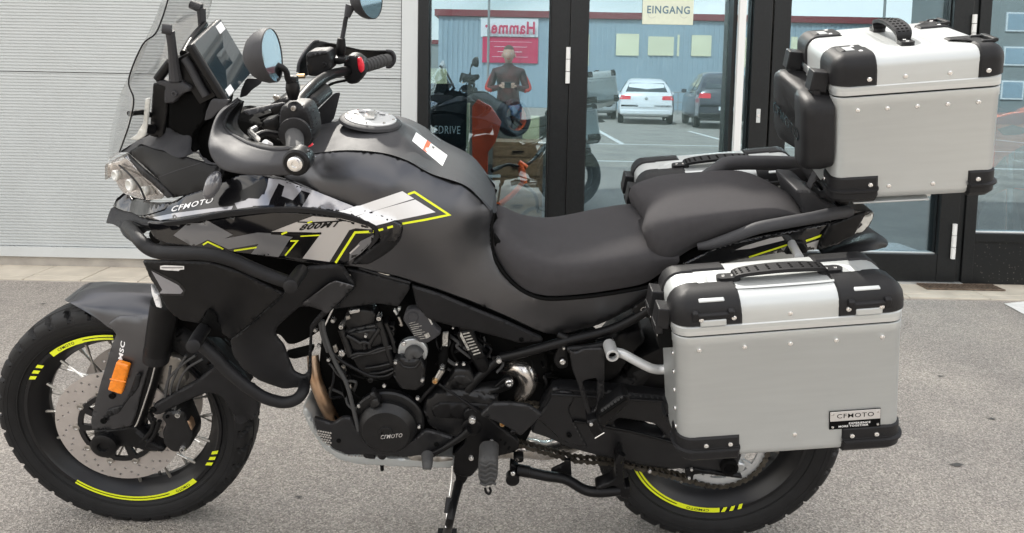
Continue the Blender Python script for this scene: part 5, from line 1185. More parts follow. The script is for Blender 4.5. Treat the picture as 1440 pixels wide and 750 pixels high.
# ---- handlebar, controls, mirrors
hb = part('handlebar', 'black handlebar with grips')
gN = Q(416, 232, .425); gF = Q(548, 83, -.42)
tube('bar', [tuple(Q(416, 205, .34)), tuple(Q(414, 178, .25)), tuple(Q(418, 152, .15)), tuple(Q(424, 138, .08)), tuple(Q(440, 121, 0)), tuple(Q(452, 112, -.08)), tuple(Q(466, 105, -.16)), tuple(Q(486, 100, -.24)), tuple(Q(515, 93, -.34)), tuple(gF)], .0125, M['blackpl'], hb, raw=True, n=18)
tube('grip', [(415.5, 222, .40), (415, 205, .345), (414, 190, .30)], [.0175, .0165, .0175], M['softrubber'], hb, n=20); tube('grip', [(505, 95.5, -.30), (525, 90, -.36), (545, 84, -.415)], [.016, .0175, .0165], M['softrubber'], hb, n=20)
for i in range(8): p = Q(507+i*4.5, 94.8-i*1.35, -.305-i*.013); lathe('grip_rib', p, gF-Q(505, 95, -.3), [(-.002, .016), (0, .0182), (.002, .016)], M['softrubber'], hb, n=16)
lathe('grip_collar', Q(415.5, 188, .30), (0, -1, 0), [(-.012, .026), (.0, .032), (.006, .031), (.008, .02)], M['matte'], hb, n=28)
skin('switch_block', ws(.27, C1((425, 340), (470, 330), (555, 335), (580, 370), (600, 440), (605, 500), (590, 540), (560, 560), (440, 560), (420, 500), (415, 400))), M['matte'], hb, th=.05, edge=.010, r=.012)
for x_, y_ in ((580, 340), (605, 400), (612, 430), (600, 460), (610, 480), (595, 365)): tube('switch', ws(.24, C1((x_-12, y_-8), (x_+8, y_+4))), .0055, M['matte'], hb, n=8)
tube('horn_button', ws(.25, C1((575, 520), (590, 545))), .006, M['redsw'], hb); bolt(*C1((495, 350))[0], .275, 4, 'dullsteel', hb)
skin('clutch_perch', ws(.20, C1((330, 415), (400, 400), (430, 350), (440, 330), (420, 450), (400, 480), (345, 470), (320, 445))), M['blackpl'], hb, th=.03, edge=.006)
tube('clutch_lever', [(388, 190, .22), (372, 187, .24), (360, 192, .26), (350, 198, .27), (342, 203, .28)], [.009, .006, .0065, .005, .005], M['matte'], hb, n=10)
tube('clutch_lever', [(360, 180, .22), (352, 186, .24), (362, 196, .28)], .006, M['steel'], hb, n=8)
tube('lever_ball', [(372, 203, .30), (380, 206, .29)], [.010, .008], M['white'], hb, n=12)
for a in (((400, 190, .17), (385, 180, .16), (370, 178, .14), (352, 190, .10)), ((395, 200, .18), (378, 192, .16), (360, 200, .12)), ((405, 170, .14), (385, 165, .12), (368, 170, .08)), ((430, 175, .1), (400, 185, .08), (370, 175, .06)), ((405, 160, .1), (390, 158, .05), (360, 168, 0))): tube('cable', a, .0035, M['deepblack'], hb, n=8)
for x_, y_, r_ in ((390, 140, 5), (386, 137, 3), (400, 158, 4)): bolt(x_, y_, .05, r_, 'dullsteel', hb)
skin('top_clamp', ws(.06, [(375, 150), (395, 138), (440, 135), (450, 150), (430, 168), (385, 168)]), M['blackpl'], hb, th=.12, edge=.01)
# hand guards
def guard(sg, parent):
    pass
og = [(336, 139, .20), (312, 153, .24), (301, 170, .28), (294, 195, .33), (293.5, 208, .36), (299, 224, .375), (314, 239, .39), (350, 246, .41), (400, 247, .435), (424, 243, .445)]
ig = [(337, 140, .20), (323, 156, .215), (314, 173, .235), (319, 184, .26), (335, 195, .30), (352, 203, .335), (372, 208, .37), (395, 210, .405), (418, 208, .43), (434, 214, .44)]
md_ = [((a[0]+b[0])/2, (a[1]+b[1])/2, (a[2]+b[2])/2+.013) for a, b in zip(og, ig)]; lo_ = [((a[0]*.75+b[0]*.25), (a[1]*.75+b[1]*.25), (a[2]*.75+b[2]*.25)+.010) for a, b in zip(og, ig)]
rails('hand_guard', [og, lo_, md_, ig], M['greyplastic'], BK, n=50, k=4, full=False, cap=False, thick=.005, angle=50)
bk = [(342, 142, .14), (338, 158, .15), (334, 172, .17), (338, 184, .19), (346, 192, .22), (356, 198, .26), (374, 204, .31), (395, 206, .36), (410, 206, .38), (430, 212, .40)]
rails('guard_back', [ig, [((a[0]+b[0])/2, (a[1]+b[1])/2, (a[2]+b[2])/2-.02) for a, b in zip(ig, bk)], bk], M['blackpl'], BK, n=40, k=3, full=False, cap=False, thick=.003)
tube('guard_rim', ig, .0035, M['greyplastic'], BK, n=8)
S('guard_brace', [(*p, sv) for p, sv in zip(C1((225, 362), (300, 345), (380, 328), (440, 318), (455, 325), (400, 345), (330, 368), (260, 388)), (.21, .2, .18, .17, .17, .18, .2, .21))], 'greyplastic', edge=.003, r=.003, mir=False)
ge = C1((512, 634))[0]; lathe('bar_end', Q(*ge, .456), AXY, [(-.03, .0235), (.0, .0235), (.004, .020), (.004, .012)], M['blackpl'], BK, n=28); lathe('bar_end_bolt', Q(*ge, .458), AXY, [(0, .0135), (.009, .013), (.011, .010), (.011, .006), (.007, .005)], M['steel'], BK, n=24)
# far-side guard
S('hand_guard', [(*p, sv) for p, sv in zip(Z4((95, 530), (105, 460), (150, 380), (205, 312), (250, 303), (330, 318), (450, 345), (560, 368), (660, 374), (760, 372), (800, 395), (810, 430), (795, 470), (765, 492), (740, 490), (720, 440), (560, 440), (350, 440), (160, 560), (110, 560)), (-.20, -.21, -.24, -.28, -.30, -.32, -.35, -.38, -.42, -.45, -.455, -.455, -.455, -.45, -.45, -.45, -.42, -.36, -.22, -.2))], 'blackpl', edge=.004, r=.006, mir=False)
tube('guard_edge', [(*p, sv) for p, sv in zip(Z4((98, 530), (108, 460), (150, 382), (207, 312), (250, 304)), (-.19, -.20, -.23, -.27, -.29))], .004, M['greyplastic'], BK)
tube('guard_edge', [(*p, -.452) for p in Z4((745, 374), (785, 380), (806, 410), (804, 455), (775, 490), (745, 490))], .0045, M['greyplastic'], BK)
skin('reservoir', ws(-.17, Z4((155, 400), (180, 378), (300, 372), (325, 380), (340, 440), (345, 510), (300, 540), (240, 565), (170, 560), (155, 480))), M['matte'], hb, th=.05, edge=.006, r=.006)
skin('reservoir_lid', ws(-.165, Z4((158, 402), (182, 380), (300, 373), (324, 382), (318, 396), (172, 424))), M['greyplastic'], hb, th=.055, edge=.003, r=.003)
bolt(*Z4((290, 475))[0], -.165, 3.6, 'matte', hb); tube('banjo', ws(-.12, Z4((95, 560), (150, 558))), .006, M['brass'], hb, n=8)
skin('throttle_block', ws(-.25, Z4((430, 440), (470, 405), (530, 410), (580, 450), (590, 540), (540, 615), (470, 625), (430, 580))), M['matte'], hb, th=.04, edge=.008)
skin('kill_switch', ws(-.243, Z4((530, 425), (555, 425), (578, 470), (580, 525), (555, 540), (535, 500))), M['redsw'], hb, th=.01, edge=.004)
skin('bar_clamp', ws(-.20, Z4((340, 425), (445, 425), (455, 460), (400, 480), (345, 465))), M['blackpl'], hb, th=.03, edge=.004)
tube('brake_lever', [(*p, sv) for p, sv in zip(Z4((340, 520), (300, 600), (240, 650), (200, 665)), (-.2, -.2, -.15, -.1))], .004, M['deepblack'], hb); tube('cable', [(*p, sv) for p, sv in zip(Z4((450, 590), (360, 610), (280, 650), (180, 680)), (-.24, -.2, -.12, -.05))], .0035, M['deepblack'], hb)
# mirrors
def mirr(name, cpx, s, lab, stem, w2=.082, h2=.052):
    t = part(name, lab); c = Q(*cpx, s); nrm = np.array([.985, .005 if s > 0 else -.30, .12]); nrm /= np.linalg.norm(nrm)
    side = np.cross([0, 0, 1.], nrm); side /= np.linalg.norm(side); up_ = np.cross(nrm, side)
    def ring(k, off, sh=0): return [c+nrm*off+side*(w2*k*math.cos(a)*(1+.10*math.sin(a)))+up_*(h2*k*math.sin(a)*(1+.10*math.cos(a)*sg)+sh) for a in np.linspace(0, 2*math.pi, 40, endpoint=False)]
    sg = 1
    lv = [ring(.955, .001), ring(.97, .004), ring(1.0, .002), ring(1.0, -.010), ring(.92, -.022), ring(.74, -.034), ring(.45, -.043), ring(.02, -.046)]
    V = [p for r_ in lv for p in r_]; F = [(i*40+j, i*40+(j+1) % 40, (i+1)*40+(j+1) % 40, (i+1)*40+j) for i in range(len(lv)-1) for j in range(40)]
    finish('housing', V, F, M['greyplastic'], t); V = ring(.955, .001)+ring(.955, .0025); finish('glass', V, [tuple(range(40, 80))]+[(j, (j+1) % 40, (j+1) % 40+40, j+40) for j in range(40)], M['mirror'], t)
    tube('stem', [tuple(c-nrm*.04)]+[tuple(Q(*p)) for p in stem], .0058, M['matte'], t, raw=True, n=12); return t
mirr('rear_view_mirror', (381, 79), .30, 'left mirror with grey housing', [(397, 95, .27), (405, 112, .25), (411, 124, .24)], .056, .050)
tube('mirror_base', [(411, 115, .24), (412, 126, .24), (412, 140, .24)], [.012, .014, .0085], M['blackpl'], hb); tube('mirror_nut', [(405, 112, .24), (418, 113, .24)], .009, M['matte'], hb)
mirr('rear_view_mirror', (521, 0), -.30, 'right mirror, partly out of view', [(488, 22, -.27), (484, 40, -.26), (481, 56, -.24)], .062, .050)
tube('mirror_base', [(480, 54, -.24), (479.5, 68, -.24), (479, 84, -.24)], [.010, .0125, .008], M['blackpl'], hb); tube('mirror_joint', [(493, 8, -.27), (488, 24, -.265)], [.013, .008], M['greyplastic'], BK)
# turn signal
tube('signal_stalk', [(308, 238, .16), (304, 252, .20)], .008, M['blackpl'], BK)
tube('turn_signal', [(305, 246, .19), (301, 255, .21), (297, 265, .215), (292, 275, .215), (289, 279, .215)], [.010, .0155, .015, .011, .004], M['smoke'], BK, n=16); tube('signal_trim', [(308, 256, .215), (302, 268, .222), (294, 278, .22)], .002, M['blackpl'], BK)

# ---- seats
rs = rails('rider_seat', [
    [(700, 307, 0), (712, 306, 0), (728, 315, 0), (746, 325, 0), (774, 332, 0), (808, 327, 0), (852, 320, 0), (902, 312, 0), (930, 312, 0), (955, 318, 0)],
    [(695, 314, .04), (706, 316, .05), (723, 327, .058), (744, 341, .065), (776, 351, .08), (812, 350, .09), (856, 345, .10), (905, 340, .11), (932, 342, .11), (955, 348, .11)],
    [(692, 322, .065), (700, 328, .085), (718, 344, .10), (742, 360, .118), (775, 370, .132), (812, 371, .143), (856, 366, .15), (905, 360, .15), (935, 360, .147), (955, 360, .14)],
    [(691, 337, .08), (697, 347, .10), (714, 367, .12), (740, 386, .135), (776, 395, .147), (815, 394, .155), (858, 388, .158), (905, 379, .156), (935, 370, .15), (955, 368, .145)],
    [(693, 352, .085), (698, 362, .10), (716, 388, .118), (740, 408, .13), (770, 416, .138), (815, 414, .142), (860, 408, .143), (905, 399, .142), (930, 384, .14), (950, 374, .14)]],
    M['seat'], BK, n=44, k=5)
pts = [(694, 300, .075), (690.5, 318, .09), (690, 345, .10), (697, 366, .112), (714, 391, .126), (738, 411, .135), (768, 420.5, .143), (816, 418.5, .147), (860, 413, .148), (905, 405, .147), (925, 398, .145)]
o = tube('seat_piping', pts, .0042, M['deepblack'], BK); mirror(o)
ps = rails('pillion_seat', [
    [(905, 308, 0), (911, 290, 0), (930, 277, 0), (958, 270, 0), (1020, 266, 0), (1080, 265, 0), (1106, 270, 0), (1124, 283, 0), (1134, 304, 0)],
    [(903, 320, .09), (911, 308, .10), (935, 300, .106), (966, 296, .112), (1024, 291, .112), (1076, 288, .11), (1102, 291, .105), (1120, 297, .09), (1134, 307, .07)],
    [(905, 329, .122), (915, 323, .136), (938, 317, .142), (967, 310, .144), (1022, 302, .138), (1072, 296, .132), (1100, 297, .124), (1119, 301, .112), (1133, 307.5, .09)],
    [(910, 345, .13), (920, 346, .148), (938, 344, .153), (965, 330, .152), (1018, 318, .145), (1068, 309, .138), (1096, 305, .13), (1118, 305, .118), (1133, 308, .10)],
    [(914, 355, .13), (922, 360, .143), (940, 362, .148), (969, 343, .148), (1016, 328, .14), (1066, 317, .132), (1095, 309, .125), (1118, 306, .114), (1132, 308, .10)],
    [(918, 362, .12), (926, 367, .13), (941, 370, .135), (973, 350, .135), (1016, 334, .13), (1066, 322, .125), (1095, 312, .12), (1118, 307.5, .11), (1132, 309, .095)]],
    M['seat'], BK, n=50, k=5)
skin('seat_gap_filler', ws(.10, [(694, 330), (699, 378), (742, 414), (768, 424), (860, 420), (926, 406), (900, 380), (760, 378), (710, 345)]), M['deepblack'], BK, th=.2, edge=.003)  # deep black filler added to close the bright gap below the seat
skin('seat_base', ws(.11, [(925, 365), (945, 372), (975, 352), (1020, 338), (1070, 325), (1135, 306), (1150, 320), (1060, 345), (960, 385), (920, 420), (890, 430), (870, 425), (925, 400)]), M['deepblack'], BK, th=.22, edge=.004)
skin('tail_side_cover', ws(.135, [(740+x/3.408, 400+y/3.408) for x, y in ((505, 120), (540, 90), (640, 30), (700, 0), (720, 0), (720, 170), (640, 180), (530, 150), (510, 140))]), M['blackpl'], BK, th=.02, edge=.004)
tb = [o for o in BK.children if o.name == 'tail_side_cover']
text_on('lettering', tb, 'CF800-5', (900.5, 437.5), (27, -9.5), (.4, -4.5), M['silverdecal'], BK, bold=.02, shear=.2)
# ---- tail: side panels, grab rails, rack, lamp
tp = S('tail_fairing', [(960, 372, .14), (1000, 352, .14), (1040, 340, .14), (1085, 330, .138), (1130, 322, .132), (1165, 315, .12), (1195, 312, .11), (1215, 316, .10), (1200, 330, .10), (1180, 345, .10), (1150, 352, .11), (1100, 356, .12), (1040, 366, .13), (985, 380, .135)], 'gloss', edge=.004, r=.004)
decal('stripe_decal', [tp], Z11((500, 495), (540, 478), (640, 448), (690, 440), (700, 455), (560, 490)), M['silverdecal'], BK); decal('stripe_decal', [tp], Z11((600, 528), (715, 478), (700, 500), (690, 520)), M['silverdecal'], BK)
line('yellow_line', [tp], Z11((515, 538), (600, 510), (712, 474)), 2.4, M['yellow'], BK); line('yellow_line', [tp], Z11((788, 458), (858, 434)), 3, M['yellow'], BK)
decal('stripe_decal', [tp], Z11((790, 470), (855, 450), (838, 490), (800, 498)), M['silverdecal'], BK)
S('tail_insert', [(*p, .125) for p in Z11((855, 440), (885, 395), (1000, 350), (1040, 340), (985, 440), (920, 470), (835, 500))], 'blackpl', edge=.004, r=.004)
gr_ = part('grab_rail', 'grey moulded grab rails and rack')
G_l = [(981, 347, .15), (1000, 344, .155), (1035, 332, .16), (1065, 321, .16), (1100, 314, .155), (1140, 307, .145), (1170, 301, .13), (1195, 298, .11)]
tube('left_rail', G_l, [.008, .011, .0125, .0135, .0135, .0135, .014, .013], M['greyplastic'], gr_, n=14)
tube('right_rail', [(972, 258, -.13), (990, 250, -.14), (1010, 238, -.15), (1026, 230, -.155), (1070, 229, -.155), (1120, 231, -.15), (1135, 237, -.14), (1150, 252, -.12), (1160, 262, -.10)], [.012, .016, .019, .019, .019, .019, .018, .018, .016], M['greyplastic'], gr_, n=14)
skin('rail_block', ws(-.13, Z21((220, 200), (300, 180), (335, 240), (330, 290), (260, 305), (210, 280), (150, 220))), M['greyplastic'], gr_, th=.02, edge=.004); bolt(*Z21((245, 278))[0], -.12, 3, 'steel', gr_)
skin('rack_stay', ws(.04, Z21((320, 345), (335, 300), (365, 235), (385, 225), (400, 240), (445, 340), (470, 345), (480, 400), (470, 430), (440, 435), (430, 385), (400, 375), (330, 385))), M['greyplastic'], gr_, th=.02, edge=.004, r=.004, holes=[ws(.04, Z21((335, 340), (375, 260), (390, 262), (432, 345), (345, 358)))])
skin('tail_core', ws(.07, [(1120, 268), (1145, 270), (1160, 285), (1175, 290), (1190, 300), (1190, 325), (1150, 330), (1120, 320), (1130, 300)]), M['greyplastic'], BK, th=.14, edge=.01)
skin('rack_plate', ws(.08, Z21((480, 370), (520, 358), (560, 375), (570, 400), (545, 420), (500, 410))), M['blackpl'], gr_, th=.16, edge=.005)
tl = part('tail_lamp', 'clear tail lamp'); skin('lamp_body', ws(.085, Z21((540, 425), (600, 440), (700, 445), (712, 470), (690, 530), (650, 575), (560, 600), (470, 620), (380, 640), (430, 530), (445, 500))), M['gloss'], tl, th=.17, edge=.006)
skin('lens', ws(.093, Z21((625, 478), (672, 478), (700, 460), (702, 490), (672, 540), (640, 572), (580, 585), (600, 530))), M['taillens'], tl, th=.02, edge=.004, r=.004)
skin('lens', [(*p, .088) for p in Z21((608, 488), (625, 485), (590, 580), (565, 590))], M['dullsteel'], tl, th=.01, edge=.002, r=.002)
# rear mudflap behind the lamp
rails('rear_mudguard', [[(1160, 345, 0), (1200, 330, 0), (1230, 327, 0), (1247, 337, 0)], [(1160, 352, .06), (1200, 341, .07), (1232, 338, .065), (1249, 343, .04)], [(1160, 362, .09), (1200, 356, .10), (1228, 352, .09), (1246, 348, .05)]], M['matte'], BK, n=20, k=5)
tube('silver_stay', [(1112, 340, .12), (1117, 350, .15), (1124, 362, .20)], .0095, M['silvertube'], BK); skin('stay_mount', ws(.13, Z11((715, 480), (735, 462), (780, 462), (800, 500), (790, 512), (700, 516))), M['blackpl'], BK, th=.02, edge=.003)
# silver luggage-rack tube with an open end
rk = part('pannier_rack', 'silver tubular pannier rack')
tube('rack_tube', [(*p, sv) for p, sv in zip(E5((345, 205), (400, 218), (460, 250), (540, 290), (600, 300), (680, 290)), (.18, .19, .20, .21, .21, .22))], .0105, M['silvertube'], rk)
lathe('rack_end', Q(*E5((336, 205))[0], .19), (.05, -1, .02), [(-.03, .0145), (.018, .0145), (.019, .0135), (.019, .0095), (.0, .0095)], M['silvertube'], rk, n=24, closed=False)
lathe('rack_bore', Q(*E5((336, 205))[0], .19), (.05, -1, .02), [(.006, .0095), (.0065, .0)], M['deepblack'], rk, n=20)
skin('rack_mount', ws(.15, E5((250, 172), (340, 150), (355, 165), (345, 185), (280, 195))), M['blackpl'], rk, th=.02, edge=.003); bolt(*E5((342, 155))[0], .165, 2.6, 'steel', rk)
tube('rack_strut', [(975, 500, .22), (1100, 470, .22), (1190, 440, .2)], .010, M['silvertube'], rk)

# ================================================================== CASES
def frame_of(x0, z0, s0, L_, H_, D_, a, t, g=0., mirrored=False):
    a = rad(a); t = rad(t); g = rad(g)
    u = Vector((math.cos(a), 0, math.sin(a))); b = Vector((math.sin(t)*math.sin(a), math.cos(t), -math.sin(t)*math.cos(a))); w_ = Vector((-math.cos(t)*math.sin(a), math.sin(t), math.cos(t)*math.cos(a)))
    R = Matrix((u, b, w_)).transposed()
    if g: R = R @ Matrix.Rotation(g, 3, 'Z')
    return Matrix.Rotation(LEAN, 4, 'X') @ Matrix.Translation((x0, -s0, z0)) @ R.to_4x4()
def rring(L_, D_, r, i, ns=6, o=0.):
    "rounded rectangle ring inset by i, corner order starts at front-outer corner"
    x0, x1, y0, y1 = i-o, L_-i+o, i-o, D_-i+o; rr = max(r-i+o, .003); P = []
    for cx_, cy_, a0 in ((x0+rr, y0+rr, 180), (x1-rr, y0+rr, 270), (x1-rr, y1-rr, 0), (x0+rr, y1-rr, 90)):
        for k in range(ns+1): a = rad(a0+90*k/ns); P.append((cx_+rr*math.cos(a), cy_+rr*math.sin(a)))
    return P
def stack(name, L_, D_, r, levels, m, parent, ns=6, angle=40):
    V = []; F = []; n = 4*(ns+1)
    for z, i in levels: V += [(x, y, z) for x, y in rring(L_, D_, r, i, ns)]
    for k in range(len(levels)-1): F += [(k*n+j, k*n+(j+1) % n, (k+1)*n+(j+1) % n, (k+1)*n+j) for j in range(n)]
    F += [tuple(range(n))[::-1], tuple((len(levels)-1)*n+j for j in range(n))]
    return finish(name, V, F, m, parent, angle=angle, base=(0, 0, 0))
def case(name, mat_, L_, D_, H_, hs, r, rt, label, cat, group, plaque=False, handle_axis='x', latches=True, topcase=False):
    t = empty(name, (0, 0, 0), label, cat, group); t.matrix_world = mat_; z0 = (0, 0, 0)
    arc_ = [(rt*(1-math.cos(rad(q))), rt*(1-math.sin(rad(q)))) for q in (0, 18, 36, 54, 72, 90)]  # (inset, drop)
    rb = .018
    body = stack('body', L_, D_, r, [(0, rb)]+[(rb*(1-math.cos(rad(q))), rb*(1-math.sin(rad(q)))) for q in (30, 60, 90)]+[(hs-.022, 0), (hs-.020, -.0012), (hs-.003, -.0012), (hs-.002, 0)], M['alu'], t)
    stack('seam', L_-.004, D_-.004, r, [(hs-.004, 0), (hs+.003, 0)], M['deepblack'], t).location = (.002, .002, 0)
    lid = part_child = None
    lv = [(hs+.001, 0), (hs+.002, -.0018), (hs+.018, -.0018), (hs+.020, 0)]+[(H_-d, i) for i, d in arc_[0:]]
    lid = stack('lid', L_, D_, r, lv, M['alu'], t)
    stack('rim_band', L_+.004, D_+.004, r+.002, [(hs+.0025, 0), (hs+.0105, 0)], M['alutrim'], t).location = (-.002, -.002, 0)
    def cnr(ci, la, lb, off, lo, hi, gname='corner_guard', ridge=False, top=True):
        "wraps corner ci (0 front-outer,1 rear-outer,2 rear-inner,3 front-inner) la along L, lb along D"
        o_ = off; rr = r; nA = 5; path = []
        if top: prof = [(lo, -o_), ((lo+H_-rt)/2, -o_)]+[(H_-d+o_*min(1, (rt-d)/rt), i-o_*(1-min(1, i/rt))) for i, d in arc_]+[(H_+o_, rt+(hi-rt)*q) for q in (.33, .66, 1)]
        else: prof = [(hi, -o_), (hi*.55, -o_), (hi*.5, -o_-(.006 if ridge else 0)), (hi*.42, -o_-(.006 if ridge else 0)), (hi*.36, -o_), (.006, -o_), (-o_, .006), (-o_, .02)]
        G_ = []
        for z, i in prof:
            c_ = rring(L_, D_, rr, max(i, -.02), 6); seg = c_[ci*7:ci*7+7]
            sx = 1 if ci in (0, 3) else -1; sy = 1 if ci in (0, 1) else -1
            ex = la if ci in (0, 3) else L_-la; ey = lb if ci in (0, 1) else D_-lb
            # order so that path goes from the L side end to the D side end
            if ci in (0, 2): pA = seg[-1]; pB = seg[0]; mid = seg[::-1]
            else: pA = seg[0]; pB = seg[-1]; mid = seg
            A_ = [(ex+(pA[0]-ex)*q, pA[1]) for q in (0, .02, .5)]; B_ = [(pB[0], pB[1]+(ey-pB[1])*q) for q in (.5, .98, 1)]
            # for seg[0]/seg[-1]: the one with y on the L-side
            row = A_+mid+B_; G_.append([(x, y, z) for x, y in row])
        nr, nc = len(G_), len(G_[0]); V = [p for row in G_ for p in row]; nv = len(V)
        cx_, cy_, cz_ = L_/2, D_/2, H_/2
        Vi = []
        for (x, y, z) in V:
            k_ = .0045; Vi.append((x+(k_ if x < cx_ else -k_), y+(k_ if y < cy_ else -k_), z-(k_ if top else -k_)))
        F = [(i*nc+j, i*nc+j+1, (i+1)*nc+j+1, (i+1)*nc+j) for i in range(nr-1) for j in range(nc-1)]
        F += [(a+nv, d+nv, c+nv, b+nv) for a, b, c, d in F[:]]
        rim = [(0, j) for j in range(nc)]+[(i, nc-1) for i in range(1, nr)]+[(nr-1, j) for j in range(nc-2, -1, -1)]+[(i, 0) for i in range(nr-2, 0, -1)]
        rim = [a*nc+b for a, b in rim]
        F += [(rim[k], rim[(k+1) % len(rim)], rim[(k+1) % len(rim)]+nv, rim[k]+nv) for k in range(len(rim))]
        return finish(gname, V+Vi, F, M['matte'], t, angle=40, base=z0)
    lg = .125 if not topcase else .12
    for ci in range(4):
        la = lg if not topcase else (.076 if ci in (0, 3) else .045)
        la_ = {0: lg, 1: lg+.0, 2: lg, 3: lg}[ci] if not topcase else la
        g_ = cnr(ci, la_, .062 if not topcase else .10, .004, hs+.024, (.058 if not topcase else .072))
        sx = ci in (0, 3); sy = ci in (0, 1)
        def P(x, y, z): return np.array([x if sx else L_-x, y if sy else D_-y, z])
        def riv(p, n, r_=.0052, nm='rivet'): lathe_b(nm, p, n, [(0, r_), (.0018, r_*.9), (.0026, r_*.5), (.0012, r_*.4)], M['steel'], g_)
        ny = -1 if sy else 1; nx = -1 if sx else 1
        f = .0045
        if not topcase:
            for px_ in (.050, lg-.013): riv(P(px_, -f, hs+.036), (0, ny, 0)); riv(P(px_+(.0), rt*.75, H_-.003), (0, ny*.3, 1))
            # slotted lashing bracket on the rounded edge
            for k_, (yy, zz, nn) in enumerate(((.0125, H_-.0185+.006, (0, -.7, .7)), (-.0, H_-.052, (0, -1, .2)))):
                c = P(.073, yy-.002, zz); boxb('slot', c, (.050, .010, .010) if k_ == 0 else (.050, .008, .014), 35*(1 if sy else -1) if k_ == 0 else 0, M['alu'], g_)
            c = P(.073, .0035-.006, H_-.036); boxb('lashing_bar', c, (.064, .012, .010), 20*(1 if sy else -1), M['matte'], g_)
            for e in (-.034, .034): boxb('lashing_end', P(.073+e, .002-.004, H_-.037), (.012, .012, .024), 20*(1 if sy else -1), M['matte'], g_)
        else:
            riv(P(la-.012, -f, hs+.034), (0, ny, 0)); riv(P(la-.018, .035, H_+.003), (0, 0, 1)); riv(P(.055 if sx else .03, .085, H_+.003), (0, 0, 1))
            if sx:
                boxb('slot', P(.014, .060, H_-.014), (.018, .036, .006), 0, M['alu'], g_, ry=-45); boxb('slot', P(.040, .064, H_+.0035), (.020, .036, .003), 0, M['alu'], g_)
                boxb('lashing_bar', P(.026, .062, H_+.0015), (.012, .046, .008), 0, M['matte'], g_, ry=-20)
            else:
                for e in (-.026, .026): boxb('lashing_end', P(.022, .055+e, H_+.004), (.026, .009, .007), 0, M['matte'], g_)
                boxb('lashing_bar', P(.010, .055, H_+.006), (.010, .060, .007), 0, M['matte'], g_)
        b_ = cnr(ci, .115 if not topcase else (.085 if sx else .05), .06, .004, 0, .050, 'base_guard', True, False)
        for px_ in ((.052, .100) if not topcase else (.073 if sx else .036,)): lathe_b('rivet', P(px_, -f, .036), (0, ny, 0), [(0, .0052), (.0018, .0046), (.0026, .0026), (.0012, .002)], M['steel'], b_)
        if topcase: lathe_b('rivet', P(-f, .05, .036), (nx, 0, 0), [(0, .0052), (.0018, .0046), (.0026, .0026)], M['steel'], b_)
    # rivets on the long faces
    k = 5 if not topcase else 5
    for y_, ny in ((0, -1), (D_, 1)):
        for j in range(k):
            x_ = .045+(L_-.09)*j/(k-1); lathe_b('rivet', (x_, y_, hs-.030), (0, ny, 0), [(0, .0050), (.0018, .0044), (.0026, .0026), (.0012, .002)], M['steel'], body)
        for x_ in ((.5,) if not topcase else (.42, .68)): lathe_b('rivet', (L_*x_, y_, hs+.034), (0, ny, 0), [(0, .0050), (.0018, .0044), (.0026, .0026)], M['steel'], lid)
        for x_ in ((.52,) if not topcase else (.35, .62)): lathe_b('rivet', (L_*x_, y_, .045 if not topcase else .030), (0, ny, 0), [(0, .0050), (.0018, .0044), (.0026, .0026)], M['steel'], body)
    for zz in np.linspace(.06, hs-.05, 5):
        for x_, nx in ((0, -1), (L_, 1)): lathe_b('rivet', (x_, D_*.18, zz), (nx, 0, 0), [(0, .0045), (.0018, .004), (.0026, .0026)], M['steel'], body)
    # carrying handle
    hd = bpy.data.objects.new('handle', None); col.objects.link(hd); hd.parent = t
    ax = (lambda u, v, z: (L_/2+u+.002, D_/2+v-.020, z)) if handle_axis == 'x' else (lambda u, v, z: (L_/2+v, D_/2+u, z))
    hl_ = .088 if handle_axis == 'x' else .075
    hk = .45 if handle_axis == 'x' else 1.
    cu_ = catmull([ax(-hl_, 0, H_+.004), ax(-hl_*.96, 0, H_+.004+.018*hk), ax(-hl_*.6, 0, H_+.004+.027*hk), ax(0, 0, H_+.004+.031*hk), ax(hl_*.6, 0, H_+.004+.027*hk), ax(hl_*.96, 0, H_+.004+.018*hk), ax(hl_, 0, H_+.004)], 5)
    V = []; F = []; n = len(cu_)
    for i in range(n):
        q = abs(i/(n-1)-.5)*2; wd = .012+.007*(1-q**2); th_ = .0035; c = np.array(cu_[i]); tt = cu_[min(i+1, n-1)]-cu_[max(i-1, 0)]; tt /= np.linalg.norm(tt)
        sd = np.array([0, 1., 0]) if handle_axis == 'x' else np.array([1., 0, 0]); nn = np.cross(sd, tt); nn /= np.linalg.norm(nn)
        for a, b in ((-1, -1), (1, -1), (1, 1), (-1, 1)): V.append(c+sd*wd*a+nn*th_*b)
    F = [(i*4+j, i*4+(j+1) % 4, (i+1)*4+(j+1) % 4, (i+1)*4+j) for i in range(n-1) for j in range(4)]+[(0, 1, 2, 3), (4*n-4, 4*n-3, 4*n-2, 4*n-1)]
    finish('strap', V, F, M['matte'], hd, angle=30, base=z0)
    sd = np.array([0, 1., 0]) if handle_axis == 'x' else np.array([1., 0, 0])
    for i in range(5, n-5, 2):
        for e in (-1, 0, 1): 
            c = np.array(cu_[i])+sd*e*.0085+np.array([0, 0, .0036]); 
            b = MB().box(c, (.0045, .0045, .0016)); b.build('tread_pip', M['deepblack'], hd, smooth=False, base=z0)
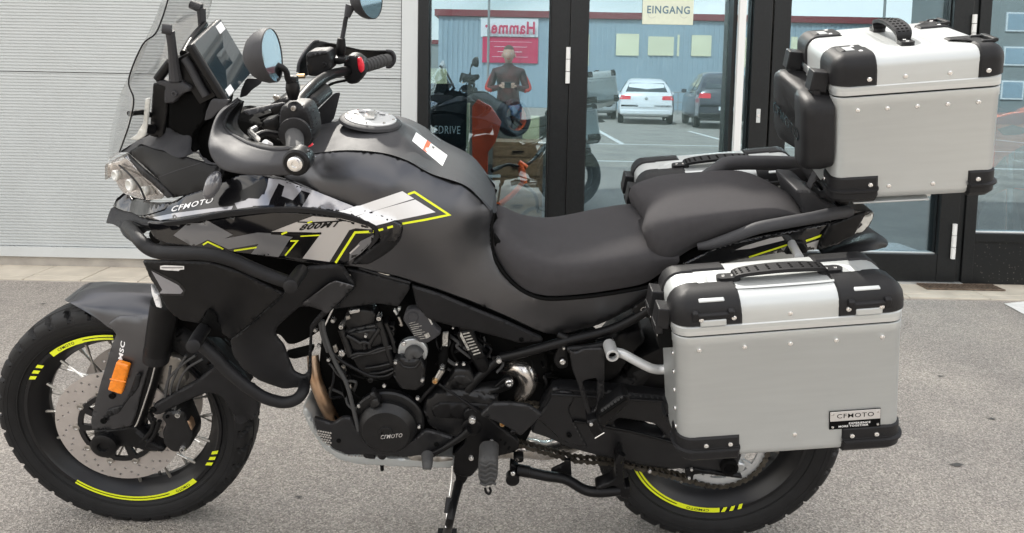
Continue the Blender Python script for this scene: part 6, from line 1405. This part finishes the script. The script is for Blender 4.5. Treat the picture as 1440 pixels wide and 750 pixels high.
    for e in (-1, 1):
        c = np.array(ax(e*(hl_+.012), 0, H_+.003)); pth = resample(np.array([ax(e*(hl_-.006), 0, 0), ax(e*(hl_+.034), 0, 0)]), 2)
        v, f_ = [], []
        pts_ = []
        for k_ in range(16):
            a = 2*math.pi*k_/16; u_ = e*(hl_+.012)+math.cos(a)*.012+(.012 if math.cos(a) > 0 else -.012); vv = math.sin(a)*.013; pts_.append(ax(u_, vv, 0))
        finish('handle_foot', [(p[0], p[1], H_) for p in pts_]+[(p[0], p[1], H_+.009) for p in pts_], [tuple(range(16)), tuple(range(16, 32))[::-1]]+[(i, (i+1) % 16, (i+1) % 16+16, i+16) for i in range(16)], M['matte'], hd, angle=30, base=z0)
        for q in (.004, .022): lathe_b('rivet', ax(e*(hl_+q), 0, H_+.009), (0, 0, 1), [(0, .004), (.0015, .0035)], M['steel'], hd)
    # pressed rim round the handle
    n_ = 40; V = []; F = []; a_, b_ = (.150, .042) if handle_axis == 'x' else (.040, .118); cc = ax(0, 0, 0)
    for k_, z_ in ((1.10, .0002), (1.03, .0022), (.97, .0022), (.90, .0002)):
        for j in range(n_):
            q = 2*math.pi*j/n_; cx_ = math.copysign(abs(math.cos(q))**.6, math.cos(q)); sy_ = math.copysign(abs(math.sin(q))**.6, math.sin(q)); V.append((cc[0]+cx_*(a_+.02*(k_-1)*5)*1.0*(1 if handle_axis == 'x' else k_), cc[1]+sy_*(b_*k_ if handle_axis == 'x' else b_+.1*(k_-1)), H_+z_))
    for i in range(3): F += [(i*n_+j, i*n_+(j+1) % n_, (i+1)*n_+(j+1) % n_, (i+1)*n_+j) for j in range(n_)]
    finish('pressed_rim', V, F, M['alu'], lid, angle=70, base=z0)
    # latches on the front end
    if latches:
        for yy in ((D_*.28, D_*.72) if not topcase else (.055, D_-.055)):
            lt = bpy.data.objects.new('latch', None); col.objects.link(lt); lt.parent = t
            boxb('latch_lever', (-.016 if not topcase else -.020, yy, hs+.026), (.026 if not topcase else .034, .044, .042), 0, M['matte'], lt, ry=12); boxb('latch_hook', (-.013, yy, hs-.016), (.028, .040, .044), 0, M['deepblack'], lt)
            boxb('latch_tip', (-.026, yy, hs+.004), (.016, .044, .020), 0, M['matte'], lt); lathe_b('rivet', (-.0255, yy, hs-.018), (-1, 0, 0), [(0, .004), (.002, .0035)], M['steel'], lt)
    return t, body
def lathe_b(name, c, ax, prof, m, parent, n=10):
    global BASE
    b = BASE.copy(); setbase((0, 0, 0)); o = lathe(name, c, ax, prof, m, parent, n=n); setbase(b); return o
def boxb(name, c, d, rx, m, parent, ry=0, bev=.0025):
    R = (Matrix.Rotation(rad(rx), 3, 'X') @ Matrix.Rotation(rad(ry), 3, 'Y')); o = MB().box(c, d, np.array(R)).build(name, m, parent, base=(0, 0, 0)); md = o.modifiers.new('b', 'BEVEL'); md.width = min(bev, min(d)*.3); md.segments = 2; return o
bpy.context.view_layer.update()
p1_, b1_ = case('aluminium_pannier', frame_of(.347, .545, .41, .444, .374, .174, 6.2, 3.5), .440, .182, .356, .276, .030, .038, 'silver aluminium pannier nearest the viewer with name plate and black corners', 'pannier', 'aluminium panniers on both sides of the motorcycle')
# name plate
pl_ = bpy.data.objects.new('name_plate', None); col.objects.link(pl_); pl_.parent = p1_
x0, x1, z0_, z1_ = .296, .396, .052, .092
boxb('plate_back', ((x0+x1)/2, -.0012, (z0_+z1_)/2), (x1-x0, .0024, z1_-z0_), 0, M['deepblack'], pl_, bev=.0005); boxb('plate_face', ((x0+x1)/2, -.0022, z0_+.029), (x1-x0-.002, .0024, .021), 0, M['silverdecal'], pl_, bev=.0005)
b0 = BASE.copy(); setbase((0, 0, 0))
text_at('lettering', 'CFMOTO', (x0+.014, -.0036, z0_+.025), (.072, 0, 0), (0, 0, .0095), M['blackdecal'], pl_, bold=.004)
text_at('lettering', 'EXPERIENCE', (x0+.038, -.0026, z0_+.0095), (.042, 0, 0), (0, 0, .0042), M['white'], pl_, bold=.02); text_at('lettering', 'MORE TOGETHER', (x0+.018, -.0026, z0_+.0038), (.058, 0, 0), (0, 0, .0042), M['white'], pl_, bold=.02)
setbase(b0)
for x_ in (x0+.006, x1-.006):
    for z_ in (z0_+.006, z1_-.006): lathe_b('rivet', (x_, -.0032, z_), (0, -1, 0), [(0, .0028), (.0012, .0024)], M['steel'], pl_)
aD, tD = rad(6.2), rad(3.5); Dp = .180
p2_, _ = case('aluminium_pannier', frame_of(.372+Dp*math.sin(tD)*math.sin(aD), .582-Dp*math.sin(tD)*math.cos(aD), -(.41-Dp*math.cos(tD)), .444, .374, .174, 6.2, -3.5), .440, .182, .356, .276, .030, .038, 'silver aluminium pannier on the far side, half hidden behind the seat', 'pannier', 'aluminium panniers on both sides of the motorcycle')
tcase, tb_ = case('top_case', frame_of(.676, 1.024, .18, .316, .309, .332, 7.357, 0, -6.975), .316, .332, .309, .228, .024, .026, 'large square silver aluminium top case on the rear rack', 'top case', None, handle_axis='y', topcase=True)
# backrest pad on the front of the top case
bp_ = bpy.data.objects.new('backrest', None); col.objects.link(bp_); bp_.parent = tcase
def pad():
    Y0, Y1, Z0, Z1 = -.002, .334, .060, .232; n = 40; V = []; F = []
    ring0 = []
    for k in range(n):
        a = 2*math.pi*k/n; cx_ = math.copysign(abs(math.cos(a))**.35, math.cos(a)); sy_ = math.copysign(abs(math.sin(a))**.35, math.sin(a)); ring0.append((cx_, sy_))
    for off, k_ in ((.002, .97), (-.02, 1.0), (-.045, .99), (-.056, .94), (-.060, .84), (-.060, .5), (-.060, .02)):
        for cx_, sy_ in ring0:
            y = (Y0+Y1)/2+cx_*k_*(Y1-Y0)/2; z = (Z0+Z1)/2+sy_*k_*(Z1-Z0)/2; dent = .022*math.exp(-((y-(Y0+Y1)/2)/.05)**2) if off < -.03 else 0; zc_ = -.018*math.exp(-((y-(Y0+Y1)/2)/.05)**2) if sy_ > .5 else 0
            V.append((off+dent, y, z+zc_*k_))
    for i in range(6): F += [(i*n+j, i*n+(j+1) % n, (i+1)*n+(j+1) % n, (i+1)*n+j) for j in range(n)]
    F.append(tuple(range(n)))
    o = finish('pad', V, F, M['matte'], bp_, angle=60, base=(0, 0, 0)); return o
pad()
b0 = BASE.copy(); setbase((0, 0, 0)); text_at('lettering', 'CFMOTO', (-.0612, .305, .125), (0, -.27, 0), (0, 0, .026), M['gloss'], bp_, bold=.02); setbase(b0)
# rack plate under the top case
pr_ = MB(); 
boxb('carrier_plate', (.13, .17, -.012), (.16, .26, .008), 0, M['alutrim'], tcase, bev=.003); boxb('carrier_edge', (.12, .03, -.006), (.15, .04, .004), 12, M['alu'], tcase, bev=.002)
setbase((0, 0, 0))
# ================================================================== WHAT THE PANES REFLECT: the yard behind the camera
M['bluehall'] = mat('pale_blue_sheet_wall', (.30, .385, .45), .5, var=.06, vscale=.4); M['fascia'] = mat('dark_red_fascia', (.20, .02, .03), .5)
M['hallwin'] = mat('cream_window_panel', (.72, .70, .50), .35, var=.1, vscale=.6); M['crimson'] = mat('crimson_sign', (.55, .02, .09), .45); M['signwhite'] = mat('white_sign', (.72, .74, .76), .5)
M['railing'] = mat('galvanised_railing', (.30, .31, .31), .5, metal=.5); M['greybuild'] = mat('grey_render', (.26, .28, .28), .7, var=.1, vscale=.5)
def R_(px, py, d):
    "real point whose mirror image in the panes is seen at this pixel, d metres beyond the camera"
    yv = d-CD; P = W(px, py, yv); return np.array([P[0], 2*YG-yv, P[2]])
def rbox(mb, px0, px1, py0, py1, d, depth=.1, zmin=None):
    a = R_(px0, py1, d); b = R_(px1, py0, d); z0 = a[2] if zmin is None else zmin
    return mb.span((a[0], a[1]-depth, z0), (b[0], a[1], b[2]))
DH = 40.
h0 = R_(617, 22, DH); h1 = R_(1252, 22, DH); loc = ((h0[0]+h1[0])/2, h0[1]-6, 0)
hall = empty('industrial_hall', loc, 'long pale blue sheet metal hall with dark red roof edge, mirrored in the shop glass', 'building'); setbase(loc)
zt = R_(700, 24, DH)[2]
MB().span((h0[0], h0[1]-12, 0), (h1[0], h0[1], zt-.02)).build('wall', M['bluehall'], hall, smooth=False)
mb = MB(); x = h0[0]+.1
while x < h1[0]-.1: mb.span((x, h0[1]+.002, .02), (x+.12, h0[1]+.05, zt-.04)); x += .27
o = mb.build('wall_ribs', M['bluehall'], hall, smooth=False); o['kind'] = 'stuff'
MB().span((h0[0]-.2, h0[1]-12.2, zt), (h1[0]+.2, h0[1]+.2, zt+.34)).build('fascia', M['fascia'], hall, smooth=False)
for a, b, c, e in ((812, 829, 48, 92), (866, 899, 48, 78), (911, 948, 52, 78), (952, 956, 49, 79), (972, 1001, 50, 79), (1046, 1058, 53, 95), (1111, 1122, 52, 90), (1140, 1175, 50, 78), (1190, 1225, 50, 78)):
    mb = MB(); rbox(mb, a, b, c, e, DH-.1, .06); mb.build('window', M['hallwin'], hall, smooth=False)
mb = MB(); rbox(mb, 676, 757, 26, 52, DH-.12, .08); mb.build('sign_board', M['signwhite'], hall, smooth=False)
mb = MB(); rbox(mb, 678, 757, 52.5, 88, DH-.12, .08); mb.build('sign_board', M['crimson'], hall, smooth=False)
q0 = R_(752, 49, DH-.2); q1 = R_(682, 49, DH-.2); q2 = R_(752, 31, DH-.2)
setbase(loc)
# the real lettering reads normally; it is only seen mirrored
text_at('lettering', 'Hammer', (q0[0], q0[1]+.14, q0[2]), (q1[0]-q0[0], 0, 0), (0, 0, q2[2]-q0[2]), M['crimson'], hall, bold=.03)
for i in range(4):
    a = R_(748-(i*7 % 15), 60+i*7, DH-.2); b = R_(690+(i*5 % 13), 58.5+i*7, DH-.2); MB().span((b[0], a[1]+.13, a[2]), (a[0], a[1]+.14, b[2])).build('print_line', M['signwhite'], hall, smooth=False)
g0 = R_(560, 60, 46); g1 = R_(617, 60, 46); loc = (g0[0], g0[1]-3, 0); gb = empty('grey_building', loc, 'plain grey building left of the blue hall, seen mirrored', 'building'); setbase(loc)
MB().span((g0[0]-8, g0[1]-8, 0), (g1[0], g0[1], R_(600, 62, 46)[2])).build('wall', M['greybuild'], gb, smooth=False)
MB().span((g0[0]-8.1, g0[1]-8, R_(600, 62, 46)[2]+.002), (g1[0]+.1, g0[1]+.1, R_(600, 62, 46)[2]+.25)).build('roof_edge', M['fascia'], gb, smooth=False)
a = R_(1392, 40, 30); loc = (a[0]+5, a[1]-3, 0); gb = empty('grey_building', loc, 'grey green building with pale framed windows mirrored in the rightmost pane', 'building'); setbase(loc)
MB().span((a[0], a[1]-6, 0), (a[0]+14, a[1], 7.5)).build('wall', M['greybuild'], gb, smooth=False)
for j in range(3):
    for i in range(4):
        xx = a[0]+.6+i*1.7; zz = 1.0+j*1.35; f_ = MB().span((xx, a[1]+.002, zz), (xx+.9, a[1]+.06, zz+.75)).build('window', M['signwhite'], gb, smooth=False)
        MB().span((xx+.06, a[1]+.062, zz+.06), (xx+.84, a[1]+.07, zz+.69)).build('pane', M['bluehall'], f_, smooth=False)
setbase((0, 0, 0))
# railing in front of the hall
yr = R_(870, 130, 34)[1]; x0 = R_(850, 130, 34)[0]; x1 = R_(1060, 130, 34)[0]; zr = R_(900, 129, 34)[2]
rl = empty('railing', ((x0+x1)/2, yr, 0), 'galvanised railing along the car park, mirrored behind the white hatchback', 'railing'); setbase(rl.location)
for z_ in (zr, zr*.55, .12): MB().cyl((x0, yr, z_), (x1, yr, z_), .025, 6).build('rail', M['railing'], rl)
x = x0
while x < x1: MB().cyl((x, yr, 0), (x, yr, zr), .022, 6).build('post', M['railing'], rl); x += .42
setbase((0, 0, 0))
def mast(px, d, r, h_, lab):
    a = R_(px, 110, d); o = MB().cyl((a[0], a[1], 0), (a[0], a[1], h_), r, 8).build('lamp_post', M['railing']); tag(o, lab, 'pole'); return o
mast(686, 36, .06, 8, 'slim grey pole rising in front of the blue hall, seen mirrored'); mast(1238, 38, .07, 9, 'thin pole at the far end of the blue hall, seen mirrored')

def car(x, y, head, paint, label, suv=False, wtail=True):
    "hatchback; its tail points along +y turned by head"
    t = empty('parked_car', (x, y, 0), label, 'car', 'cars parked in the yard behind the photographer'); t.rotation_euler = (0, 0, rad(head)); setbase((0, 0, 0))
    hh = 1.14 if suv else 1.0; hw = .90
    # longitudinal stations: y (tail +2.05 .. nose -2.05), lower z, belt z, roof z, roof half width
    st = [(2.06, .42, .62, .62, .80), (2.02, .30, .88, .88, .80), (1.95, .26, .98, 1.02, .78), (1.72, .24, 1.0, 1.30, .66), (1.45, .22, 1.0, 1.44, .60), (.8, .20, .98, 1.49, .60), (0, .20, .96, 1.49, .60), (-.45, .20, .94, 1.42, .60), (-1.05, .20, .93, .98, .70), (-1.6, .22, .86, .88, .76), (-1.95, .28, .74, .74, .74), (-2.06, .38, .55, .55, .70)]
    V = []; F = []
    for y_, z0, zb_, zr_, rw_ in st:
        z0 *= 1; zb_ *= hh; zr_ *= hh; hw_ = hw if abs(y_) < 1.9 else hw*.93
        half = [(0, z0), (hw_*.8, z0), (hw_, z0+.12), (hw_, (z0+zb_)/2+.05), (hw_*.97, zb_-.03), (hw_*.93, zb_), ((rw_+hw_*.93)/2, (zb_+zr_)/2+.01), (rw_, zr_-.05), (rw_*.8, zr_), (0, zr_+.01)]
        V += [(a, y_, b) for a, b in half]+[(-a, y_, b) for a, b in half[-2:0:-1]]
    n = 18
    for i in range(len(st)-1): F += [(i*n+j, i*n+(j+1) % n, (i+1)*n+(j+1) % n, (i+1)*n+j) for j in range(n)]
    F += [tuple(range(n)), tuple((len(st)-1)*n+j for j in range(n))]
    finish('body', V, F, paint, t, angle=38)
    def q4(name, P, m): 
        P = [np.array(p, float) for p in P]; n_ = np.cross(P[1]-P[0], P[3]-P[0]); n_ /= np.linalg.norm(n_); c = sum(P)/4
        if n_@(c-np.array([0, 0, .8])) < 0: n_ = -n_
        quadslab(name, P, n_, -.01, .012, m, t)
    q4('rear_window', [(-.66, 1.93, 1.05*hh), (.66, 1.93, 1.05*hh), (.55, 1.66, 1.33*hh), (-.55, 1.66, 1.33*hh)], M['screen'])
    q4('windscreen', [(-.70, -1.02, 1.0*hh), (.70, -1.02, 1.0*hh), (.56, -.50, 1.38*hh), (-.56, -.50, 1.38*hh)], M['screen'])
    for s_ in (-1, 1):
        for ya, yb_, yc, yd in ((1.45, .62, .58, 1.30), (.55, -.85, -.42, .52)): q4('side_window', [(s_*.835, ya, 1.02*hh), (s_*.835, yb_, 1.0*hh), (s_*.63, yc, 1.36*hh), (s_*.63, yd, 1.38*hh)], M['screen'])
        q4('tail_light', [(s_*.86, 2.02, .80*hh), (s_*.50, 2.035, .80*hh), (s_*.50, 2.01, .92*hh), (s_*.80, 1.99, .93*hh)], M['redsw'])
        q4('headlight', [(s_*.84, -1.93, .62*hh), (s_*.45, -2.02, .60*hh), (s_*.45, -1.96, .74*hh), (s_*.82, -1.86, .76*hh)], M['taillens'])
        boxb('door_mirror', (s_*.97, -.62, .98*hh), (.16, .10, .12), 0, paint, t, bev=.03)
        for y_ in (1.28, -1.32):
            c = (s_*.80, y_, .31); w__ = lathe_b('wheel', c, (s_, 0, 0), [(-.08, .20), (-.09, .28), (-.04, .31), (.06, .31), (.095, .28), (.09, .20), (.02, .19)], M['rubber'], t, n=28); lathe_b('rim', c, (s_, 0, 0), [(.03, .205), (.08, .20), (.085, .17), (.06, .06), (.07, .0)], M['dullsteel'], w__, n=24)
    quadslab('number_plate', [np.array(p) for p in ((-.26, 2.075, .56), (.26, 2.075, .56), (.26, 2.06, .67), (-.26, 2.06, .67))], np.array([0, 1., 0]), -.01, .006, M['signwhite'], t)
    boxb('rear_bumper', (0, 2.03, .40), (1.66, .12, .16), 0, paint if not suv else M['blackpl'], t, bev=.04); lathe_b('badge', (0, 2.04, .84*hh), (0, 1, .1), [(0, .055), (.012, .05), (.014, .03)], M['steel'], t, n=20)
    return t
M['carwhite'] = mat('white_car_paint', (.75, .76, .78), .25, coat=.8); M['carblack'] = mat('dark_car_paint', (.03, .035, .05), .25, coat=.8); M['carred'] = mat('dark_red_car_paint', (.25, .02, .03), .25, coat=.8); M['carsilver'] = mat('silver_car_paint', (.42, .45, .47), .3, metal=.5, coat=.8)
c = R_(920, 175, 24); car(c[0], c[1]-2, 8, M['carwhite'], 'white hatchback with red tail lights parked in the yard, mirrored in the left door')
c = R_(1032, 175, 22); car(c[0], c[1]-2, 6, M['carblack'], 'dark car with red tail lights parked beside the white hatchback', True)
c = R_(838, 172, 27); car(c[0], c[1]-2, 4, M['carsilver'], 'silver car half hidden behind the mirrored motorcycle')
c = R_(1150, 175, 22); car(c[0]+.4, c[1]-2, 5, M['carsilver'], 'silver car parked furthest right in the mirrored row')

# photographer, standing behind the phone
M['skin'] = mat('skin', (.58, .36, .27), .55, var=.08); M['jacket'] = mat('black_red_jacket', (.018, .014, .015), .6, var=.3, vscale=7, var2=(.10, .012, .010)); M['jeans'] = mat('blue_jeans', (.06, .10, .17), .8, var=.2, vscale=60); M['hair'] = mat('short_brown_hair', (.10, .07, .045), .8, var=.3, vscale=90, bump=.6, bscale=200); M['jred'] = mat('red_fabric', (.45, .03, .02), .6)
PX, PY = -.10, -2.52
pe = empty('person', (PX, PY, 0), 'person in black and red jacket holding a phone, mirrored in the left pane', 'person')
def skinned(name, joints, bones, m, parent, root=0, sub=2):
    me = bpy.data.meshes.new(name); me.from_pydata([j[:3] for j in joints], bones, []); o = bpy.data.objects.new(name, me); col.objects.link(o); o.parent = parent; me.materials.append(m)
    md = o.modifiers.new('s', 'SKIN'); o.data.skin_vertices[0].data
    for i, j in enumerate(joints): sv = me.skin_vertices[0].data[i]; sv.radius = (j[3], j[4] if len(j) > 4 else j[3]); sv.use_root = (i == root)
    md.use_smooth_shade = True; s2 = o.modifiers.new('u', 'SUBSURF'); s2.levels = sub; s2.render_levels = sub; return o
def ensure_skin(me):
    pass
J = [(0, 0, .93, .15, .11), (0, 0, 1.08, .145, .10), (0, .01, 1.25, .165, .11), (0, .0, 1.38, .13, .085), (0, .01, 1.44, .058), (0, .03, 1.50, .055),
     (.17, 0, 1.36, .065), (.25, .06, 1.13, .048), (.09, .36, 1.17, .034), (-.17, 0, 1.36, .065), (-.25, .06, 1.13, .048), (-.07, .36, 1.17, .034),
     (.09, 0, .86, .10), (.10, .02, .48, .065), (.11, -.02, .10, .045), (.11, .10, .05, .04), (-.09, 0, .86, .10), (-.10, .02, .48, .065), (-.11, -.02, .10, .045), (-.11, .10, .05, .04)]
Eb = [(0, 1), (1, 2), (2, 3), (3, 4), (4, 5), (3, 6), (6, 7), (7, 8), (3, 9), (9, 10), (10, 11), (0, 12), (12, 13), (13, 14), (14, 15), (0, 16), (16, 17), (17, 18), (18, 19)]
def addskin(me):
    bm = bmesh.new(); bm.from_mesh(me); bm.verts.layers.skin.verify(); bm.to_mesh(me); bm.free()
def skinned(name, joints, bones, m, parent, root=0, sub=2):
    me = bpy.data.meshes.new(name); me.from_pydata([j[:3] for j in joints], bones, []); 
    bm = bmesh.new(); bm.from_mesh(me); ly = bm.verts.layers.skin.verify(); bm.verts.ensure_lookup_table()
    for i, j in enumerate(joints): bm.verts[i][ly].radius = (j[3], j[4] if len(j) > 4 else j[3]); bm.verts[i][ly].use_root = (i == root)
    bm.to_mesh(me); bm.free(); o = bpy.data.objects.new(name, me); col.objects.link(o); o.parent = parent; me.materials.append(m)
    md = o.modifiers.new('s', 'SKIN'); md.use_smooth_shade = True; s2 = o.modifiers.new('u', 'SUBSURF'); s2.levels = sub; s2.render_levels = sub; return o
body = skinned('body', J, Eb, M['jacket'], pe)
# jeans as a looser skin over the legs
skinned('jeans', [(0, 0, .92, .155, .12)]+[(J[i][0], J[i][1], J[i][2], J[i][3]*1.13) for i in (12, 13, 14, 16, 17, 18)], [(0, 1), (1, 2), (2, 3), (0, 4), (4, 5), (5, 6)], M['jeans'], pe)
for s_ in (-1, 1): 
    skinned('shoe', [(s_*.11, -.05, .05, .05, .045), (s_*.11, .05, .05, .05, .045), (s_*.115, .17, .035, .045, .032)], [(0, 1), (1, 2)], M['blackpl'], pe)
    tube('sleeve_stripe', [np.array(p) for p in ((s_*.205, .02, 1.34), (s_*.285, .07, 1.16), (s_*.22, .2, 1.115))], .022, M['jred'], pe, raw=True)
# head with face
hv = MB(); setbase((0, 0, 0))
def head():
    V = []; F = []; nu, nv = 28, 20; c = np.array([0, .04, 1.585])
    for i in range(nv+1):
        ph = math.pi*i/nv
        for j in range(nu):
            th_ = 2*math.pi*j/nu; x = math.sin(ph)*math.cos(th_); y = math.sin(ph)*math.sin(th_); z = math.cos(ph)
            sx, sy, sz = .076, .095, .118
            if z < 0: sx *= 1-.30*(-z)**1.5; sy *= 1-.10*(-z)
            p = np.array([x*sx, y*sy, z*sz])
            if y > .3:
                p[1] += .018*math.exp(-(x/.16)**2-((z+.12)/.20)**2)          # nose
                p[1] -= .010*(math.exp(-((abs(x)-.36)/.16)**2-((z-.08)/.12)**2))  # eye sockets
                p[1] += .006*math.exp(-(x/.35)**2-((z+.48)/.07)**2)+.008*math.exp(-(x/.3)**2-((z+.85)/.15)**2)
            V.append(c+p)
    for i in range(nv): F += [(i*nu+j, i*nu+(j+1) % nu, (i+1)*nu+(j+1) % nu, (i+1)*nu+j) for j in range(nu)]
    o = finish('head', V, F, M['skin'], pe, angle=80)
    V2 = []; 
    for v in V:
        p = v-c; k = 1.06 if (p[2] > .062 or (p[1] < .0 and p[2] > -.05)) else .93; V2.append(c+p*k)
    finish('hair', V2, F, M['hair'], pe, angle=80)
    for s_ in (-1, 1):
        lathe('eye', c+np.array([s_*.030, .076, .010]), (0, 1, 0), [(0, .010), (.006, .008), (.009, .001)], M['white'], pe, n=12); lathe('pupil', c+np.array([s_*.030, .084, .010]), (0, 1, 0), [(0, .0045), (.0015, .003)], M['deepblack'], pe, n=10)
        lathe('ear', c+np.array([s_*.076, -.005, -.01]), (s_, -.3, 0), [(0, .022), (.010, .024), (.014, .014)], M['skin'], pe, n=14)
    boxb('mouth', c+np.array([0, .083, -.058]), (.042, .008, .008), 0, M['jred'], pe, bev=.002)
head()
skinned('neck', [(0, .0, 1.42, .052), (0, .02, 1.50, .050), (0, .03, 1.54, .050)], [(0, 1), (1, 2)], M['skin'], pe)
for s_ in (-1, 1):
    hx = s_*.085; sk_ = [(hx, .37, 1.175, .026, .020), (hx*.98, .42, 1.185, .032, .016)]; skinned('hand', [(hx+(.0), .36, 1.175, .024), (hx*.97, .40, 1.18, .034, .016), (hx*.93, .435, 1.185, .034, .015)], [(0, 1), (1, 2)], M['skin'], pe)
    for k, (dz, ln) in enumerate(((.028, .9), (.010, 1.), (-.008, .95), (-.024, .8))):
        b_ = np.array([hx*.93, .445, 1.185+dz]); skinned('finger', [(*b_, .0085), (*(b_+[-s_*.004, .030*ln, .0]), .0082), (*(b_+[-s_*.024, .048*ln, .0]), .0076), (*(b_+[-s_*.040, .044*ln, 0]), .0068)], [(0, 1), (1, 2), (2, 3)], M['skin'], pe, sub=1)
    b_ = np.array([hx*.9, .405, 1.205]); skinned('thumb', [(*b_, .0105), (*(b_+[-s_*.014, .020, .010]), .0095), (*(b_+[-s_*.034, .030, .008]), .008)], [(0, 1), (1, 2)], M['skin'], pe, sub=1)
ph_ = MB().box((PX+.0, PY+.464, 1.19), (.150, .009, .072)).build('phone', M['screen']); tag(ph_, 'black phone held sideways in both hands of the photographer', 'phone')
md = ph_.modifiers.new('b', 'BEVEL'); md.width = .004; md.segments = 3
# shop ceiling tubes (lit)
M['tubelight'] = mat('lit_tube', (.9, .9, .9), .5, emit=(1, .97, .9, 230.))
for i, (x, y) in enumerate(((.0, 3.0), (1.7, 3.0), (3.4, 3.0), (.4, 6.4), (1.9, 6.4), (3.4, 6.4))):
    o = MB().cyl((x-.6, y, 2.84), (x+.6, y, 2.84), .02, 8).build('ceiling_light', M['tubelight']); tag(o, 'lit fluorescent tube on the shop ceiling, %s in the %s row' % (('leftmost', 'middle', 'rightmost')[i % 3], 'front' if y < 5 else 'back'), 'lamp', 'lit tubes on the shop ceiling')
